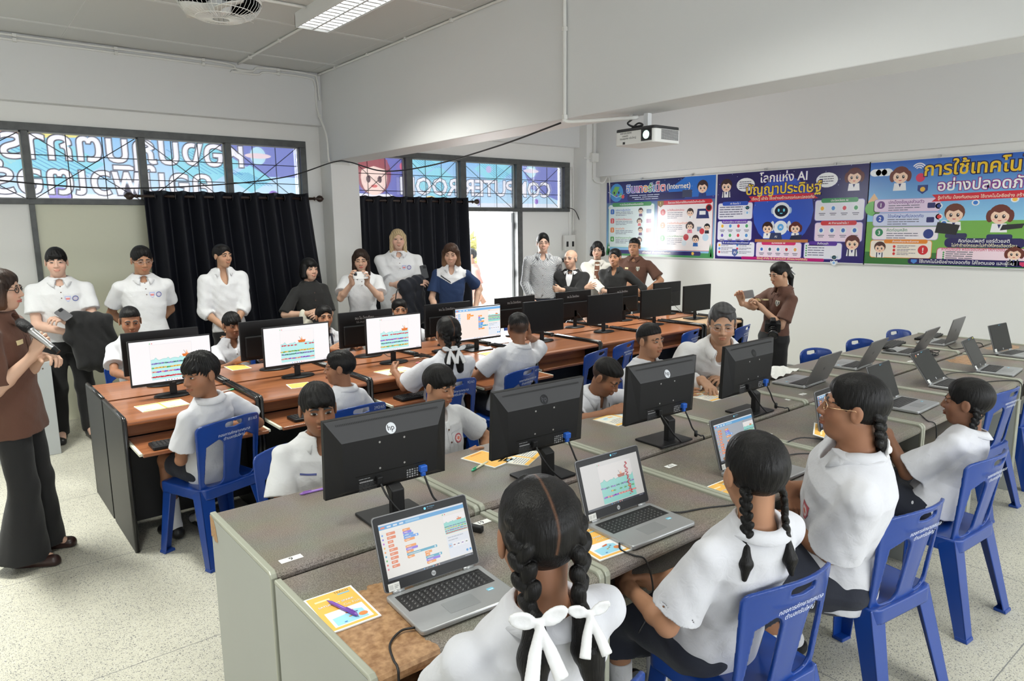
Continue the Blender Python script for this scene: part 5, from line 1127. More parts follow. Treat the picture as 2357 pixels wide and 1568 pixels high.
# ------------------------------------------------------------------ monitors on the grey desks, backs to us
HW, HH = .495, .292; MBK = mat('monitor_back', (.0115, .0115, .012), .5, spec=.3, bump=(400, .05)); MBS = mat('monitor_back_panel', (.034, .034, .036), .45, spec=.35)
BLUEC = mat('plug_blue', (.02, .12, .55), .35)
def hp_monitor(label, x, y, rz, tilt, ch=True):
    o = thing('monitor', label, 'monitor', (x, y, ZW), rz, 'monitors on the grey desks'); zc = 1.041 - ZW; T = Matrix.Translation((0, 0, zc)) @ Matrix.Rotation(tilt, 4, 'X')
    def bd(m, name, mt, **k): return m.build(name, mt, o, **k)
    w, h = HW / 2, HH / 2; m = MB(); m.M = T
    m.hexa([(-w, -.006, -h), (w, -.006, -h), (w, .014, -h), (-w, .014, -h), (-w, -.006, h), (w, -.006, h), (w, .014, h), (-w, .014, h)])
    a = [(-w + .002, -.006, -h + .004), (w - .002, -.006, -h + .004), (w - .002, -.006, h - .002), (-w + .002, -.006, h - .002)]; b = [(-w + .06, -.040, -h + .03), (w - .06, -.040, -h + .03), (w - .052, -.040, h - .080), (-w + .052, -.040, h - .080)]
    m.add(a + b, [(4, 5, 6, 7), (0, 1, 5, 4), (1, 2, 6, 5), (3, 0, 4, 7)]); bd(m, 'back_cover', MBK)
    m = MB(); m.M = T; m.add([a[3], a[2], b[2], b[3]], [(0, 1, 2, 3)]); bd(m, 'top_panel', MBS)
    n = Vector((0, -.078, .034)).normalized(); up = Vector((0, .034, .078)).normalized(); O = T @ Vector((0, -.0245, h - .043)) ; R = T.to_3x3()
    def fr(u, v, off=.0006): p = T @ (Vector((u, -.0245, h - .043)) + up * v + n * off * -1 * -1); return frame(p, R @ Vector((1, 0, 0)), R @ up)
    c = Cv(.0003)
    for i in range(64): q = -.205 + .41 * i / 63; c.poly([(q, .010), (q + .0035, .010), (q + .0015, .017), (q - .002, .017)], (10, 10, 11), 0)
    c.build('vent', PRINT, fr(0, .012), o)
    c = Cv(.0004); hp_logo(c, 0, -.012, .020, (205, 208, 212) if ch else (26, 26, 28), (24, 24, 26) if ch else (75, 75, 78), 1); c.build('logo', mat('logo_print', attr=True, rough=.25, metal=.6 if ch else 0), fr(0, -.006), o)
    m = MB(); m.M = T
    for x_, z_ in ((-.05, .045), (.05, .045), (-.05, -.055), (.05, -.055)): m.lathe([(.001, -.0412), (.004, -.041), (.004, -.039)], (x_, 0, z_), 8, 'y')
    bd(m, 'screw', STEEL)
    m = MB(); m.M = T; m.hexa([(-.185, -.0150, -h + .008), (.185, -.0150, -h + .008), (.185, -.004, -h + .008), (-.185, -.004, -h + .008), (-.145, -.0415, -.068), (.145, -.0415, -.068), (.145, -.03, -.068), (-.145, -.03, -.068)]); bd(m, 'port_recess', mat('recess_black', (.006, .006, .006), .6))
    c = Cv(.0002); g_ = (170, 170, 172); c.lines(-.135, -.083, .075, 1, .006, g_, 0, .002)
    for i in range(22): c.rect(-.132 + i * .0024, -.0965, .0013 if i % 3 else .002, .006, g_, 0)
    c.lines(-.135, -.103, .075, 6, .0055, (105, 105, 108), 0, .0014)
    for i in range(5):
        for j in range(4): c.rect(.058 + i * .0105, -.092 - j * .009, .0065, .0055, g_ if (i + j) % 3 else (120, 120, 122), 0, .001)
    c.build('rating_label', PRINT, frame(T @ Vector((0, -.0419, 0)), R @ Vector((1, 0, 0)), R @ Vector((0, 0, 1))), o)
    m = MB(); m.M = T; m.box((.108, -.060, -.105), (.138, -.040, -.080)); m.box((.114, -.058, -.122), (.132, -.044, -.105)); bd(m, 'vga_plug', BLUEC, bevel=.003)
    m = MB(); m.M = T; m.box((-.070, -.060, -.112), (-.048, -.040, -.082)); bd(m, 'power_plug', BLACKP, bevel=.003)
    m = MB(); m.prism([(-.045, .13), (-.075, .115), (-.075, .006), (-.045, .006), (-.045, .085), (-.02, .12)], -.026, .026, 'x'); bd(m, 'neck', BLACKP, bevel=.004)
    m = MB(); m.prism(rrect(-.115, -.115, .115, .065, .008, 3), 0, .010); bd(m, 'base', BLACKP, bevel=.003)
    for x_, pts, nm in ((.123, [(.123, -.055, zc - .122), (.128, -.075, zc - .16), (.14, -.085, zc - .20), (.155, -.09, zc - .222)], 'vga_cable'), (-.059, [(-.059, -.055, zc - .11), (-.05, -.085, zc - .15), (-.02, -.10, zc - .20), (.02, -.12, .010)], 'power_cable')):
        MB().tube(cable(pts, 6), .004, 8).build(nm, WIRE, o, smooth=True)
    MB().lathe([(.005, -.016), (.009, -.013), (.009, .013), (.005, .016)], (.160, -.095, zc - .236), 10, 'z').build('ferrite', WIRE, o, smooth=True)
    return o
hp_monitor('nearest large monitor back, with shiny round logo, hiding the boy', 1.217, 2.236, -.04, .058)
hp_monitor('monitor back with dark round logo, second from the left', 1.919, 2.18, -.042, .066, False)
hp_monitor('monitor back with shiny round logo in front of the plump boy', 2.706, 2.155, -.042, .057)
hp_monitor('monitor back in front of the man in glasses', 3.501, 2.176, .012, .04, False)
for i, (lb, pts) in enumerate((('first', [(1.38, 2.11, .80), (1.40, 2.08, .792), (1.42, 2.06, .789), (1.43, 2.045, .75), (1.43, 2.04, .55)]), ('second', [(2.08, 2.07, .80), (2.10, 2.06, .792), (2.12, 2.04, .77), (2.12, 2.035, .5)]), ('third', [(2.87, 2.05, .80), (2.89, 2.045, .79), (2.91, 2.035, .76), (2.91, 2.03, .5)]), ('fourth', [(3.66, 2.07, .80), (3.70, 2.05, .79), (3.73, 2.035, .76), (3.73, 2.03, .5)]))): cab('black cable running off the grey desk edge below the %s monitor back' % lb, pts, .004)

# ------------------------------------------------------------------ laptops
SILV = mat('laptop_silver', (.42, .43, .44), .35, .55); SILD = mat('laptop_lid_grey', (.20, .20, .205), .4, .5); KEYB = mat('key_black', (.012, .012, .013), .4); PADM = mat('touchpad', (.33, .34, .35), .35, .4)
def laptop(label, x, y, rz, tilt, draw=None, sticker=True, marks=0):
    """hinge line at local y=0, keyboard towards -y"""
    o = thing('laptop', label, 'laptop', (x, y, .776 if y < 2.03 else ZW), rz, 'laptops on the grey desks'); w = .1625
    m = MB(); m.prism(rrect(-w, -.222, w, .005, .012, 3), .002, .017); m.build('base', SILV, o, bevel=.004)
    MB().prism(rrect(-w + .006, -.216, w - .006, 0, .012, 3), 0, .003).build('base_underside', BLACKP, o)
    MB().box((-.143, -.112, .0165), (.143, -.018, .0176)).build('keyboard_well', KEYB, o)
    k = MB()
    for r in range(6):
        n = 15 if r else 16
        for i in range(n):
            kw = .278 / n
            if r == 5 and 4 <= i <= 8: continue
            k.hexa([(-.139 + i * kw + .0008, -.109 + r * 0 + (5 - r) * .0152 * 1 + .0006, .0176), (-.139 + (i + 1) * kw - .0008, -.109 + (5 - r) * .0152 + .0006, .0176), (-.139 + (i + 1) * kw - .0008, -.109 + (5 - r) * .0152 + .0140, .0176), (-.139 + i * kw + .0008, -.109 + (5 - r) * .0152 + .0140, .0176)] + [(-.139 + i * kw + .0022, -.109 + (5 - r) * .0152 + .0018, .0192), (-.139 + (i + 1) * kw - .0022, -.109 + (5 - r) * .0152 + .0018, .0192), (-.139 + (i + 1) * kw - .0022, -.109 + (5 - r) * .0152 + .0128, .0192), (-.139 + i * kw + .0022, -.109 + (5 - r) * .0152 + .0128, .0192)])
    k.hexa([(-.065, -.108, .0176), (.03, -.108, .0176), (.03, -.095, .0176), (-.065, -.095, .0176), (-.064, -.107, .0192), (.029, -.107, .0192), (.029, -.096, .0192), (-.064, -.096, .0192)]); k.build('key', KEYB, o)['kind'] = 'stuff'
    c = Cv(.0001); rd = random.Random(3)
    for r in range(5):
        for i in range(14): c.rect(-.134 + i * .0187, -.104 + r * .0152, .004, .0016, (190, 190, 190), 0); c.rect(-.130 + i * .0187, -.0995 + r * .0152, .003, .0014, (160, 160, 160), 0)
    c.build('key_legend', PRINT, frame((0, 0, .0194), (1, 0, 0), (0, 1, 0)), o)
    MB().prism(rrect(-.055, -.190, .045, -.130, .003, 3), .0168, .0175).build('touchpad', PADM, o)
    c = Cv(.0001); c.rect(.095, -.150, .022, .014, (120, 190, 215), 0); c.rect(.098, -.147, .016, .003, (230, 245, 250), 1); c.build('sticker', PRINT, frame((0, 0, .0172), (1, 0, 0), (0, 1, 0)), o)
    for sx in (-1, 1): MB().lathe([(.006, sx * .12 - .018), (.006, sx * .12 + .018)], (0, .004, .019), 10, 'x').build('hinge', SILV, o, smooth=True)
    T = Matrix.Translation((0, .003, .021)) @ Matrix.Rotation(-tilt, 4, 'X'); h = .222; R = T.to_3x3()
    m = MB(); m.M = T; m.prism(rrect(-w, .002, w, h, .010, 4), -.001, .006, 'y'); m.build('lid', SILD, o, bevel=.0015)
    m = MB(); m.M = T; m.prism(rrect(-w + .003, .004, w - .003, h - .003, .008, 4), -.0022, -.0008, 'y'); m.build('bezel', BLACKP, o)
    def fr(x_, z_, d): return frame(T @ Vector((x_, -.0022 - d, z_)), R @ Vector((1, 0, 0)), R @ Vector((0, 0, 1)))
    if draw: c = Cv(.0001); draw(c, .292, .164); c.build('screen', SCRL, fr(-.146, .033, .0002), o)
    else: m = MB(); m.M = T; m.box((-.146, -.0027, .033), (.146, -.0022, .197)); m.build('screen', OFFM, o)
    c = Cv(.0002); hp_logo(c, 0, .017, .0075, (190, 192, 195), (20, 20, 22), 0); c.build('logo', PRINT, fr(0, 0, .0002), o)
    c = Cv(.0002); c.rect(.005, .203, .042, .013, (8, 10, 16), 0); c.ell(.013, .2095, .004, .004, (120, 210, 240), 1, 12); c.text('HD Webcam', .020, .2105, .005, (130, 190, 225), 1); c.rect(.020, .206, .02, .0012, (90, 110, 130), 1); c.ell(-.012, .209, .0028, .0028, (20, 20, 24), 0, 10); c.build('webcam_label', PRINT, fr(0, 0, .0002), o)
    if sticker: c = Cv(.0002); c.rect(-.150, .004, .036, .022, (232, 232, 228), 0); c.text('Windows', -.130, .018, .006, (60, 60, 60), 1, 'l', 0, None, .015); c.lines(-.130, .014, .013, 2, .004, (110, 110, 110), 1); c.rect(-.147, .008, .012, .013, (205, 205, 202), 1); c.build('white_sticker', PRINT, fr(0, 0, .0003), o)
    if marks:
        c = Cv(.0002)
        if marks == 1: c.poly([(-.12, .19), (-.095, .205), (-.075, .185), (-.105, .172)], (225, 120, 110), 0); c.poly([(-.115, .188), (-.1, .198), (-.092, .186)], (240, 200, 90), 1); c.rect(-.06, .20, .02, .006, (230, 230, 235), 0); c.ell(-.05, .055, .010, .009, (240, 240, 240), 0)
        if marks == 2: c.rect(.12, .205, .02, .008, (225, 225, 60), 0)
        c.build('sticker_marks', PRINT, fr(0, 0, .0003), o)
    c = Cv(.0002); hp_logo(c, 0, 0, .016, (120, 120, 123), (40, 40, 42), 0); c.build('lid_logo', PRINT, frame(T @ Vector((0, .0062, h * .5)), R @ Vector((-1, 0, 0)), R @ Vector((0, 0, 1))), o)
    return o
laptop('laptop with coloured block editor on the worn foreground desk', 1.059, 1.683, -.07, .37, lambda c, w, h: editor(c, w, h, 2))
laptop('laptop showing the fishing game crossed by a red fish column', 1.854, 1.655, -.045, .31, lambda c, w, h: (full_game(c, w, h, (('b', .40, .8), ('g', .29, .7), ('p', .16, 1.1)), gx=.28, gw=.58, boat=.64, seed=11, page=(214, 212, 208), sky=(226, 222, 218), water=(140, 214, 202), dark=True), [fish(c, w * .77 + random.uniform(-.006, .006) + .03 * (.5 - i / 46) * w * .3, h * (.12 + .74 * i / 46), w * .012, (190, 30, 50), 8) for i in range(46)]))
laptop('laptop half hidden by the head of the girl with short plaits', 2.665, 1.66, 0, .30, lambda c, w, h: editor(c, w, h, 6, dim=(170, 178, 190)))
laptop('laptop beside the girl in glasses with yellow booklet in front', 3.469, 1.638, .03, .19, lambda c, w, h: editor(c, w, h, 9, dim=(105, 110, 130)))
laptop('dark screened laptop behind the head of the girl in glasses', 4.318, 1.73, .026, .346)
laptop('dark screened laptop with colourful stickers on its corner', 5.076, 1.737, .031, .60, None, True, 1)
laptop('dark screened laptop with a yellow mark on its corner', 5.794, 1.703, .099, .49, None, True, 2)
laptop('dark screened laptop upright at the right end of the near row', 6.646, 1.809, -.10, .29)
laptop('grey laptop turned away, first right of the monitor before the man', 4.405, 2.235, PI + .05, .42, None, False)
laptop('grey laptop turned away, second right of the monitor before the man', 5.204, 2.277, PI + .071, .45, None, False)
laptop('grey laptop turned away in front of tangled black cables', 6.062, 2.242, PI + .061, .47, None, False)
laptop('grey laptop turned away at the far right end of the row', 6.75, 2.24, PI + .049, .24, None, False)
# laptop leads
lead = lambda lb, pts: cab(lb, pts, .0032)
lead('black lead from the foreground laptop over the worn desk edge', [(.886, 1.515, .785), (.85, 1.53, .782), (.80, 1.50, .779), (.775, 1.44, .778), (.765, 1.40, .778), (.76, 1.388, .73), (.76, 1.385, .45)])
lead('black lead hanging in front of the desk from the game laptop', [(1.68, 1.50, .785), (1.655, 1.47, .78), (1.66, 1.42, .778), (1.69, 1.392, .76), (1.72, 1.385, .66), (1.71, 1.385, .58), (1.65, 1.385, .52)])
lead('black lead on the desk right of the game laptop', [(2.02, 1.55, .785), (2.06, 1.53, .78), (2.16, 1.50, .778), (2.3, 1.44, .778), (2.42, 1.47, .778)])
lead('black lead right of the laptop of the girl with short plaits', [(2.83, 1.56, .785), (2.90, 1.60, .79), (3.02, 1.60, .778), (3.1, 1.54, .778), (3.2, 1.52, .778)])
lead('black lead behind the laptop of the girl in glasses', [(3.31, 1.60, .785), (3.2, 1.68, .80), (3.10, 1.72, .778), (3.0, 1.75, .778)])
lead('black lead in front of the dark laptop behind the girl in glasses', [(4.16, 1.50, .785), (4.1, 1.45, .778), (4.06, 1.42, .778), (4.1, 1.392, .75), (4.12, 1.388, .6)])
lead('black lead over the desk edge behind the rightmost girl', [(5.24, 1.55, .785), (5.4, 1.52, .778), (5.52, 1.44, .778), (5.55, 1.392, .76), (5.56, 1.388, .65)])
lead('black lead between the third grey laptop and the back row', [(5.63, 1.66, .785), (5.5, 1.75, .79), (5.4, 1.8, .778), (5.3, 1.75, .778)])
lead('black lead between the two rightmost laptops', [(6.48, 1.8, .785), (6.35, 1.9, .79), (6.25, 1.93, .778), (6.2, 1.85, .778)])
m = MB(); rd = random.Random(5); m.tube(cable([(6.02 + rd.uniform(-.17, .17), 2.18 + rd.uniform(-.09, .05), .79 + rd.uniform(0, .03)) for _ in range(26)], 6), .0035, 6); tag(m.build('cable_tangle', WIRE, smooth=True), 'tangle of black cables on the far grey row beside a laptop', 'cable')
cab('black cable on the grey desk beside the end laptop', [(6.6, 2.2, .79), (6.5, 2.12, .788), (6.7, 2.08, .788), (6.9, 2.12, .788), (6.95, 2.06, .788), (6.97, 2.04, .70)], .004)
cab('thin black lead curling on the grey desk before the white wall', [(4.3, 2.5, .79), (4.5, 2.6, .79), (4.7, 2.62, .79), (4.75, 2.52, .788), (4.9, 2.45, .788)])
ad = thing('power_adapter', 'black power plug lying beside the label 19', 'adapter', (1.39, 1.885, .776), rad(22)); MB().prism([(-.012, 0), (.012, 0), (.012, .055), (.006, .085), (-.006, .085), (-.012, .055)], 0, .022).build('plug', BLACKP, ad, bevel=.004); MB().tube([(0, .085, .012), (0, .11, .012)], .005, 8).build('strain_relief', BLACKP, ad)

# ------------------------------------------------------------------ keyboards, mice, booklets, pens, number labels
def keyboard(label, x, y, z, rz):
    o = thing('keyboard', label, 'keyboard', (x, y, z), rz); MB().prism(rrect(-.22, -.065, .22, .065, .01, 3), 0, .018).build('case', BLACKP, o, bevel=.004); k = MB()
    for r in range(5):
        for i in range(20):
            q = -.205 + i * .0206; k.hexa([(q, -.05 + r * .0198, .018), (q + .0185, -.05 + r * .0198, .018), (q + .0185, -.033 + r * .0198, .018), (q, -.033 + r * .0198, .018), (q + .003, -.047 + r * .0198, .025), (q + .0155, -.047 + r * .0198, .025), (q + .0155, -.036 + r * .0198, .025), (q + .003, -.036 + r * .0198, .025)])
    k.build('key', DGREY, o)['kind'] = 'stuff'; return o
keyboard('black keyboard on the pulled-out tray at the left end', 1.02, 4.17, .655, 0); keyboard('black keyboard on the tray of the profile boy', 1.83, 4.20, .655, .03); keyboard('black keyboard on the tray left of the girl with white bows', 2.60, 4.2, .655, 0)
keyboard('black keyboard lying on the desk at the far right', 7.0, 2.50, ZW, .1); keyboard('black keyboard beside a mouse on the far grey row', 6.3, 2.54, ZW, .15); keyboard('black keyboard lying flat left of the boy touching his ear', 3.42, 4.98, ZW, .1)
def mouse(label, x, y, z, rz):
    o = thing('computer_mouse', label, 'mouse', (x, y, z), rz); F = Fld(); F.ell((0, 0, .008), (.03, .055, .028)); F.cut((0, 0, 0), (0, 0, -1)); mesh_np('shell', *F.mesh(.004), BLACKP, o); MB().lathe([(.001, -.003), (.006, -.003), (.006, .003), (.001, .003)], (0, .025, .034), 10, 'x').build('wheel', DGREY, o)
mouse('black mouse beside the third laptop turned away', 5.93, 2.40, ZW, .3); mouse('black mouse beside the keyboard at the far right', 6.82, 2.45, ZW, .3); mouse('black mouse by the hand of the rightmost girl', 3.62, 1.50, .776, .2)
def sheet(p, n=10, rise=.012, sd=0):   # p: w, h -> curved page grid
    w, h = p; return [[(-w / 2 + w * i / n, -h / 2 + h * j / n, .002 + rise * math.sin(PI * i / n + sd) ** 2 * (.5 + .5 * j / n)) for i in range(n + 1)] for j in range(n + 1)]
PAPER = mat('paper', (.83, .83, .80), .6)
def booklet(label, x, y, z, rz, kind='cover', w=.148, h=.21):
    o = thing('booklet', label, 'booklet', (x, y, z), rz, 'yellow activity booklets'); yel = (246, 190, 92)
    MB().box((-w / 2 if kind != 'open' else -w, -h / 2, 0), (w / 2 if kind != 'open' else w, h / 2, .003)).build('pages', PAPER, o)
    c = Cv(.00025)
    if kind == 'cover':
        c.rect(-w / 2, -h / 2, w, h, (250, 250, 248), 0); c.rect(-w / 2 + .006, -h / 2 + .006, w - .012, h - .012, yel, 1); c.rect(-w * .36, -h * .42, w * .76, h * .40, (248, 248, 250), 2); c.poly([(-w * .3, -h * .40), (w * .32, -h * .40), (w * .32, -h * .16), (w * .15, -h * .12), (-w * .05, -h * .18), (-w * .3, -h * .2)], (160, 218, 240), 3)
        c.text('TEACH', w * .38, h * .40, .014, (70, 70, 72), 2, 'r'); c.rect(w * .13, h * .345, w * .25, .007, (130, 190, 215), 2); c.rect(-w * .36, h * .30, w * .3, .009, (252, 228, 180), 2); c.text('SATURDAY SPARK', -.002, h * .14, .016, (252, 252, 250), 3, 'c', .004, (.03, (160, 150, 140)), w * .72); c.text('Go Fish', w * .08, h * .03, .021, (250, 240, 200), 3, 'l', .002, (.03, (190, 160, 110)), w * .34)
        c.poly([(-w * .02, -h * .15), (w * .16, -h * .12), (w * .13, -h * .17), (w * .0, -h * .18)], (205, 105, 70), 4); c.ell(w * .26, -h * .30, w * .09, h * .05, (230, 140, 80), 4)
        for q, r, cl in ((.1, -.24, (120, 130, 90)), (.18, -.2, (90, 100, 140)), (.02, -.27, (200, 150, 60)), (-.12, -.36, (70, 130, 200))): c.ell(w * q, h * r, .005, .003, cl, 4, 8)
    elif kind == 'back':
        c.rect(-w / 2, -h / 2, w, h, (250, 250, 248), 0); c.rect(-w / 2 + .006, -h / 2 + .006, w - .012, h - .012, yel, 1)
        for i in range(9): c.rect(-w * .42, h * .38 - i * h * .075, w * .84, .0012, (250, 214, 140), 2)
        c.rect(-w * .3, -h * .42, w * .5, .01, (228, 150, 60), 2)
    else:
        for sx in (0, 1):
            x0 = -w if not sx else 0; c.rect(x0, -h / 2, w, h, (244, 238, 222), 0); c.rect(x0 + .004, h * .36, w - .008, .020, (246, 190, 84), 1); c.rect(x0 + (0 if sx else w - .007), -h / 2, .007, h, (244, 196, 100), 1); c.rect(x0, -h / 2, w, .008, (244, 196, 100), 1); c.lines(x0 + .015, h * .30, w * .8, 6, .012, (140, 150, 165), 1); c.rect(x0 + w * .15, -h * .38, w * .7, h * .30, (226, 236, 232), 1); c.rect(x0 + w * .2, -h * .34, w * .25, h * .12, (246, 205, 140), 2); c.ell(x0 + w * .62, -h * .25, w * .12, h * .05, (170, 205, 225), 2); c.rect(x0 + .008, -h * .46, w - .016, .008, (246, 210, 130), 1)
    c.build('cover_print' if kind != 'open' else 'page_print', PRINT, frame((0, 0, .0034), (1, 0, 0), (0, 1, 0)), o); return o
booklet('yellow booklet with a purple pen on the worn foreground desk', .782, 1.745, .776, -.05); booklet('yellow booklet half under the game laptop', 1.63, 1.56, .776, -.1); booklet('tilted yellow booklet before the laptop of the girl in glasses', 3.36, 1.585, .800, .45).rotation_euler = (rad(14), rad(-8), .45)
booklet('yellow booklet corner peeking left of the girl with short plaits', 2.40, 1.52, .776, 0)
booklet('open yellow booklet on the grey desk between two monitor backs', 1.87, 2.48, ZW, PI + .2, 'back'); booklet('white booklet lying under the second monitor back', 2.0, 2.40, ZW, PI + .5, 'open', .10, .15); booklet('open yellow booklet under the boy bending over the desk', 2.86, 2.54, ZW, PI + .05, 'open', .15, .18); booklet('booklet with green stripes before the man in glasses', 3.66, 2.52, ZW, PI, 'open', .13, .20)
booklet('open booklet on the first desk of the near wooden row', .97, 4.60, ZW, .06, 'open', .135, .19); booklet('yellow booklet in front of the profile boy', 1.83, 4.56, ZW, -.15, 'back', .15, .15); booklet('open booklet left of the girl with white bows', 2.57, 4.54, ZW, .12, 'open', .135, .19); booklet('yellow booklet by the elbow of the boy touching his ear', 3.54, 4.62, ZW, .0, 'back', .19, .16)
booklet('booklet lying before the boy behind the second monitor', 1.72, 5.50, ZW, PI, 'back'); booklet('booklet beside the monitor with two handwritten lines', 2.98, 5.40, ZW, PI + .2, 'open', .1, .15); booklet('booklet beside the monitor below the navy and white woman', 3.66, 5.45, ZW, PI, 'back')
def pen(label, x, y, z, rz, c1, c2, ln=.14):
    o = thing('pen', label, 'pen', (x, y, z + .0055), rz); MB().lathe([(.001, -ln / 2), (.003, -ln / 2 + .012), (.005, -ln / 2 + .02), (.005, ln / 2 - .03), (.001, ln / 2 - .029)], (0, 0, 0), 10, 'y').build('barrel', mat('pen_%s' % str(c1), c1, .3), o, smooth=True)
    MB().lathe([(.001, ln / 2 - .032), (.0056, ln / 2 - .03), (.0056, ln / 2 - .006), (.003, ln / 2), (.001, ln / 2 + .004)], (0, 0, 0), 10, 'y').box((-.0015, ln / 2 - .045, .004), (.0015, ln / 2 - .01, .008)).build('cap', mat('pen_%s' % str(c2), c2, .3), o)
pen('purple pen lying on the foreground booklet', .778, 1.735, .7815, PI + .25, (.20, .08, .42), (.16, .05, .36), .13); pen('purple pen on the desk edge before the hidden boy', 1.10, 2.625, ZW, 1.5, (.36, .20, .62), (.30, .14, .5)); pen('white and yellow pen with green tip before the second monitor', 1.78, 2.42, ZW, PI - 1.2, (.75, .75, .55), (.02, .38, .18)); pen('white pen with green tip on the desk of the boy looking back', 1.38, 4.72, ZW, -1.3, (.8, .8, .78), (.05, .5, .2)); pen('pink and white pen left of the girl with white bows', 2.90, 4.66, ZW, 1.2, (.75, .65, .66), (.7, .25, .3))
def num(label, t, x, y, z, rz=0, w=.075, h=.030):
    o = Cv(.0003); o.rect(-w / 2, -h / 2, w, h, (240, 240, 238), 0); o.text(t, 0, -h * .32, h * .95, (30, 30, 32), 1, 'c', .01); q = o.build('number_label', PRINT, frame((x, y, z + .0008), (math.cos(rz), math.sin(rz), 0), (-math.sin(rz), math.cos(rz), 0))); tag(q, label, 'label', 'white number labels')
num('white label 9 stuck on the far grey desk at the left', '9', .785, 2.12, ZW); num('white label 19 behind the foreground laptop', '19', 1.437, 1.955, .776); num('white label 13 on the near grey desk beside the game laptop', '13', 2.447, 1.885, .776, PI, .06); num('white label below the third monitor back', '15', 3.13, 2.14, ZW, PI, .06); num('white label right of the monitor before the man', '16', 3.93, 2.15, ZW, PI, .06); num('white label on the desk below the first laptop turned away', '17', 4.11, 2.16, ZW, PI, .06); num('white label beside the laptop of the girl with short plaits', '14', 3.2, 1.86, .776, PI, .06); num('white label on the desk below the second laptop turned away', '18', 5.7, 2.15, ZW, PI, .07); num('white label on the desk left of the laptop with stickers', '20', 4.76, 1.9, .776, PI, .07)
for lb, x, y, z in (('white scrap of paper on the wooden desk right of the open booklet', 2.98, 4.90, ZW), ('white label on the wooden desk right of the ear-touching boy', 4.42, 4.93, ZW), ('white paper on the desk before the monitor with the third black screen', 5.2, 4.93, ZW)): q = Cv(.0003); q.rect(-.03, -.012, .06, .024, (225, 225, 222), 0); tag(q.build('paper_label', PRINT, frame((x, y, z + .0008), (1, 0, 0), (0, 1, 0))), lb, 'label')
o = thing('paper_stack', 'crumpled white paper and small bag on the desk behind the seated man', 'paper', (4.48, 2.56, ZW)); q = MB(); q.grid([[(-.15 + .03 * i, -.09 + .03 * j, .012 + .016 * math.sin(i * 1.1 + j * .8) ** 2 + .02 * (i / 10)) for i in range(11)] for j in range(7)]); q.build('sheet', PAPER, o, solid=.001)
F = Fld(); F.ell((-.19, .0, .02), (.09, .06, .022)); F.cut((0, 0, 0), (0, 0, -1)); mesh_np('pouch', *F.mesh(.006), mat('brown_pouch', (.12, .07, .05), .6), o)

# ------------------------------------------------------------------ posters on the right wall
def kid(c, x, y, s, L, girl=False, shirt=(245, 245, 248), face=(252, 216, 190), hair=(58, 34, 32), tie=(40, 45, 110), bag=False):
    if girl:
        for sx in (-1, 1): c.ell(x + sx * s * .50, y - s * .02, s * .20, s * .36, hair, L, 14)
    c.ell(x, y + s * .10, s * .56, s * .54, hair, L + 1); c.poly([(x - s * .42, y - s * .95), (x + s * .42, y - s * .95), (x + s * .36, y - s * .45), (x - s * .36, y - s * .45)], shirt, L + 1)
    if bag:
        for sx in (-1, 1): c.rect(x + sx * s * .26 - s * .05, y - s * .95, s * .10, s * .5, (60, 60, 80), L + 2)
    c.poly([(x - s * .09, y - s * .5), (x + s * .09, y - s * .5), (x, y - s * .75)], tie, L + 2)
    c.ell(x, y - s * .06, s * .46, s * .42, face, L + 2); c.poly([(x - s * .5, y + s * .02), (x - s * .3, y + s * .24), (x - s * .05, y + s * .16), (x + s * .2, y + s * .26), (x + s * .5, y + s * .0), (x + s * .46, y + s * .38), (x, y + s * .62), (x - s * .46, y + s * .38)], hair, L + 3)
    for sx in (-1, 1): c.ell(x + sx * s * .19, y - s * .05, s * .085, s * .115, (52, 34, 40), L + 3, 12); c.ell(x + sx * s * .19 + s * .02, y - s * .01, s * .03, s * .04, (250, 250, 250), L + 4, 8); c.ell(x + sx * s * .30, y - s * .22, s * .07, s * .045, (248, 178, 168), L + 3, 10)
    c.ell(x, y - s * .26, s * .10, s * .06, (214, 92, 92), L + 3, 12, 180, 360)
def pill(c, x, y, w, h, col, t, L, size=None, tc=(255, 255, 255), bold=.008): c.rect(x, y, w, h, col, L, h * .45); c.text(t, x + w / 2, y + h * .27, size or h * .62, tc, L + 1, 'c', bold, None, w * .92)
def cardbox(c, x, y, w, h, col, edge, L): c.rect(x - .006, y - .006, w + .012, h + .012, edge, L, .03); c.rect(x, y, w, h, col, L + 1, .026)
PW_, PH_ = 1.955, 1.10
NAVY = (34, 28, 92)
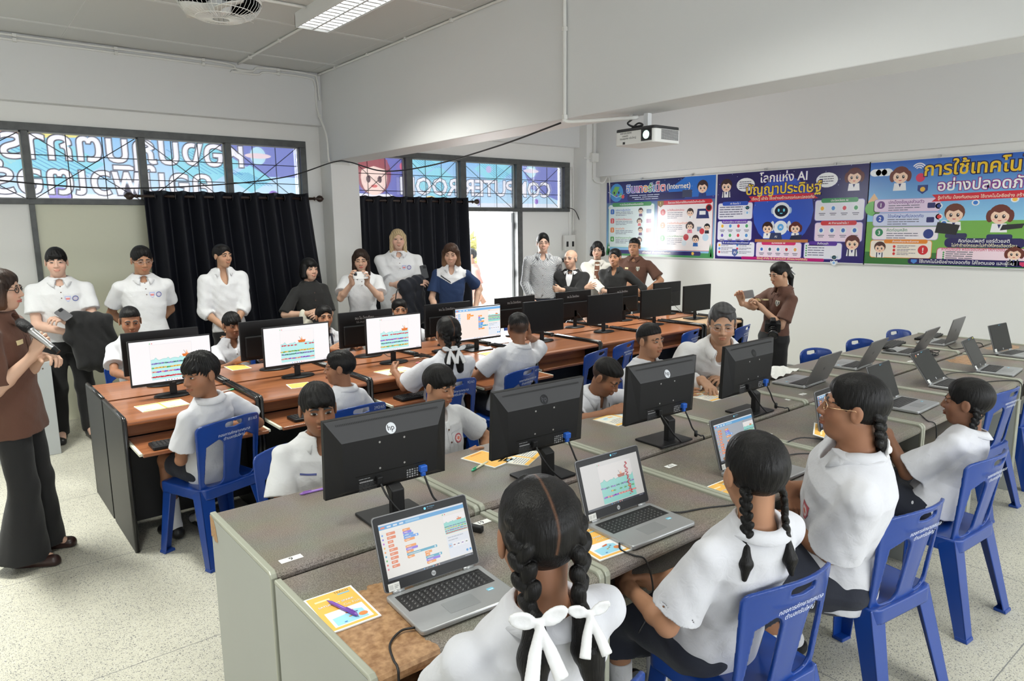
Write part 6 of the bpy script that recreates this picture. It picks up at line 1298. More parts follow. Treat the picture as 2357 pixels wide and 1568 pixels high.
def poster1(c):
    w, h = PW_, PH_; c.rect(0, 0, w, h, (150, 205, 245), 0, top=(30, 40, 120)); c.rect(0, h * .72, w, h * .28, (46, 60, 150), 1, top=(28, 26, 84)); c.poly([(w * .62, h * .74), (w, h * .76), (w, h), (w * .75, h), (w * .6, h * .86)], (40, 110, 205), 2); c.rect(0, 0, w, h * .06, (70, 150, 90), 2)
    for i in range(26): c.ell(random.uniform(0, w), random.uniform(h * .75, h), .004, .004, (210, 220, 255), 3, 6)
    c.ell(.20, h * .855, .135, .135, (70, 150, 220), 4); c.poly([(.11, h * .86), (.17, h * .94), (.26, h * .93), (.22, h * .86), (.16, h * .80)], (120, 190, 90), 5); c.poly([(.24, h * .80), (.30, h * .86), (.30, h * .78)], (120, 190, 90), 5); c.line([(.03, h * .87), (.2, h * .79), (.36, h * .83)], .008, (200, 225, 255), 6)
    for sx in (-.045, .045): c.ell(.20 + sx, h * .855, .014, .02, (40, 40, 70), 6, 10)
    c.ell(.20, h * .82, .022, .016, (190, 60, 60), 6, 10, 180, 360); c.ell(.33, h * .80, .03, .03, (225, 90, 90), 6)
    rb = [(60, 120, 220), (110, 90, 200), (180, 90, 190), (225, 80, 100), (235, 150, 60), (90, 170, 90), (60, 140, 200), (200, 70, 110), (235, 120, 120)]
    c.text('อินเทอร์เน็ต', .40, h * .845, .17, (230, 90, 100), 7, 'l', .012, (.045, (250, 250, 255)), .72, rb); c.text('(Internet)', 1.15, h * .865, .105, (255, 255, 255), 7, 'l', .012, (.03, (40, 40, 110)), .40)
    c.rect(.42, h * .735, 1.05, h * .09, NAVY, 4, .03)
    for i in range(3): c.lines(.46 + .05 * i, h * .80 - i * .028, .95 - .1 * i, 1, .02, (215, 220, 245), 5, .010)
    kid(c, 1.75, h * .86, .155, 7, False, (40, 60, 130)); c.rect(1.42, h * .75, .16, .10, (58, 62, 92), 8); c.text('wifi', 1.44, h * .86, .03, (130, 220, 120), 7)
    cardbox(c, .05, .13, .88, h * .57, (232, 246, 248), (130, 210, 180), 3); pill(c, .12, h * .665, .76, .060, (70, 150, 86), '4 ประโยชน์หลักของอินเทอร์เน็ต', 6)
    cardbox(c, 1.0, .10, .92, h * .60, (250, 242, 244), (220, 50, 60), 3); pill(c, 1.06, h * .665, .85, .060, (212, 40, 56), 'ข้อควรระวังในการใช้อินเทอร์เน็ตสำหรับเด็ก', 6)
    c.poly([(.99, h * .72), (1.10, h * .72), (1.10, h * .67), (1.045, h * .635), (.99, h * .67)], (150, 120, 60), 8); c.text('!', 1.045, h * .66, .07, (250, 240, 160), 9, 'c', .01)
    for i, (t, cl) in enumerate((('คลังความรู้ระดับโลก', (66, 120, 205)), ('การสื่อสารไร้พรมแดน', (226, 80, 90)), ('ความบันเทิง', (240, 140, 80)), ('การทำงานและการเรียน', (90, 170, 90)))):
        y = h * (.565 - .125 * i); c.rect(.085, y, .075, .075, cl, 6, .016); c.text(str(i + 1), .122, y + .016, .062, (255, 255, 255), 7, 'c', .012); c.text(t, .19, y + .045, .038, cl, 6, 'l', .008, None, .36); c.lines(.19, y + .022, .36, 3, .022, (120, 130, 150), 6, .008)
        if i % 2 == 0: kid(c, .68, y + .035, .08, 6, False, (92, 60, 120))
        else: kid(c, .66, y + .03, .075, 6, True, (230, 110, 120))
        c.rect(.79, y, .09, .06, ((120, 150, 190), (150, 60, 120), (226, 100, 90), (240, 190, 190))[i], 6, .01)
    for i, (t, cl) in enumerate((('ระวังสิ่งแปลกปลอม', (214, 40, 50)), ('การป้องกันข้อมูลส่วนตัว', (240, 130, 70)), ('แบ่งเวลาให้เหมาะสม', (80, 160, 90)))):
        y = h * (.54 - .165 * i); c.ell(1.09, y + .035, .045, .045, cl, 6); c.text(str(i + 1), 1.09, y + .012, .062, (255, 255, 255), 7, 'c', .012); c.text(t, 1.17, y + .05, .038, cl, 6, 'l', .008, None, .36); c.lines(1.17, y + .022, .28, 4, .024, (120, 120, 140), 6, .008)
        kid(c, 1.56 + (.1 if i == 2 else 0), y + .02, .10, 6, i == 1, ((250, 250, 252), (236, 130, 150), (50, 110, 190))[i])
        if i == 0: c.poly([(1.66, y - .06), (1.87, y - .06), (1.84, y + .07), (1.68, y + .07)], (40, 50, 110), 7); c.rect(1.71, y - .01, .10, .05, (246, 246, 250), 8); c.ell(1.86, y + .08, .05, .05, (200, 40, 50), 8); c.ell(1.86, y + .08, .035, .035, (40, 30, 40), 9)
        if i == 1: c.rect(1.68, y - .05, .07, .06, (140, 160, 190), 7); kid(c, 1.84, y, .085, 7, False, (40, 40, 46), hair=(30, 30, 34)); c.ell(1.76, y - .05, .04, .04, (210, 60, 70), 8)
        if i == 2: c.ell(1.47, y - .03, .04, .04, (230, 240, 250), 7); c.ell(1.50, y + .05, .045, .045, (200, 60, 70), 7); c.ell(1.82, y + .05, .05, .05, (200, 225, 245), 7)
    c.rect(.2, .03, 1.55, .055, (40, 36, 110), 6, .02); c.text('สร้างสรรค์ เพื่ออนาคตที่ดีของเรา', .98, .043, .040, (255, 240, 220), 7, 'c', .006, None, 1.3); c.ell(1.62, .058, .025, .025, (250, 200, 80), 8, 5)
    for x in (.03, .06, 1.9, 1.93): c.poly([(x - .03, .02), (x + .03, .02), (x, .2)], (60, 140, 80), 8)
def robot(c, x, y, s, L):
    c.ell(x, y - s * .95, s * .42, s * .40, (236, 242, 250), L); c.ell(x, y, s * .52, s * .46, (238, 243, 250), L + 1)
    for sx in (-1, 1): c.ell(x + sx * s * .52, y, s * .10, s * .18, (170, 195, 230), L); c.ell(x + sx * s * .5, y - s * .85, s * .12, s * .28, (225, 232, 244), L)
    c.ell(x, y - s * .02, s * .40, s * .32, (22, 26, 48), L + 2)
    for sx in (-1, 1): c.ell(x + sx * s * .16, y + s * .02, s * .06, s * .09, (120, 225, 250), L + 3, 10)
    c.ell(x, y - s * .13, s * .09, s * .05, (120, 225, 250), L + 3, 10, 180, 360); c.ell(x, y - s * .92, s * .19, s * .19, (90, 170, 235), L + 2); c.text('AI', x, y - s * .98, s * .2, (255, 255, 255), L + 3, 'c', .012)
def icons(c, x, y, w, n, L, cols):
    for i in range(n): q = x + w * (i + .5) / n; c.ell(q, y, w / n * .30, w / n * .30, (240, 244, 250), L, 16); c.ell(q, y, w / n * .17, w / n * .19, cols[i % len(cols)], L + 1, 7 + i); c.rect(q - w / n * .3, y - w / n * .48, w / n * .6, .010, (130, 130, 150), L); c.rect(q - w / n * .22, y - w / n * .48 - .018, w / n * .44, .010, (150, 150, 165), L)
IC = [(250, 190, 70), (90, 150, 220), (226, 70, 90), (80, 170, 110), (110, 90, 190)]
def poster2(c):
    w, h = PW_, PH_; c.rect(0, 0, w, h, (40, 30, 110), 0, top=(34, 26, 92)); c.ell(w * .48, h * .55, .40, .42, (52, 90, 200), 1)
    for i in range(40): c.ell(random.uniform(0, w), random.uniform(h * .6, h), .004, .004, (190, 200, 255), 2, 6)
    c.text('โลกแห่ง AI', w * .475, h * .875, .145, (255, 255, 255), 6, 'c', .014, (.045, (70, 40, 150)), .80); c.text('ปัญญาประดิษฐ์', w * .475, h * .745, .165, (250, 214, 60), 6, 'c', .016, (.05, (60, 34, 120)), 1.0)
    c.poly([(w * .24, h * .66), (w * .71, h * .675), (w * .69, h * .70), (w * .71, h * .735), (w * .24, h * .725), (w * .26, h * .69)], (214, 40, 60), 4); c.text('เรียนรู้ เข้าใจ ใช้อย่างสร้างสรรค์และปลอดภัย', w * .475, h * .68, .048, (255, 246, 225), 5, 'c', .006, None, .82)
    kid(c, .14, h * .855, .15, 4, False, bag=True); kid(c, w - .16, h * .875, .16, 4, True, hair=(96, 40, 36))
    for x in (.42, 1.48): c.ell(x, h * .86, .13, .085, (246, 248, 252), 5); c.lines(x - .09, h * .89, .18, 4, .026, (90, 90, 110), 6, .009)
    robot(c, w * .475, h * .555, .22, 4); kid(c, w * .385, h * .36, .13, 8); kid(c, w * .575, h * .36, .125, 8, True, hair=(96, 40, 36)); c.poly([(w * .40, h * .235), (w * .49, h * .235), (w * .48, h * .31), (w * .41, h * .31)], (50, 60, 100), 12); c.text('AI', w * .445, h * .255, .04, (255, 255, 255), 13, 'c'); c.poly([(w * .54, h * .235), (w * .61, h * .235), (w * .62, h * .29), (w * .55, h * .28)], (40, 46, 80), 12); c.rect(w * .30, h * .205, w * .36, .035, (190, 120, 70), 11)
    for x, y, bw, bh, t, cl in ((.03, .47, .50, .185, 'AI คืออะไร ?', (50, 90, 200)), (.03, .225, .50, .22, 'ตัวอย่างการใช้งาน AI ในชีวิตประจำวัน', (100, 60, 170)), (1.36, .44, .565, .21, 'ประโยชน์ของ AI', (60, 150, 90)), (1.37, .22, .55, .195, 'AI ทำงานอย่างไร ?', (214, 50, 60)), (.03, .035, .55, .165, 'ใช้ AI อย่างปลอดภัยและสร้างสรรค์', (50, 60, 160)), (.61, .035, .60, .165, 'อนาคตของ AI', (214, 50, 110)), (1.25, .035, .45, .165, 'สิ่งที่ควรจำ', (90, 50, 160))):
        cardbox(c, x, y * h, bw, bh * h, (238, 238, 250) if cl[0] < 200 else (246, 226, 244), (150, 140, 220), 3); pill(c, x + bw * .12, (y + bh) * h - .03, bw * .76, .052, cl, t, 6)
    c.lines(.05, h * .605, .36, 5, .030, (100, 100, 130), 6, .011); robot(c, .46, h * .60, .07, 6); icons(c, .04, h * .39, .48, 4, 6, IC); icons(c, .04, h * .28, .48, 4, 6, IC[::-1]); icons(c, 1.38, h * .565, .52, 4, 6, IC); icons(c, 1.38, h * .335, .52, 4, 6, [(70, 120, 200)]); icons(c, .63, h * .125, .56, 5, 6, [(70, 110, 210), (80, 90, 110), (60, 120, 180), (200, 60, 70), (230, 160, 90)])
    for i in range(3):
        for j in range(2): c.ell(.065 + j * .27, h * (.165 - .042 * i), .016, .016, IC[(i + j) % 5], 6); c.lines(.09 + j * .27, h * (.17 - .042 * i), .19, 2, .018, (110, 110, 135), 6, .007)
    c.poly([(.26, h * .12), (.34, h * .12), (.34, h * .06), (.30, h * .03), (.26, h * .06)], (90, 110, 170), 8); c.text('AI', .30, h * .065, .05, (255, 255, 255), 9, 'c')
    for i in range(5): c.ell(1.275, h * (.17 - .026 * i), .010, .010, (80, 170, 100), 6); c.lines(1.295, h * (.172 - .026 * i), .34, 1, .02, (100, 100, 130), 6, .009)
    kid(c, 1.82, h * .20, .15, 9, False, hair=(96, 40, 36), bag=True); robot(c, 1.62, .06, .07, 9); c.rect(.4, .004, 1.1, .036, (190, 30, 120), 6, .016); c.text('เรียนรู้ เท่าทัน ใช้ AI อย่างมีสติ สร้างอนาคตที่ยั่งยืน', .96, .012, .034, (255, 240, 170), 7, 'c', .006, None, 1.0)
def poster3(c):
    w, h = PW_, PH_; c.rect(0, 0, w, h, (120, 180, 80), 0); c.rect(0, h * .42, w, h * .58, (150, 212, 248), 1, top=(34, 96, 196)); c.rect(0, 0, w, h * .12, (60, 120, 60), 1)
    for x, y, s in ((.12, .90, .10), (1.62, .86, .08), (1.85, .70, .09)):
        for d in (-.6, 0, .6): c.ell(x + d * s, y * h, s * .6, s * .4, (245, 250, 255), 2)
    c.poly([(.0, h * .62), (.06, h * .70), (.12, h * .62), (.12, h * .5), (.0, h * .5)], (232, 190, 140), 2); c.ell(.06, h * .55, .09, .08, (110, 190, 90), 3)
    c.text('การใช้เทคโนโลยี', w * .57, h * .845, .185, (248, 206, 50), 6, 'c', .018, (.055, (30, 26, 84)), 1.12); c.text('อย่างปลอดภัย', w * .565, h * .70, .165, (255, 255, 255), 6, 'c', .016, (.05, (150, 40, 140)), .82)
    c.poly([(w * .33, h * .60), (w * .83, h * .615), (w * .81, h * .645), (w * .83, h * .68), (w * .33, h * .665), (w * .35, h * .63)], (214, 40, 60), 8); c.text('รู้เท่าทัน ป้องกันตนเอง ใช้เทคโนโลยีอย่าง สร้างสรรค์', w * .58, h * .622, .046, (255, 246, 225), 9, 'c', .006, None, .86)
    kid(c, .32, h * .855, .16, 4, True, hair=(110, 50, 40)); c.ell(.52, h * .83, .045, .045, (226, 60, 100), 5); c.poly([(.50, h * .76), (.60, h * .76), (.60, h * .71), (.55, h * .675), (.50, h * .71)], (40, 60, 130), 5); c.ell(.55, h * .72, .025, .025, (240, 190, 70), 6)
    for r in (.03, .05, .07): c.line([(.50 + r * math.cos(a), h * .90 + r * math.sin(a)) for a in np.linspace(.6, 2.5, 9)], .012, (250, 250, 255), 4)
    for i, (t, cl) in enumerate((('ปกป้องข้อมูลส่วนตัว', (110, 40, 130)), ('ใช้รหัสผ่านที่ปลอดภัย', (40, 80, 180)), ('คิดก่อนคลิก', (40, 140, 90)))):
        y = h * (.515 - .135 * i); cardbox(c, .07, y, .66, h * .118, ((236, 214, 240), (216, 224, 250), (250, 244, 250))[i], (190, 170, 220), 3); c.ell(.14, y + .075, .042, .042, cl, 6); c.text(str(i + 1), .14, y + .052, .06, (255, 255, 255), 7, 'c', .012); c.text(t, .22, y + .085, .045, cl, 6, 'l', .008, None, .36); c.lines(.22, y + .06, .34, 3, .024, (110, 110, 130), 6, .008)
        c.rect(.61, y + .03, .075, .055, (40, 44, 110), 6, .01) if i < 2 else c.ell(.64, y + .06, .05, .05, (40, 60, 140), 6)
    kid(c, .87, h * .48, .17, 4, False, hair=(110, 56, 40)); kid(c, 1.27, h * .46, .17, 4, True, hair=(110, 50, 40)); c.rect(.80, h * .26, .2, .05, (46, 46, 90), 6, .02); c.rect(1.17, h * .25, .22, .05, (40, 46, 100), 6, .02); c.poly([(.70, h * .31), (.90, h * .29), (.93, h * .38), (.72, h * .41)], (28, 28, 34), 9); c.poly([(1.28, h * .33), (1.46, h * .35), (1.48, h * .39), (1.30, h * .38)], (36, 36, 44), 9)
    for x, y, cl in ((.72, .56, (40, 60, 140)), (.73, .46, (220, 60, 70)), (.78, .40, (60, 120, 200)), (1.50, .56, (60, 110, 200)), (1.5, .46, (240, 170, 70)), (1.38, .60, (250, 200, 90)), (1.05, .58, (60, 130, 220))): c.ell(x, y * h, .035, .03, (240, 244, 250), 4); c.ell(x, y * h, .022, .02, cl, 5)
    c.rect(.80, h * .175, .70, h * .085, NAVY, 8, .04); c.text('คิดก่อนโพสต์ แชร์ด้วยสติ', 1.15, h * .222, .045, (255, 255, 255), 9, 'c', .006, None, .56); c.text('ไม่ทำร้ายใครและไม่ทำให้ใครเดือดร้อน', 1.15, h * .183, .040, (255, 250, 210), 9, 'c', .006, None, .66)
    cardbox(c, .06, .075, .62, h * .165, (250, 240, 226), (240, 150, 50), 3); pill(c, .20, h * .205, .44, .045, (238, 140, 40), 'สังเกตสัญญาณอันตราย', 6); kid(c, .16, h * .16, .11, 6, False, hair=(80, 44, 36), bag=True); c.ell(.60, h * .145, .05, .05, (214, 40, 50), 6); c.text('!', .60, h * .12, .075, (255, 255, 255), 7, 'c', .02)
    for i in range(3): c.ell(.31, h * (.175 - .035 * i), .014, .016, (220, 60, 60), 6); c.lines(.34, h * (.18 - .035 * i), .2, 2, .016, (110, 110, 120), 6, .006)
    cardbox(c, .74, .055, .82, h * .115, (252, 226, 238), (220, 70, 130), 3); c.text('หากไม่แน่ใจ หรือเจอปัญหา ให้ทำดังนี้', .78, h * .145, .04, (200, 40, 90), 6, 'l', .006, None, .56)
    for i in range(4): c.ell(.80, h * (.127 - .019 * i), .009, .009, (70, 160, 90), 6); c.lines(.82, h * (.129 - .019 * i), .42, 1, .02, (110, 110, 120), 6, .009)
    kid(c, 1.42, h * .125, .12, 7, True, hair=(110, 50, 40), bag=True)
    for i, (t, cl) in enumerate((('ไม่คุยกับคนแปลกหน้า', (240, 100, 60)), ('ใช้เทคโนโลยีพอดี', (220, 40, 90)), ('เคารพผู้อื่น', (60, 150, 190)))):
        y = h * (.515 - .135 * i); cardbox(c, 1.60, y, .34, h * .118, (246, 244, 250), (180, 190, 220), 3); c.ell(1.66, y + .075, .042, .042, cl, 6); c.text(str(i + 4), 1.66, y + .052, .06, (255, 255, 255), 7, 'c', .012); c.text(t, 1.72, y + .085, .045, cl, 6, 'l', .008, None, .2); c.lines(1.72, y + .06, .19, 3, .024, (110, 110, 130), 6, .008)
    cardbox(c, 1.60, .06, .34, h * .20, (216, 236, 250), (70, 110, 200), 3); pill(c, 1.61, h * .215, .32, .05, (34, 40, 120), 'เทคโนโลยี... เมื่อเรา', 6); c.rect(.46, .01, 1.1, .062, NAVY, 8, .03); c.text('ใช้เทคโนโลยีอย่างปลอดภัย ใส่ใจตนเอง และผู้อื่น', 1.0, .026, .046, (255, 255, 255), 9, 'c', .006, None, .96)
    for x, cl in ((.52, (80, 140, 220)), (1.5, (220, 60, 110))): c.poly([(x - .03, .06), (x + .03, .06), (x + .03, .035), (x, .015), (x - .03, .035)], cl, 9)
for y1, fn, lb in ((7.56, poster1, 'blue Thai poster titled Internet with a smiling globe'), (5.58, poster2, 'purple Thai poster about AI with a white robot in the middle'), (3.615, poster3, 'sky blue Thai poster about safe technology use, cut by the right edge')):
    o = thing('poster', lb, 'poster', (8.1, y1, 1.385), 0, 'classroom posters'); MB().box((-.022, -PW_ - .012, -.012), (-.014, .012, PH_ + .012)).build('board', mat('foam_board', (.7, .7, .7), .5), o); c = Cv(.0002); fn(c); c.build('print', PRINT_GLOSS, frame((-.0222, 0, 0), (0, -1, 0), (0, 0, 1)), o)
    for t in (.35, .8): MB().box((-.024, -PW_ * t - .012, PH_ + .0), (-.0, -PW_ * t + .012, PH_ + .035)).build('hook', STEEL, o)
# ------------------------------------------------------------------ the people in the room
WHITE = (.72, .725, .745); SCHOOL = (.60, .605, .645); BROWN = (.105, .044, .027); BLACKC = (.011, .011, .012); NAVYC = (.012, .016, .03)
def yc(p, d): return math.degrees(math.atan2(p[0], -p[1])) + d
def PP(label, pos, d, head, f=0, ya=None, fa=None, **k):
    yw = yc(pos, d) if ya is None else ya; fy = (yc(head, f) if fa is None else fa) - yw
    fy = (fy + 180) % 360 - 180
    return person(label, pos, yw, head, face=fy, twist=k.pop('twist', max(-18, min(18, fy * .25))), **k)
def blend(*pts):        # two-colour round badge
    return lambda u, v: pts[0] if u * u + v * v > .55 else (pts[1] if u * u + v * v > .2 else pts[2])
def bow(pl, x, y, z, w, d1, sd=0):        # white ribbon bow tied on a plait
    hp, hh, HR = pl['hp'], pl['hh'], pl['HR']; F = Fld(); c = A(x, y, z); o = .34 * w
    for q in (1, -1):
        F.ell(hp(*(c + A(q * .62 * w, 0, .16 * w))), A(.58 * w, .13 * w, .34 * w) * hh, np.array([[math.cos(.35 * q), 0, math.sin(.35 * q)], [0, 1, 0], [-math.sin(.35 * q), 0, math.cos(.35 * q)]]) @ HR, .004)
        F.ell(hp(*(c + A(q * .70 * w, -.10 * w, .17 * w))), A(.34 * w, .06 * w, .17 * w) * hh, HR, .004, 's')
        F.loft(hp(*(c + A(0, -.03 * w, -.05 * w))), hp(*(c + A(q * .60 * w + sd, -.75 * w, -1.9 * w))), HR[0], [(0, .10 * w * hh, .034 * hh, 0), (.5, .25 * w * hh, .032 * hh, .03 * w * hh * q), (1, .30 * w * hh, .030 * hh, -.03 * w * hh * q)], .004)
    F.ell(hp(*c), A(.17 * w, .15 * w, .17 * w) * hh, HR, .004)
    mesh_np('ribbon_bow', *F.mesh(.0034), mat('ribbon_white', (.70, .70, .71), .45, bump=(60, .15), sheen=.2), pl['root'])
BADGE1 = ('badge', -.045, .165, .022, .024, lambda u, v: (.45, .5, .75) if max(abs(u), abs(v)) > .7 else ((.7, .25, .25) if abs(v) < .3 else (.8, .8, .85)), 'shield'); BADGE2 = ('badge', -.10, .165, .024, .024, blend((.13, .18, .42), (.7, .55, .55), (.55, .6, .75)), 'disc')
POLO = dict(col=WHITE, sleeve=.66, off=.016, hem=.06, placket=(.0, .26), open=20, vneck=.03, cuff=1.12, patches=(BADGE1, BADGE2))
TROU = dict(kind='trousers', col=BLACKC, off=.008)
def scout(**k): return dict(dict(col=BROWN, sleeve=.78, off=.018, hem=.02, placket=(.0, .30), btn=3, bcol=(.12, .06, .04), open=20, cuff=1.15, vneck=.03, patches=(('emblem', -.085, .15, .024, .030, lambda u, v: (.6, .6, .5) if max(abs(u), abs(v)) > .72 else (.03, .05, .06) if abs(u) > .25 else (.7, .7, .66), 'shield'), ('badge', .075, .15, .026, .013, (.72, .62, .36)))), **k)
R_FAR = 1.05
PP('woman in brown polo speaking into a silver microphone at the left edge', (.245, 4.66), 0, (.247, 4.61, 1.545), ya=-116, fa=-112, H=1.64, hh=.215, build=.98, sw=.345, skin='light', hair=('bob', 'dkbrown', dict(len=-.48, tips=(.09, .042, .022))), glasses=('black', .0022), expr='red',
   top=scout(hem=-.10, sleeve=.92, flare=1.05), bottom=dict(kind='trousers', col=BLACKC, leg=.125, off=.012), rh=dict(to=(.335, 4.42, 1.205), pole=(.3, -.6, -1), d=(.1, .5, .85), n=(-.9, .3, -.2), curl=.85, thumb=.7), lh=dict(to=(.375, 4.46, 1.185), pole=(-.6, -.5, -1), d=(.55, .8, .1), n=(.3, -.1, -1), curl=.45), shoes=(.03, .012, .01), res=.85, nod=3)
PP('tall young man in white polo holding a phone and black jacket', (.80, 7.24), 4, (.795, 7.2, 1.585), -2, H=1.74, hh=.235, skin='pale', hair=('short', 'black', dict(bang=.14, vol=.06, rough=.016)), top=POLO, bottom=TROU, eyes=.35, nod=2,
   lh=dict(to=(.80, 6.95, 1.085), pole=(-1, -.6, -.5), d=(.6, .35, .35), n=(.3, -.2, -1), curl=.5), rh=dict(to=(.78, 6.99, 1.0), pole=(1, -.7, -.3), hide=False), sw=.385, build=1.05, res=R_FAR)
PP('man in glasses and white polo standing with hands behind his back', (1.42, 7.0), 8, (1.412, 6.95, 1.585), 14, H=1.73, hh=.240, nod=12, skin='tan', hair=('short', 'black', dict(vol=.03, rough=.02)), glasses=('silver', .0013), top=POLO, bottom=TROU, eyes=.15, rh=dict(to=(1.36, 7.17, .94), pole=(1, -.3, .2), hide=True), lh=dict(to=(1.46, 7.17, .94), pole=(-1, -.3, .2), hide=True), sw=.38, res=R_FAR)
PP('young woman in a loose white blouse with hands clasped', (2.12, 6.92), 6, (2.097, 6.9, 1.60), 36, H=1.70, hh=.212, skin='mid', build=.82, sw=.33, hair=('tied', 'black', dict(bun=1, rough=.004)), top=dict(col=WHITE, sleeve=1.25, off=.026, hem=.07, vneck=.13, open=32, wr=.0032, cuff=1.1), bottom=dict(kind='skirt', col=BLACKC, len=1.3), rh=dict(to=(2.03, 6.75, .93), pole=(1, -.5, -.3), curl=.4), lh=dict(to=(2.09, 6.73, .93), pole=(-1, -.5, -.3), curl=.4), res=R_FAR)
PP('short woman in a black dress beside the white column', (2.99, 7.0), 25, (2.971, 6.95, 1.43), 30, H=1.57, hh=.222, skin='light', build=.95, sw=.34, hair=('bob', 'black', dict(bang=1, len=-.42, vol=.02)), top=dict(col=(.012, .012, .012), sleeve=.95, off=.022, hem=-.1, collar=None, placket=(.05, .5), bcol=(.03, .03, .03), flare=1.05), bottom=dict(kind='skirt', col=BLACKC, len=1.3), rh=dict(to=(2.84, 6.76, 1.0), pole=(1, -.6, -.4), d=(-.8, .6, 0)), lh=dict(to=(2.96, 6.74, .98), pole=(-1, -.6, -.4), d=(.8, .6, .1)), res=R_FAR)
PP('woman with long dark hair photographing with a white phone', (3.56, 6.95), 0, (3.534, 6.9, 1.505), 0, H=1.64, hh=.225, nod=10, skin='light', build=.92, sw=.36, hair=('long', 'dkbrown', dict(len=-1.2, fwd=.16)), glasses=('gold', .0014), expr='red', eyes=.2,
   top=dict(col=WHITE, sleeve=.72, off=.022, hem=.02, open=20, cuff=1.2, placket=(.0, .22), vneck=.03), bottom=TROU, rh=dict(to=(3.31, 6.68, 1.285), pole=(.7, -.4, -1), d=(.1, .35, .9), n=(-.8, .6, .1), curl=.45, thumb=.6), lh=dict(to=(3.455, 6.63, 1.275), pole=(-.7, -.4, -1), d=(-.1, .35, .9), n=(.8, .6, .1), curl=.45, thumb=.6), res=R_FAR)
PP('blonde woman with long hair in white polo, arms folded over a jacket', (4.13, 7.14), 6, (4.116, 7.1, 1.71), 6, H=1.80, hh=.228, skin='pale', build=1.12, sw=.40, hair=('long', 'blond', dict(len=-.95)), top=dict(POLO, hem=-.06, belly=.02), bottom=TROU, rh=dict(to=(4.16, 6.86, 1.20), pole=(1, -.6, -.7), d=(-.9, .5, .3), n=(-.2, -.6, -1)), lh=dict(to=(4.03, 6.86, 1.12), pole=(-1, -.5, -.7), d=(.9, .2, -.6), n=(.2, -.8, -.6)), res=R_FAR)
def navy_paint(P, pel, N, sp, side, fwd, s, arms):
    r = P - N; u = r @ side; v = r @ sp; k = np.abs(u); C = np.tile(np.array((.012, .033, .10)), (len(P), 1)); w = (v > -.20 * s + .62 * k - .6 * k * k) & (k < .165 * s); C[w] = WHITE
    b = (np.abs(v - (-.185 * s + .62 * k)) < .008) & (k < .12 * s) & (u > 0); C[b] = (.02, .02, .03); return C
PP('smiling woman in a navy and white polo beside the doorway', (4.44, 6.54), -2, (4.436, 6.5, 1.545), -6, H=1.66, hh=.232, nod=12, skin='light', build=.88, sw=.34, hair=('bob', 'brown', dict(len=-.58, tips=(.20, .11, .06))), expr='smile', eyes=.2, top=dict(col=NAVYC, ccol=WHITE, sleeve=.74, hem=-.1, off=.018, paint=navy_paint, vneck=.07, open=26, cuff=1.15, fine=1), bottom=dict(kind='trousers', col=(.6, .6, .58)), lh=dict(to=(4.70, 6.42, .93), pole=(-.6, -1, -.2)), rh=dict(to=(4.18, 6.42, .93), pole=(.6, -1, -.2)), res=.95)
PP('man in a salmon shirt outside the bright doorway', (6.26, 8.62), -70, (6.215, 8.6, 1.41), -75, H=1.58, hh=.22, skin='light', hair=('short', 'grey', {}), top=dict(col=(.75, .42, .36), sleeve=.7, hem=-.1, off=.02), bottom=dict(kind='trousers', col=(.7, .68, .62)), rh=dict(to=(6.3, 8.45, .80), pole=(.4, -1, -.2)), res=1.2)
def plaid_mat():
    m = mat('plaid_cloth', (.7, .7, .7), .85)
    n = m.node_tree.nodes; k = m.node_tree.links; t = n.new('ShaderNodeTexCoord'); c = n.new('ShaderNodeTexChecker'); c.inputs['Scale'].default_value = 105; c.inputs['Color1'].default_value = (.66, .67, .68, 1); c.inputs['Color2'].default_value = (.12, .13, .16, 1); k.new(t.outputs['Object'], c.inputs['Vector']); k.new(c.outputs['Color'], n['Principled BSDF'].inputs['Base Color']); return m
PM = plaid_mat()
PP('man in glasses and a black and white checked shirt by the doorway', (6.18, 6.95), 2, (6.169, 6.9, 1.62), 6, H=1.75, hh=.238, skin='pale', hair=('man', 'black', dict(vol=.07, line=.04, rough=.016)), glasses=('black', .0012), expr='smile', eyes=.25, build=1.05, top=dict(col=WHITE, mat=PM, cmat=PM, sleeve=1.85, off=.018, hem=.05, placket=(.0, .9), btn=6, vneck=.05), bottom=dict(kind='trousers', col=NAVYC), rh=dict(to=(5.98, 6.92, .90), pole=(.6, -1, -.2), hide=False), lh=dict(to=(6.34, 7.02, .92), pole=(-.8, -.8, 0)), res=R_FAR)
suit_front = ('shirt_front', 0, .115, .045, .12, lambda u, v: (.7, .7, .72), 'shield')
PP('elderly balding man in a black suit with folded arms', (6.40, 6.62), -10, (6.377, 6.6, 1.415), -28, H=1.57, hh=.238, skin='light', hair=('bald', 'salt', {}), glasses=('silver', .0012), nod=-2, build=1.05, sw=.38, eyes=.3, top=dict(col=BLACKC, ccol=(.72, .72, .74), sleeve=1.88, off=.026, hem=-.1, patches=(suit_front,), open=28, vneck=.02), bottom=TROU, rh=dict(to=(6.40, 6.36, 1.05), pole=(1, -.5, -.6), d=(-1, .1, .25), n=(0, -1, 0), curl=.3), lh=dict(to=(6.10, 6.46, 1.04), pole=(-1, -.5, -.6), d=(1, .1, .1), n=(0, -1, 0), curl=.5), res=R_FAR)
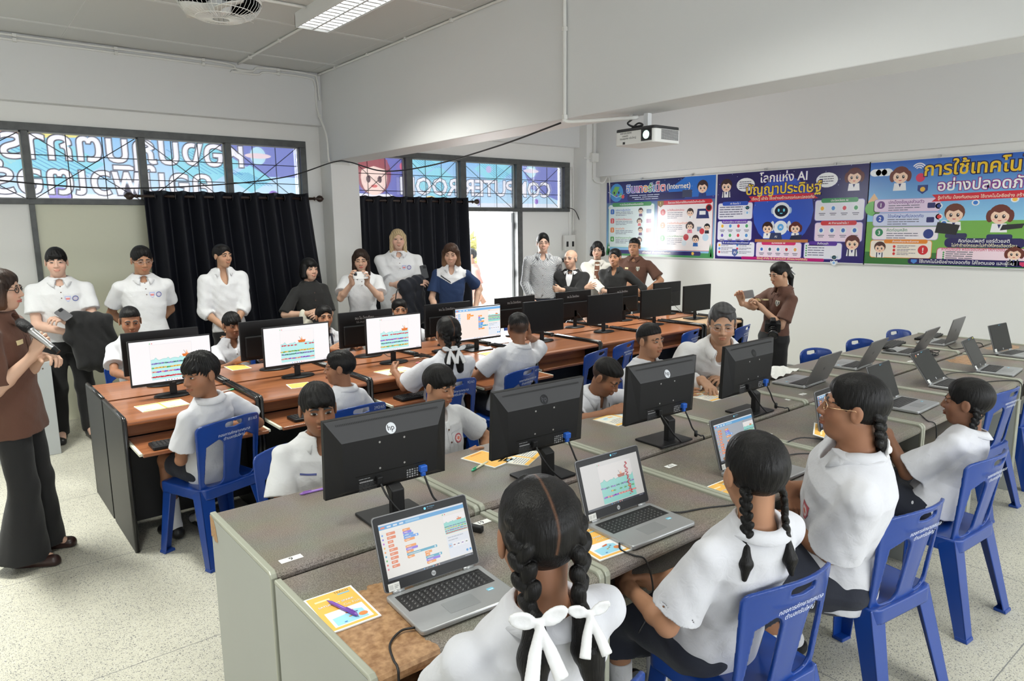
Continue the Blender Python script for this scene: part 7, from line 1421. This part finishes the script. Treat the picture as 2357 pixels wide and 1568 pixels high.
PP('woman with short dark hair in a white jacket over brown', (7.0, 6.74), 0, (6.983, 6.7, 1.50), -4, H=1.63, hh=.225, skin='light', build=.88, sw=.34, hair=('bob', 'black', dict(vol=.08, len=-.32, rough=.02)), glasses=('silver', .0012), eyes=.3, top=dict(col=(.76, .74, .68), sleeve=1.9, off=.024, hem=-.1, patches=(('inner_top', 0, .15, .035, .17, (.19, .08, .05), 'rect'),), vneck=.02, ccol=(.76, .74, .68)), bottom=dict(kind='skirt', col=(.3, .2, .15)), rh=dict(to=(6.82, 6.42, .98), pole=(1, -.5, -.5), d=(-1, .3, 0)), lh=dict(to=(6.92, 6.40, .98), pole=(-1, -.5, -.5), d=(1, .3, 0)), res=R_FAR)
PP('smiling woman with tied hair in a black shirt and shoulder bag strap', (6.97, 6.38), -16, (6.949, 6.35, 1.418), -18, H=1.56, hh=.228, skin='tan', build=1.0, sw=.37, hair=('tied', 'black', dict(bun=1, rough=.006)), expr='smile', top=dict(col=(.012, .012, .012), sleeve=1.3, off=.018, hem=-.1, vneck=.09, open=30), bottom=TROU, rh=dict(to=(6.88, 6.15, .90), pole=(1, -.6, -.4)), lh=dict(to=(6.98, 6.12, .92), pole=(-1, -.6, -.4)), res=R_FAR)
PP('man in brown polo with hand on hip in front of the poster', (7.60, 6.6), -14, (7.567, 6.55, 1.535), -20, H=1.68, hh=.232, skin='tan', build=1.1, sw=.40, hair=('fade', 'black', dict(vol=.06)), expr='smile', eyes=.3, top=scout(hem=.04), bottom=TROU, lh=dict(to=(7.60, 6.36, .93), pole=(-1, -.15, .1), d=(.6, .6, -.4), curl=.5), rh=dict(to=(7.42, 6.42, .86), pole=(1, -.7, 0)), res=R_FAR)
PP('young woman in brown polo taking a photo by the white wall', (6.05, 3.50), -52, (6.016, 3.45, 1.375), -52, H=1.53, hh=.218, nod=14, tilt=4, skin='mid', build=.92, sw=.345, hair=('tied', 'black', dict(bun=0, tail=1, rough=.004)), eyes=.15, top=scout(sleeve=.80, hem=.05, cuff=1.25), bottom=dict(kind='skirt', col=BLACKC, len=1.25), rh=dict(to=(5.655, 3.60, 1.125), pole=(.5, -.4, -1), d=(.05, .3, .95), n=(-.5, .8, .2), curl=.5, thumb=.7), lh=dict(to=(5.78, 3.47, 1.08), pole=(-.5, -.5, -1), d=(.45, .45, .75), n=(.5, .6, .4), curl=.5, thumb=.5), res=.95)
PL = person.last; bow(PL, .0, -.56, .12, .16, 0)
PP('man in rimless glasses and white shirt leaning over the grey desk', (4.24, 3.04), 0, (3.896, 2.62, 1.205), 4, ya=142, H=1.72, hh=.250, sit=.46, nod=14, skin='mid', build=1.05, sw=.40, hair=('sidep', 'grey', dict(vol=.05, rough=.010, line=.08)), glasses=('silver', .0009), eyes=.2, top=dict(col=(.80, .80, .81), sleeve=1.9, off=.018, hem=-.05, vneck=.07, open=30, ch=1.1, cuff=1.15), bottom=TROU, rh=dict(to=(3.70, 2.62, .86), pole=(.8, -.4, -.5), d=(-.3, .9, -.35), n=(.2, -.2, -1), curl=.5, thumb=.6), lh=dict(to=(4.02, 2.62, .80), pole=(-.5, -.2, -1), curl=.4), res=.8)
chair(4.30, 3.10, 142, 'blue chair hidden under the man leaning over the desk')
# pupils
EMB = blend((.45, .10, .12), (.75, .70, .70), (.70, .18, .12))
def shirt(**k): return dict(dict(col=SCHOOL, sleeve=.72, cuff=1.30, off=.020, hem=-.10, vneck=.06, open=34, placket=(.10, .9), btn=5, wr=.0028), **k)
SHORTS = dict(kind='shorts', col=(.014, .016, .026), len=.72); SOCK = ((.72, .72, .74), .42); SKIRT = dict(kind='skirt', col=(.013, .016, .028), len=.45)
pouch = ('name_stitch', -.06, .185, .034, .005, (.12, .14, .35)); pocket = ('pocket_edge', .065, .14, .045, .002, (.60, .61, .65)); emb = ('school_emblem', -.065, .205, .030, .030, EMB, 'disc')
def pupil(label, pos, ya, head, fa, **k):
    d = dict(H=1.42, sit=.432, hh=.215, skin='brown', sock=SOCK, shoes=(.012, .012, .013), sw=.335, build=.92, ya=ya, fa=fa, top=shirt(), bottom=SHORTS, hair=('short', 'black', {}), res=.95, eyes=.55); d.update(k)
    return PP(label, pos, 0, head, **d)
KEEP = 'pupils in white school shirts'
pupil('boy hidden up to his eyes behind the leftmost monitor', (1.12, 6.0), 180, (1.094, 5.98, 1.162), 176, nod=12, hair=('fade', 'black', dict(vol=.04)), hh=.212, rh=dict(to=(.98, 5.62, .80)), lh=dict(to=(1.25, 5.62, .80)))
pupil('boy with curly fringe seated before the white blouse woman', (1.87, 6.0), 178, (1.841, 5.95, 1.06), 186, nod=8, hair=('short', 'black', dict(bang=.18, vol=.05, rough=.03)), hh=.205, top=shirt(patches=(pouch,)), rh=dict(to=(1.75, 5.62, .81)), lh=dict(to=(2.0, 5.62, .81)))
def tie_col(P, pel, N, sp, side, fwd, s, arms):
    r = P - N; u = r @ side; v = -(r @ sp); f = r @ fwd; C = np.tile(np.array(SCHOOL), (len(P), 1)); C[(np.abs(np.abs(u) - .035 - .0 * v) < .010) & (v > .02) & (v < .28) & (f > 0)] = (.012, .014, .03); C[(np.abs(u) < .02 + .04 * np.clip(v - .2, 0, .1)) & (v > .2) & (v < .32) & (f > 0)] = (.012, .014, .03); return C
pupil('girl with parted hair and black tie seen between two monitors', (2.68, 6.0), 180, (2.657, 5.95, 1.055), 172, hair=('tied', 'black', dict(bun=1, rough=.004)), hh=.208, skin='tan', top=shirt(paint=tie_col, fine=1), bottom=SKIRT, rh=dict(to=(2.55, 5.62, .81)), lh=dict(to=(2.82, 5.62, .81)))
pupil('girl whose eyes just show above a lit monitor', (3.45, 6.0), 180, (3.437, 5.95, 1.05), 158, hair=('tied', 'black', dict(bun=1, rough=.004)), hh=.208, skin='tan', bottom=SKIRT, rh=dict(to=(3.3, 5.62, .81)), lh=dict(to=(3.6, 5.62, .81)))
pupil('boy looking back over his shoulder on the chair marked 81/65', (1.10, 4.12), 14, (1.045, 3.98, 1.068), 112, twist=10, hh=.232, nod=6, H=1.44, hair=('short', 'black', dict(bang=.20, vol=.05, rough=.035, freq=26)), top=shirt(fine=1, placket=None), lh=dict(to=(.98, 4.22, .655), pole=(-.6, -1, -.2)), rh=dict(to=(1.28, 4.30, .67), pole=(.6, -1, -.2)), res=.8, eyes=.6)
pupil('smiling boy seen in profile on the chair marked 292/65', (1.84, 3.96), 2, (1.835, 3.93, 1.003), 60, hh=.208, H=1.36, hair=('short', 'black', dict(rough=.02)), top=shirt(placket=None), lh=dict(to=(1.84, 4.18, .66), pole=(-.3, -1, -.6)), rh=dict(to=(1.98, 4.2, .66), pole=(.6, -1, -.2)), expr='smile', res=.85)
G3P = [([(.13 * q, .12, .44), (.20 * q, -.12, .38), (.23 * q, -.30, .16), (.21 * q, -.38, .0), (.15 * q, -.42, -.24), (.13 * q, -.44, -.40)], .090) for q in (1, -1)]
pupil('girl with two white bows on her plaits seen from behind', (2.68, 4.10), -2, (2.701, 4.02, 1.112), -14, hh=.232, H=1.50, sw=.37, build=1.08, showface=False, hair=('braid', 'black', dict(part=1, paths=G3P, tails=[((.13 * q, -.45, -.46), (.17 * q, -.47, -1.02), .15, .12) for q in (1, -1)])), top=shirt(placket=None, fine=1, sleeve=.8), bottom=SKIRT, lh=dict(to=(2.50, 4.42, .80), pole=(-.55, -.3, -1)), rh=dict(to=(2.86, 4.42, .80), pole=(.55, -.3, -1)), res=.8)
for q in (1, -1): bow(person.last, .13 * q, -.50, -.40, .21, 0)
pupil('boy with cropped hair touching his ear on the chair marked 43/65', (3.24, 4.05), -4, (3.335, 4.02, 1.09), -18, hh=.222, H=1.48, sw=.36, build=1.0, showface=False, hair=('fade', 'black', dict(vol=-.05)), top=shirt(placket=None, fine=1), lh=dict(to=(3.06, 4.38, .80), pole=(-.5, -.4, -1)), rh=dict(to=(3.475, 4.06, 1.005), pole=(.8, .2, -1), d=(-.05, .15, 1), n=(-1, .1, 0), curl=.25, thumb=.3), res=.8)
pupil('boy facing us half hidden behind the nearest monitor back', (1.22, 2.99), 176, (1.262, 2.95, 1.038), 166, hh=.228, H=1.48, sw=.36, nod=4, hair=('short', 'black', dict(bang=.16, vol=.04, rough=.02, freq=28)), top=shirt(col=(.66, .665, .675), patches=(('name_stitch', .075, .17, .040, .005, (.10, .12, .32)),), fine=1), rh=dict(to=(1.10, 2.72, .70), pole=(.4, -.5, -1)), lh=dict(to=(1.36, 2.72, .70), pole=(-.4, -.5, -1)), res=.7, eyes=.85)
pupil('boy with a round school badge looking down at his desk', (1.98, 3.0), 180, (1.938, 2.98, 1.035), 196, hh=.210, H=1.42, sw=.34, nod=12, hair=('short', 'black', dict(bang=.17, vol=.04, rough=.012)), top=shirt(col=(.66, .665, .685), patches=(emb, ('pocket_edge', -.065, .155, .045, .0018, (.58, .59, .63)), ('pocket_edge', -.112, .20, .0016, .045, (.58, .59, .63)), ('pocket_edge', -.018, .20, .0016, .045, (.58, .59, .63))), fine=1), rh=dict(to=(1.86, 2.70, .72), pole=(.4, -.5, -1)), lh=dict(to=(2.16, 2.86, .60), pole=(-.6, -.2, -.3)), res=.7, eyes=.12, skin='tan')
pupil('boy bending low over an open booklet', (3.03, 3.04), 182, (3.0, 2.80, .955), 196, hh=.222, H=1.46, nod=34, hair=('fade', 'black', dict(vol=-.02)), top=shirt(vneck=.08, fine=1), rh=dict(to=(2.86, 2.64, .80), pole=(.9, -.5, -.2)), lh=dict(to=(3.12, 2.60, .80), pole=(-.9, -.5, -.2)), res=.75, eyes=.1)
pupil('plump boy in side view watching a monitor', (3.68, 3.08), 176, (3.663, 3.02, 1.07), 182, hh=.222, H=1.46, sw=.37, build=1.22, hair=('fade', 'black', dict(vol=.05)), top=shirt(fine=1, placket=None), rh=dict(to=(3.5, 2.66, .80), pole=(.9, -.6, -.2)), lh=dict(to=(3.86, 2.72, .78), pole=(-.9, -.6, -.2)), res=.75, eyes=.45, skin='tan')
# the four girls nearest the camera
G1P = [([(.15 * q, .06, .44), (.22 * q, -.18, .34), (.26 * q, -.33, .12), (.25 * q, -.36, -.10), (.22 * q, -.38, -.30), (.20 * q, -.44, -.46)], .105) for q in (1, -1)]
pupil('girl with thick plaits and white ribbons, back to us in the foreground', (.98, 1.22), -4, (.931, 1.06, 1.193), -24, hh=.246, H=1.56, sw=.37, build=1.02, nod=6, showface=False, hair=('braid', 'black', dict(part=1, paths=G1P, rough=.008, tails=[((.20 * q, -.46, -.50), (.26 * q, -.58, -1.10), .14, .07) for q in (1, -1)])), top=shirt(placket=None, fine=1, sleeve=.78, wr=.003), bottom=SKIRT, lh=dict(to=(.88, 1.44, .66), pole=(-.3, -.3, -1)), rh=dict(to=(1.06, 1.44, .66), pole=(.3, -.3, -1)), res=.55)
bow(person.last, -.21, -.62, -.46, .21, -.03); bow(person.last, .22, -.60, -.46, .16, .05)
G2P = [([(.20 * q, -.20, .0), (.25 * q, -.26, -.22), (.25 * q, -.30, -.48), (.27 * q, -.34, -.74)], .070) for q in (1, -1)]
pupil('girl with two short plaits and tan skin seen from behind', (1.86, 1.24), -6, (1.795, 1.08, 1.120), -28, hh=.240, H=1.52, sw=.36, build=1.0, nod=2, skin='tan', hair=('braid', 'black', dict(part=0, paths=G2P, rough=.006, tails=[((.27 * q, -.35, -.78), (.31 * q, -.38, -1.16), .085, .03) for q in (1, -1)])), top=shirt(placket=None, fine=1, sleeve=.76, wr=.003), bottom=SKIRT, lh=dict(to=(1.66, 1.43, .655), pole=(-.5, -.5, -1), curl=.5), rh=dict(to=(1.78, 1.42, .64), pole=(.5, -.6, -1), d=(-.8, .6, -.1), curl=.5), res=.6)
G4P = [([(.16 * q, .10, .42), (.24 * q, -.14, .28), (.23 * q, -.33, .02), (.15 * q, -.40, -.24), (.10 * q, -.46, -.50)], .092) for q in (1, -1)]
pupil('heavy girl in round glasses with folded arms, looking left', (2.64, 1.22), 36, (2.535, 1.14, 1.174), 30, hh=.248, H=1.60, sw=.46, build=1.34, nod=-6, glasses=('gold', .0014), hair=('braid', 'black', dict(paths=G4P, rough=.006, tails=[((.0, -.47, -.56), (-.02, -.52, -.95), .13, .06)])), top=shirt(placket=None, fine=2, sleeve=.84, wr=.0025, cuff=1.25, patches=(('school_emblem', -.09, .26, .030, .036, EMB, 'shield'),)), bottom=SKIRT, lh=dict(to=(2.49, 1.37, .690), pole=(-.6, -.7, -1), d=(.2, .9, 0), n=(.3, .1, -1), curl=.4), rh=dict(to=(2.60, 1.42, .775), pole=(.3, .1, -1), d=(-.35, -.45, -.8), n=(.55, .5, -.5), curl=.22, thumb=.2), res=.6, eyes=.4, legs={1: ((.14, .40, .50), (.10, .12, .10)), -1: ((-.14, .40, .50), (-.04, .16, .10))}, shoes=None, sock=((.70, .70, .71), .50), skin='brown')
rp = person.last; F = Fld(); c = rp['hp'](0, -.54, -.52); hh = rp['hh']
for i in range(8): a = i * PI / 4; F.ell(c + (rp['HR'][0] * math.cos(a) + rp['HR'][2] * math.sin(a)) * .026, A(.018, .007, .014), None, .003)
F.ell(c - rp['HR'][1] * .008, A(.016, .012, .016), None, .004)
for q in (-.5, 0, .5): F.loft(c, c + rp['HR'][0] * .04 * q - rp['HR'][2] * .085, rp['HR'][0], [(0, .006, .003, 0), (1, .014, .003, -.004)], .003)
mesh_np('ribbon_rosette', *F.mesh(.0035), mat('ribbon_white'), rp['root'])
for sd in (1, -1):                                     # dark soles of the socks
    an = rp['lg'][sd][2]; F = Fld(); F.cap(an + A(0, -.02, -.035), an + A(0, .13, -.075), .040, .036, .01); F.cut(an + A(0, 0, -.030), (0, .28, 1)); mesh_np('sock_sole', *F.mesh(.005), mat('sock_dark', (.02, .02, .02), .9), rp['root'])
G5P = [([(.18 * q, .08, .38), (.26 * q, -.08, .22), (.27 * q, -.24, -.08), (.24 * q, -.20, -.34), (.24 * q, -.16, -.56)], .080) for q in (1, -1)]
pupil('slim girl seated furthest right with one hand on the desk', (3.62, 1.22), -4, (3.72, 1.14, .992), 10, hh=.226, H=1.48, sw=.35, build=.95, skin='dark', hair=('braid', 'black', dict(paths=G5P, rough=.006, tails=[((.24 * q, -.16, -.60), (.22 * q, -.14, -.85), .07, .03) for q in (1, -1)])), top=shirt(placket=None, fine=1, sleeve=.85, cuff=1.4), bottom=SKIRT, lh=dict(to=(3.60, 1.44, .80), pole=(-.4, -.4, -1), d=(.15, .9, .1), n=(.2, 0, -1), curl=.5), rh=dict(to=(3.72, 1.40, .64), pole=(.4, -.6, -1)), res=.7, eyes=.3)

# ------------------------------------------------------------------ things held or worn
def dirm(p, y, up=(0, 0, 1)):
    y = Vector(y).normalized(); x = y.cross(Vector(up)).normalized(); z = x.cross(y); return Matrix(((x.x, y.x, z.x, p[0]), (x.y, y.y, z.y, p[1]), (x.z, y.z, z.z, p[2]), (0, 0, 0, 1)))
o = thing('microphone', 'silver and black microphone held by the woman in brown', 'microphone'); o.matrix_world = dirm((.365, 4.395, 1.308), Vector((.303, 4.44, 1.385)) - Vector((.430, 4.345, 1.240)))
MB().lathe([(.001, -.115), (.014, -.113), (.017, -.06), (.020, .03), (.022, .055), (.001, .056)], (0, 0, 0), 24, 'y').build('handle', mat('mic_silver', (.55, .55, .56), .28, .9), o, smooth=True)
MB().lathe([(.001, -.13), (.013, -.13), (.0155, -.105), (.0155, -.095), (.001, -.095)], (0, 0, 0), 20, 'y').build('end_cap', BLACKP, o)
MB().lathe([(.001, .05), (.024, .052), (.028, .075), (.028, .085), (.026, .11), (.016, .128), (.001, .132)], (0, 0, 0), 24, 'y').build('grille_head', mat('mic_mesh', (.05, .05, .052), .35, .8, bump=(420, 1.0)), o, smooth=True)
def phone_(label, p, nrm, c, tilt=0, w=.075, h=.155):
    o = thing('phone', label, 'phone'); o.matrix_world = dirm(p, nrm) @ Matrix.Rotation(tilt, 4, 'Y'); MB().prism(rrect(-w / 2, -h / 2, w / 2, h / 2, .012, 4), -.004, .004, 'y').build('case', mat('phone_%s' % str(c), c, .3), o, bevel=.002)
    MB().box((-w / 2 + .003, -.0046, -h / 2 + .004), (w / 2 - .003, -.0041, h / 2 - .004)).build('screen', OFFM, o); MB().prism(rrect(-w / 2 + .006, h / 2 - .042, -w / 2 + .04, h / 2 - .008, .008, 4), .004, .0065, 'y').build('camera_bump', BLACKP, o, bevel=.001)
    for z in (-.016, -.034): MB().lathe([(.001, .0065), (.007, .0065), (.007, .008), (.001, .008)], (-w / 2 + .016, 0, h / 2 + z), 12, 'y').build('lens', mat('lens_dark', (.02, .02, .03), .08), o)
phone_('white phone held sideways by the long-haired woman', (3.372, 6.605, 1.365), (-.45, -.89, .05), (.80, .80, .79), PI / 2)
phone_('grey phone held by the woman taking a photo', (5.672, 3.575, 1.205), (-.8, -.1, -.1), (.35, .36, .37), PI / 2 + .2)
phone_('dark phone in the hand of the tall young man', (.765, 6.87, 1.165), (-.4, -.6, .75), (.12, .12, .13), .9)
phone_('black phone sticking up beside the blonde woman', (4.285, 6.83, 1.345), (-.5, -.85, .1), (.015, .016, .02), .2)
def garment(label, blobs, col, name='jacket', cat='jacket'):
    F = Fld()
    for a, b, ra, rb in blobs: F.cap(a, b, ra, rb, .05)
    F.disp = lambda X, Y, Z: .008 * np.sin(X * 40 + 3 * np.sin(Z * 14)) * np.sin(Z * 11 + X * 25 + Y * 22) + .004 * np.sin(X * 70 + Z * 35); P, Q = F.mesh(.009); c = P.mean(0); c[2] = P[:, 2].min(); o = thing(name, label, cat, tuple(c)); mesh_np('folds', P - c, Q, cloth(col, rough=.9), o)
garment('black jacket draped over the arm of the tall young man', [((.86, 6.94, 1.11), (1.05, 6.98, 1.07), .065, .075), ((.87, 6.93, 1.08), (.90, 6.93, .74), .075, .085), ((.98, 6.95, 1.05), (1.0, 6.95, .72), .085, .09), ((1.06, 6.97, 1.06), (1.12, 6.97, .92), .075, .05), ((.84, 6.93, 1.08), (.80, 6.93, .96), .06, .05)], (.009, .009, .010))
garment('navy jacket folded over the arms of the blonde woman', [((4.02, 6.84, 1.20), (4.22, 6.85, 1.24), .075, .07), ((4.06, 6.83, 1.18), (4.08, 6.83, .80), .08, .10), ((4.18, 6.84, 1.20), (4.21, 6.84, .84), .08, .09)], (.010, .012, .020))
o = thing('handbag', 'small black handbag hanging beside the blonde woman', 'handbag', (3.95, 6.80, 1.0)); F = Fld(); F.ell((0, 0, 0), (.09, .045, .065)); mesh_np('bag', *F.mesh(.007), mat('black_leather', (.012, .012, .013), .35), o); MB().tube(cable([(-.07, 0, .04), (-.05, 0, .14), (0, .02, .18), (.05, 0, .14), (.07, 0, .04)]), .006, 6).build('handle', MATS['black_leather'], o, smooth=True)
o = thing('tote_bag', 'cream folded bag on the forearm of the woman in black', 'bag', (2.80, 6.78, .96)); F = Fld(); F.ell((0, 0, 0), (.04, .03, .085)); F.ell((.05, -.02, -.09), (.05, .03, .07)); mesh_np('bag', *F.mesh(.007), cloth((.72, .69, .58)), o)
def strap(label, pl, pts, col, w=.014, name='bag_strap'):
    F = pl['top']; N, sd, sp, fw = pl['N'], pl['side'], pl['sp'], pl['fwd']; P = []
    for u, v, bk in pts: P.append(F.cast([N + sd * u - sp * v + fw * (.3 if not bk else -.3)], -fw if not bk else fw, .6, 160)[0] + (fw if not bk else -fw) * .004)
    M = MB(); M.grid([[tuple(p - sd * w), tuple(p + fw * .002), tuple(p + sd * w)] for p in [np.array(q) for q in cable(P, 5)]]); M.build(name, mat('strap_%s' % str(col), col, .6), pl['root'], smooth=True, solid=.003)
PL['top'] = PL['B']
strap('x', PL, [(-.05, .0, 0), (-.06, .10, 0), (-.05, .2, 0), (-.01, .29, 0)], (.015, .015, .014), .016, 'camera_strap')
o = thing('camera', 'black camera with large lens at the hip of the photographing woman', 'camera'); o.matrix_world = dirm((5.80, 3.37, .925), (-.75, -.5, -.42))
MB().prism(rrect(-.068, -.05, .068, .045, .014, 3), -.035, .035, 'y').build('body', BLACKP, o, bevel=.005); MB().prism([(-.03, .04), (.03, .04), (.02, .075), (-.02, .075)], -.03, .03, 'y').build('viewfinder', BLACKP, o, bevel=.004)
MB().lathe([(.001, .03), (.036, .032), (.038, .06), (.036, .11), (.042, .118), (.042, .15), (.034, .152), (.001, .145)], (0, 0, -.005), 24, 'y').build('lens', mat('lens_black', (.012, .012, .012), .25), o, smooth=True)
for z in (.07, .095, .135): MB().lathe([(.041, z), (.0435, z), (.0435, z + .008), (.041, z + .008), (.041, z)], (0, 0, -.005), 24, 'y').build('ring', BLACKP, o)
for o, num in NUMS: q = Cv(.0003); q.text(num, 0, 0, .027, (215, 222, 235), 0, 'c', -.01); on_back(q, .125, .775, 'number', o)

# ------------------------------------------------------------------ small pieces hang from the part they sit on
SUBS = {'laptop': {'lid': ('bezel', 'screen', 'logo', 'webcam_label', 'white_sticker', 'sticker_marks', 'lid_logo'), 'base': ('keyboard_well', 'key', 'key_legend', 'touchpad', 'sticker', 'base_underside')},
        'monitor': {'back_cover': ('top_panel', 'vent', 'screw', 'port_recess', 'rating_label', 'vga_plug', 'power_plug', 'handwriting'), 'bezel': ('screen', 'logo')},
        'person': {'body': ('eye', 'eyebrow', 'teeth'), 'shirt': ('collar', 'placket', 'button', 'badge', 'emblem', 'school_emblem', 'name_stitch', 'pocket_edge', 'shirt_front', 'inner_top'), 'hair': ('ribbon_bow', 'ribbon_rosette')},
        'blue_chair': {'backrest': ('lettering', 'number')}, 'keyboard': {'case': ('key',)}, 'wood_desk': {'keyboard_tray': ('slide',), 'side_panel': ('panel_edge',)}, 'projector': {'body': ('lens_panel', 'vent_grille', 'lettering', 'sensor_window')}, 'socket_box': {'plate': ('switch',)}, 'poster': {'board': ('print', 'hook')}}
def base_name(o): return o.name.split('.')[0]
for r in list(COL.objects):
    mp = SUBS.get(base_name(r)) if r.parent is None else None
    if not mp: continue
    ch = list(r.children)
    for part, names in mp.items():
        ps = [c for c in ch if base_name(c) == part]
        if not ps: continue
        i = 0
        for c in ch:
            if base_name(c) in names: c.parent = ps[min(i, len(ps) - 1)] if part == 'side_panel' else ps[0]; i += 1
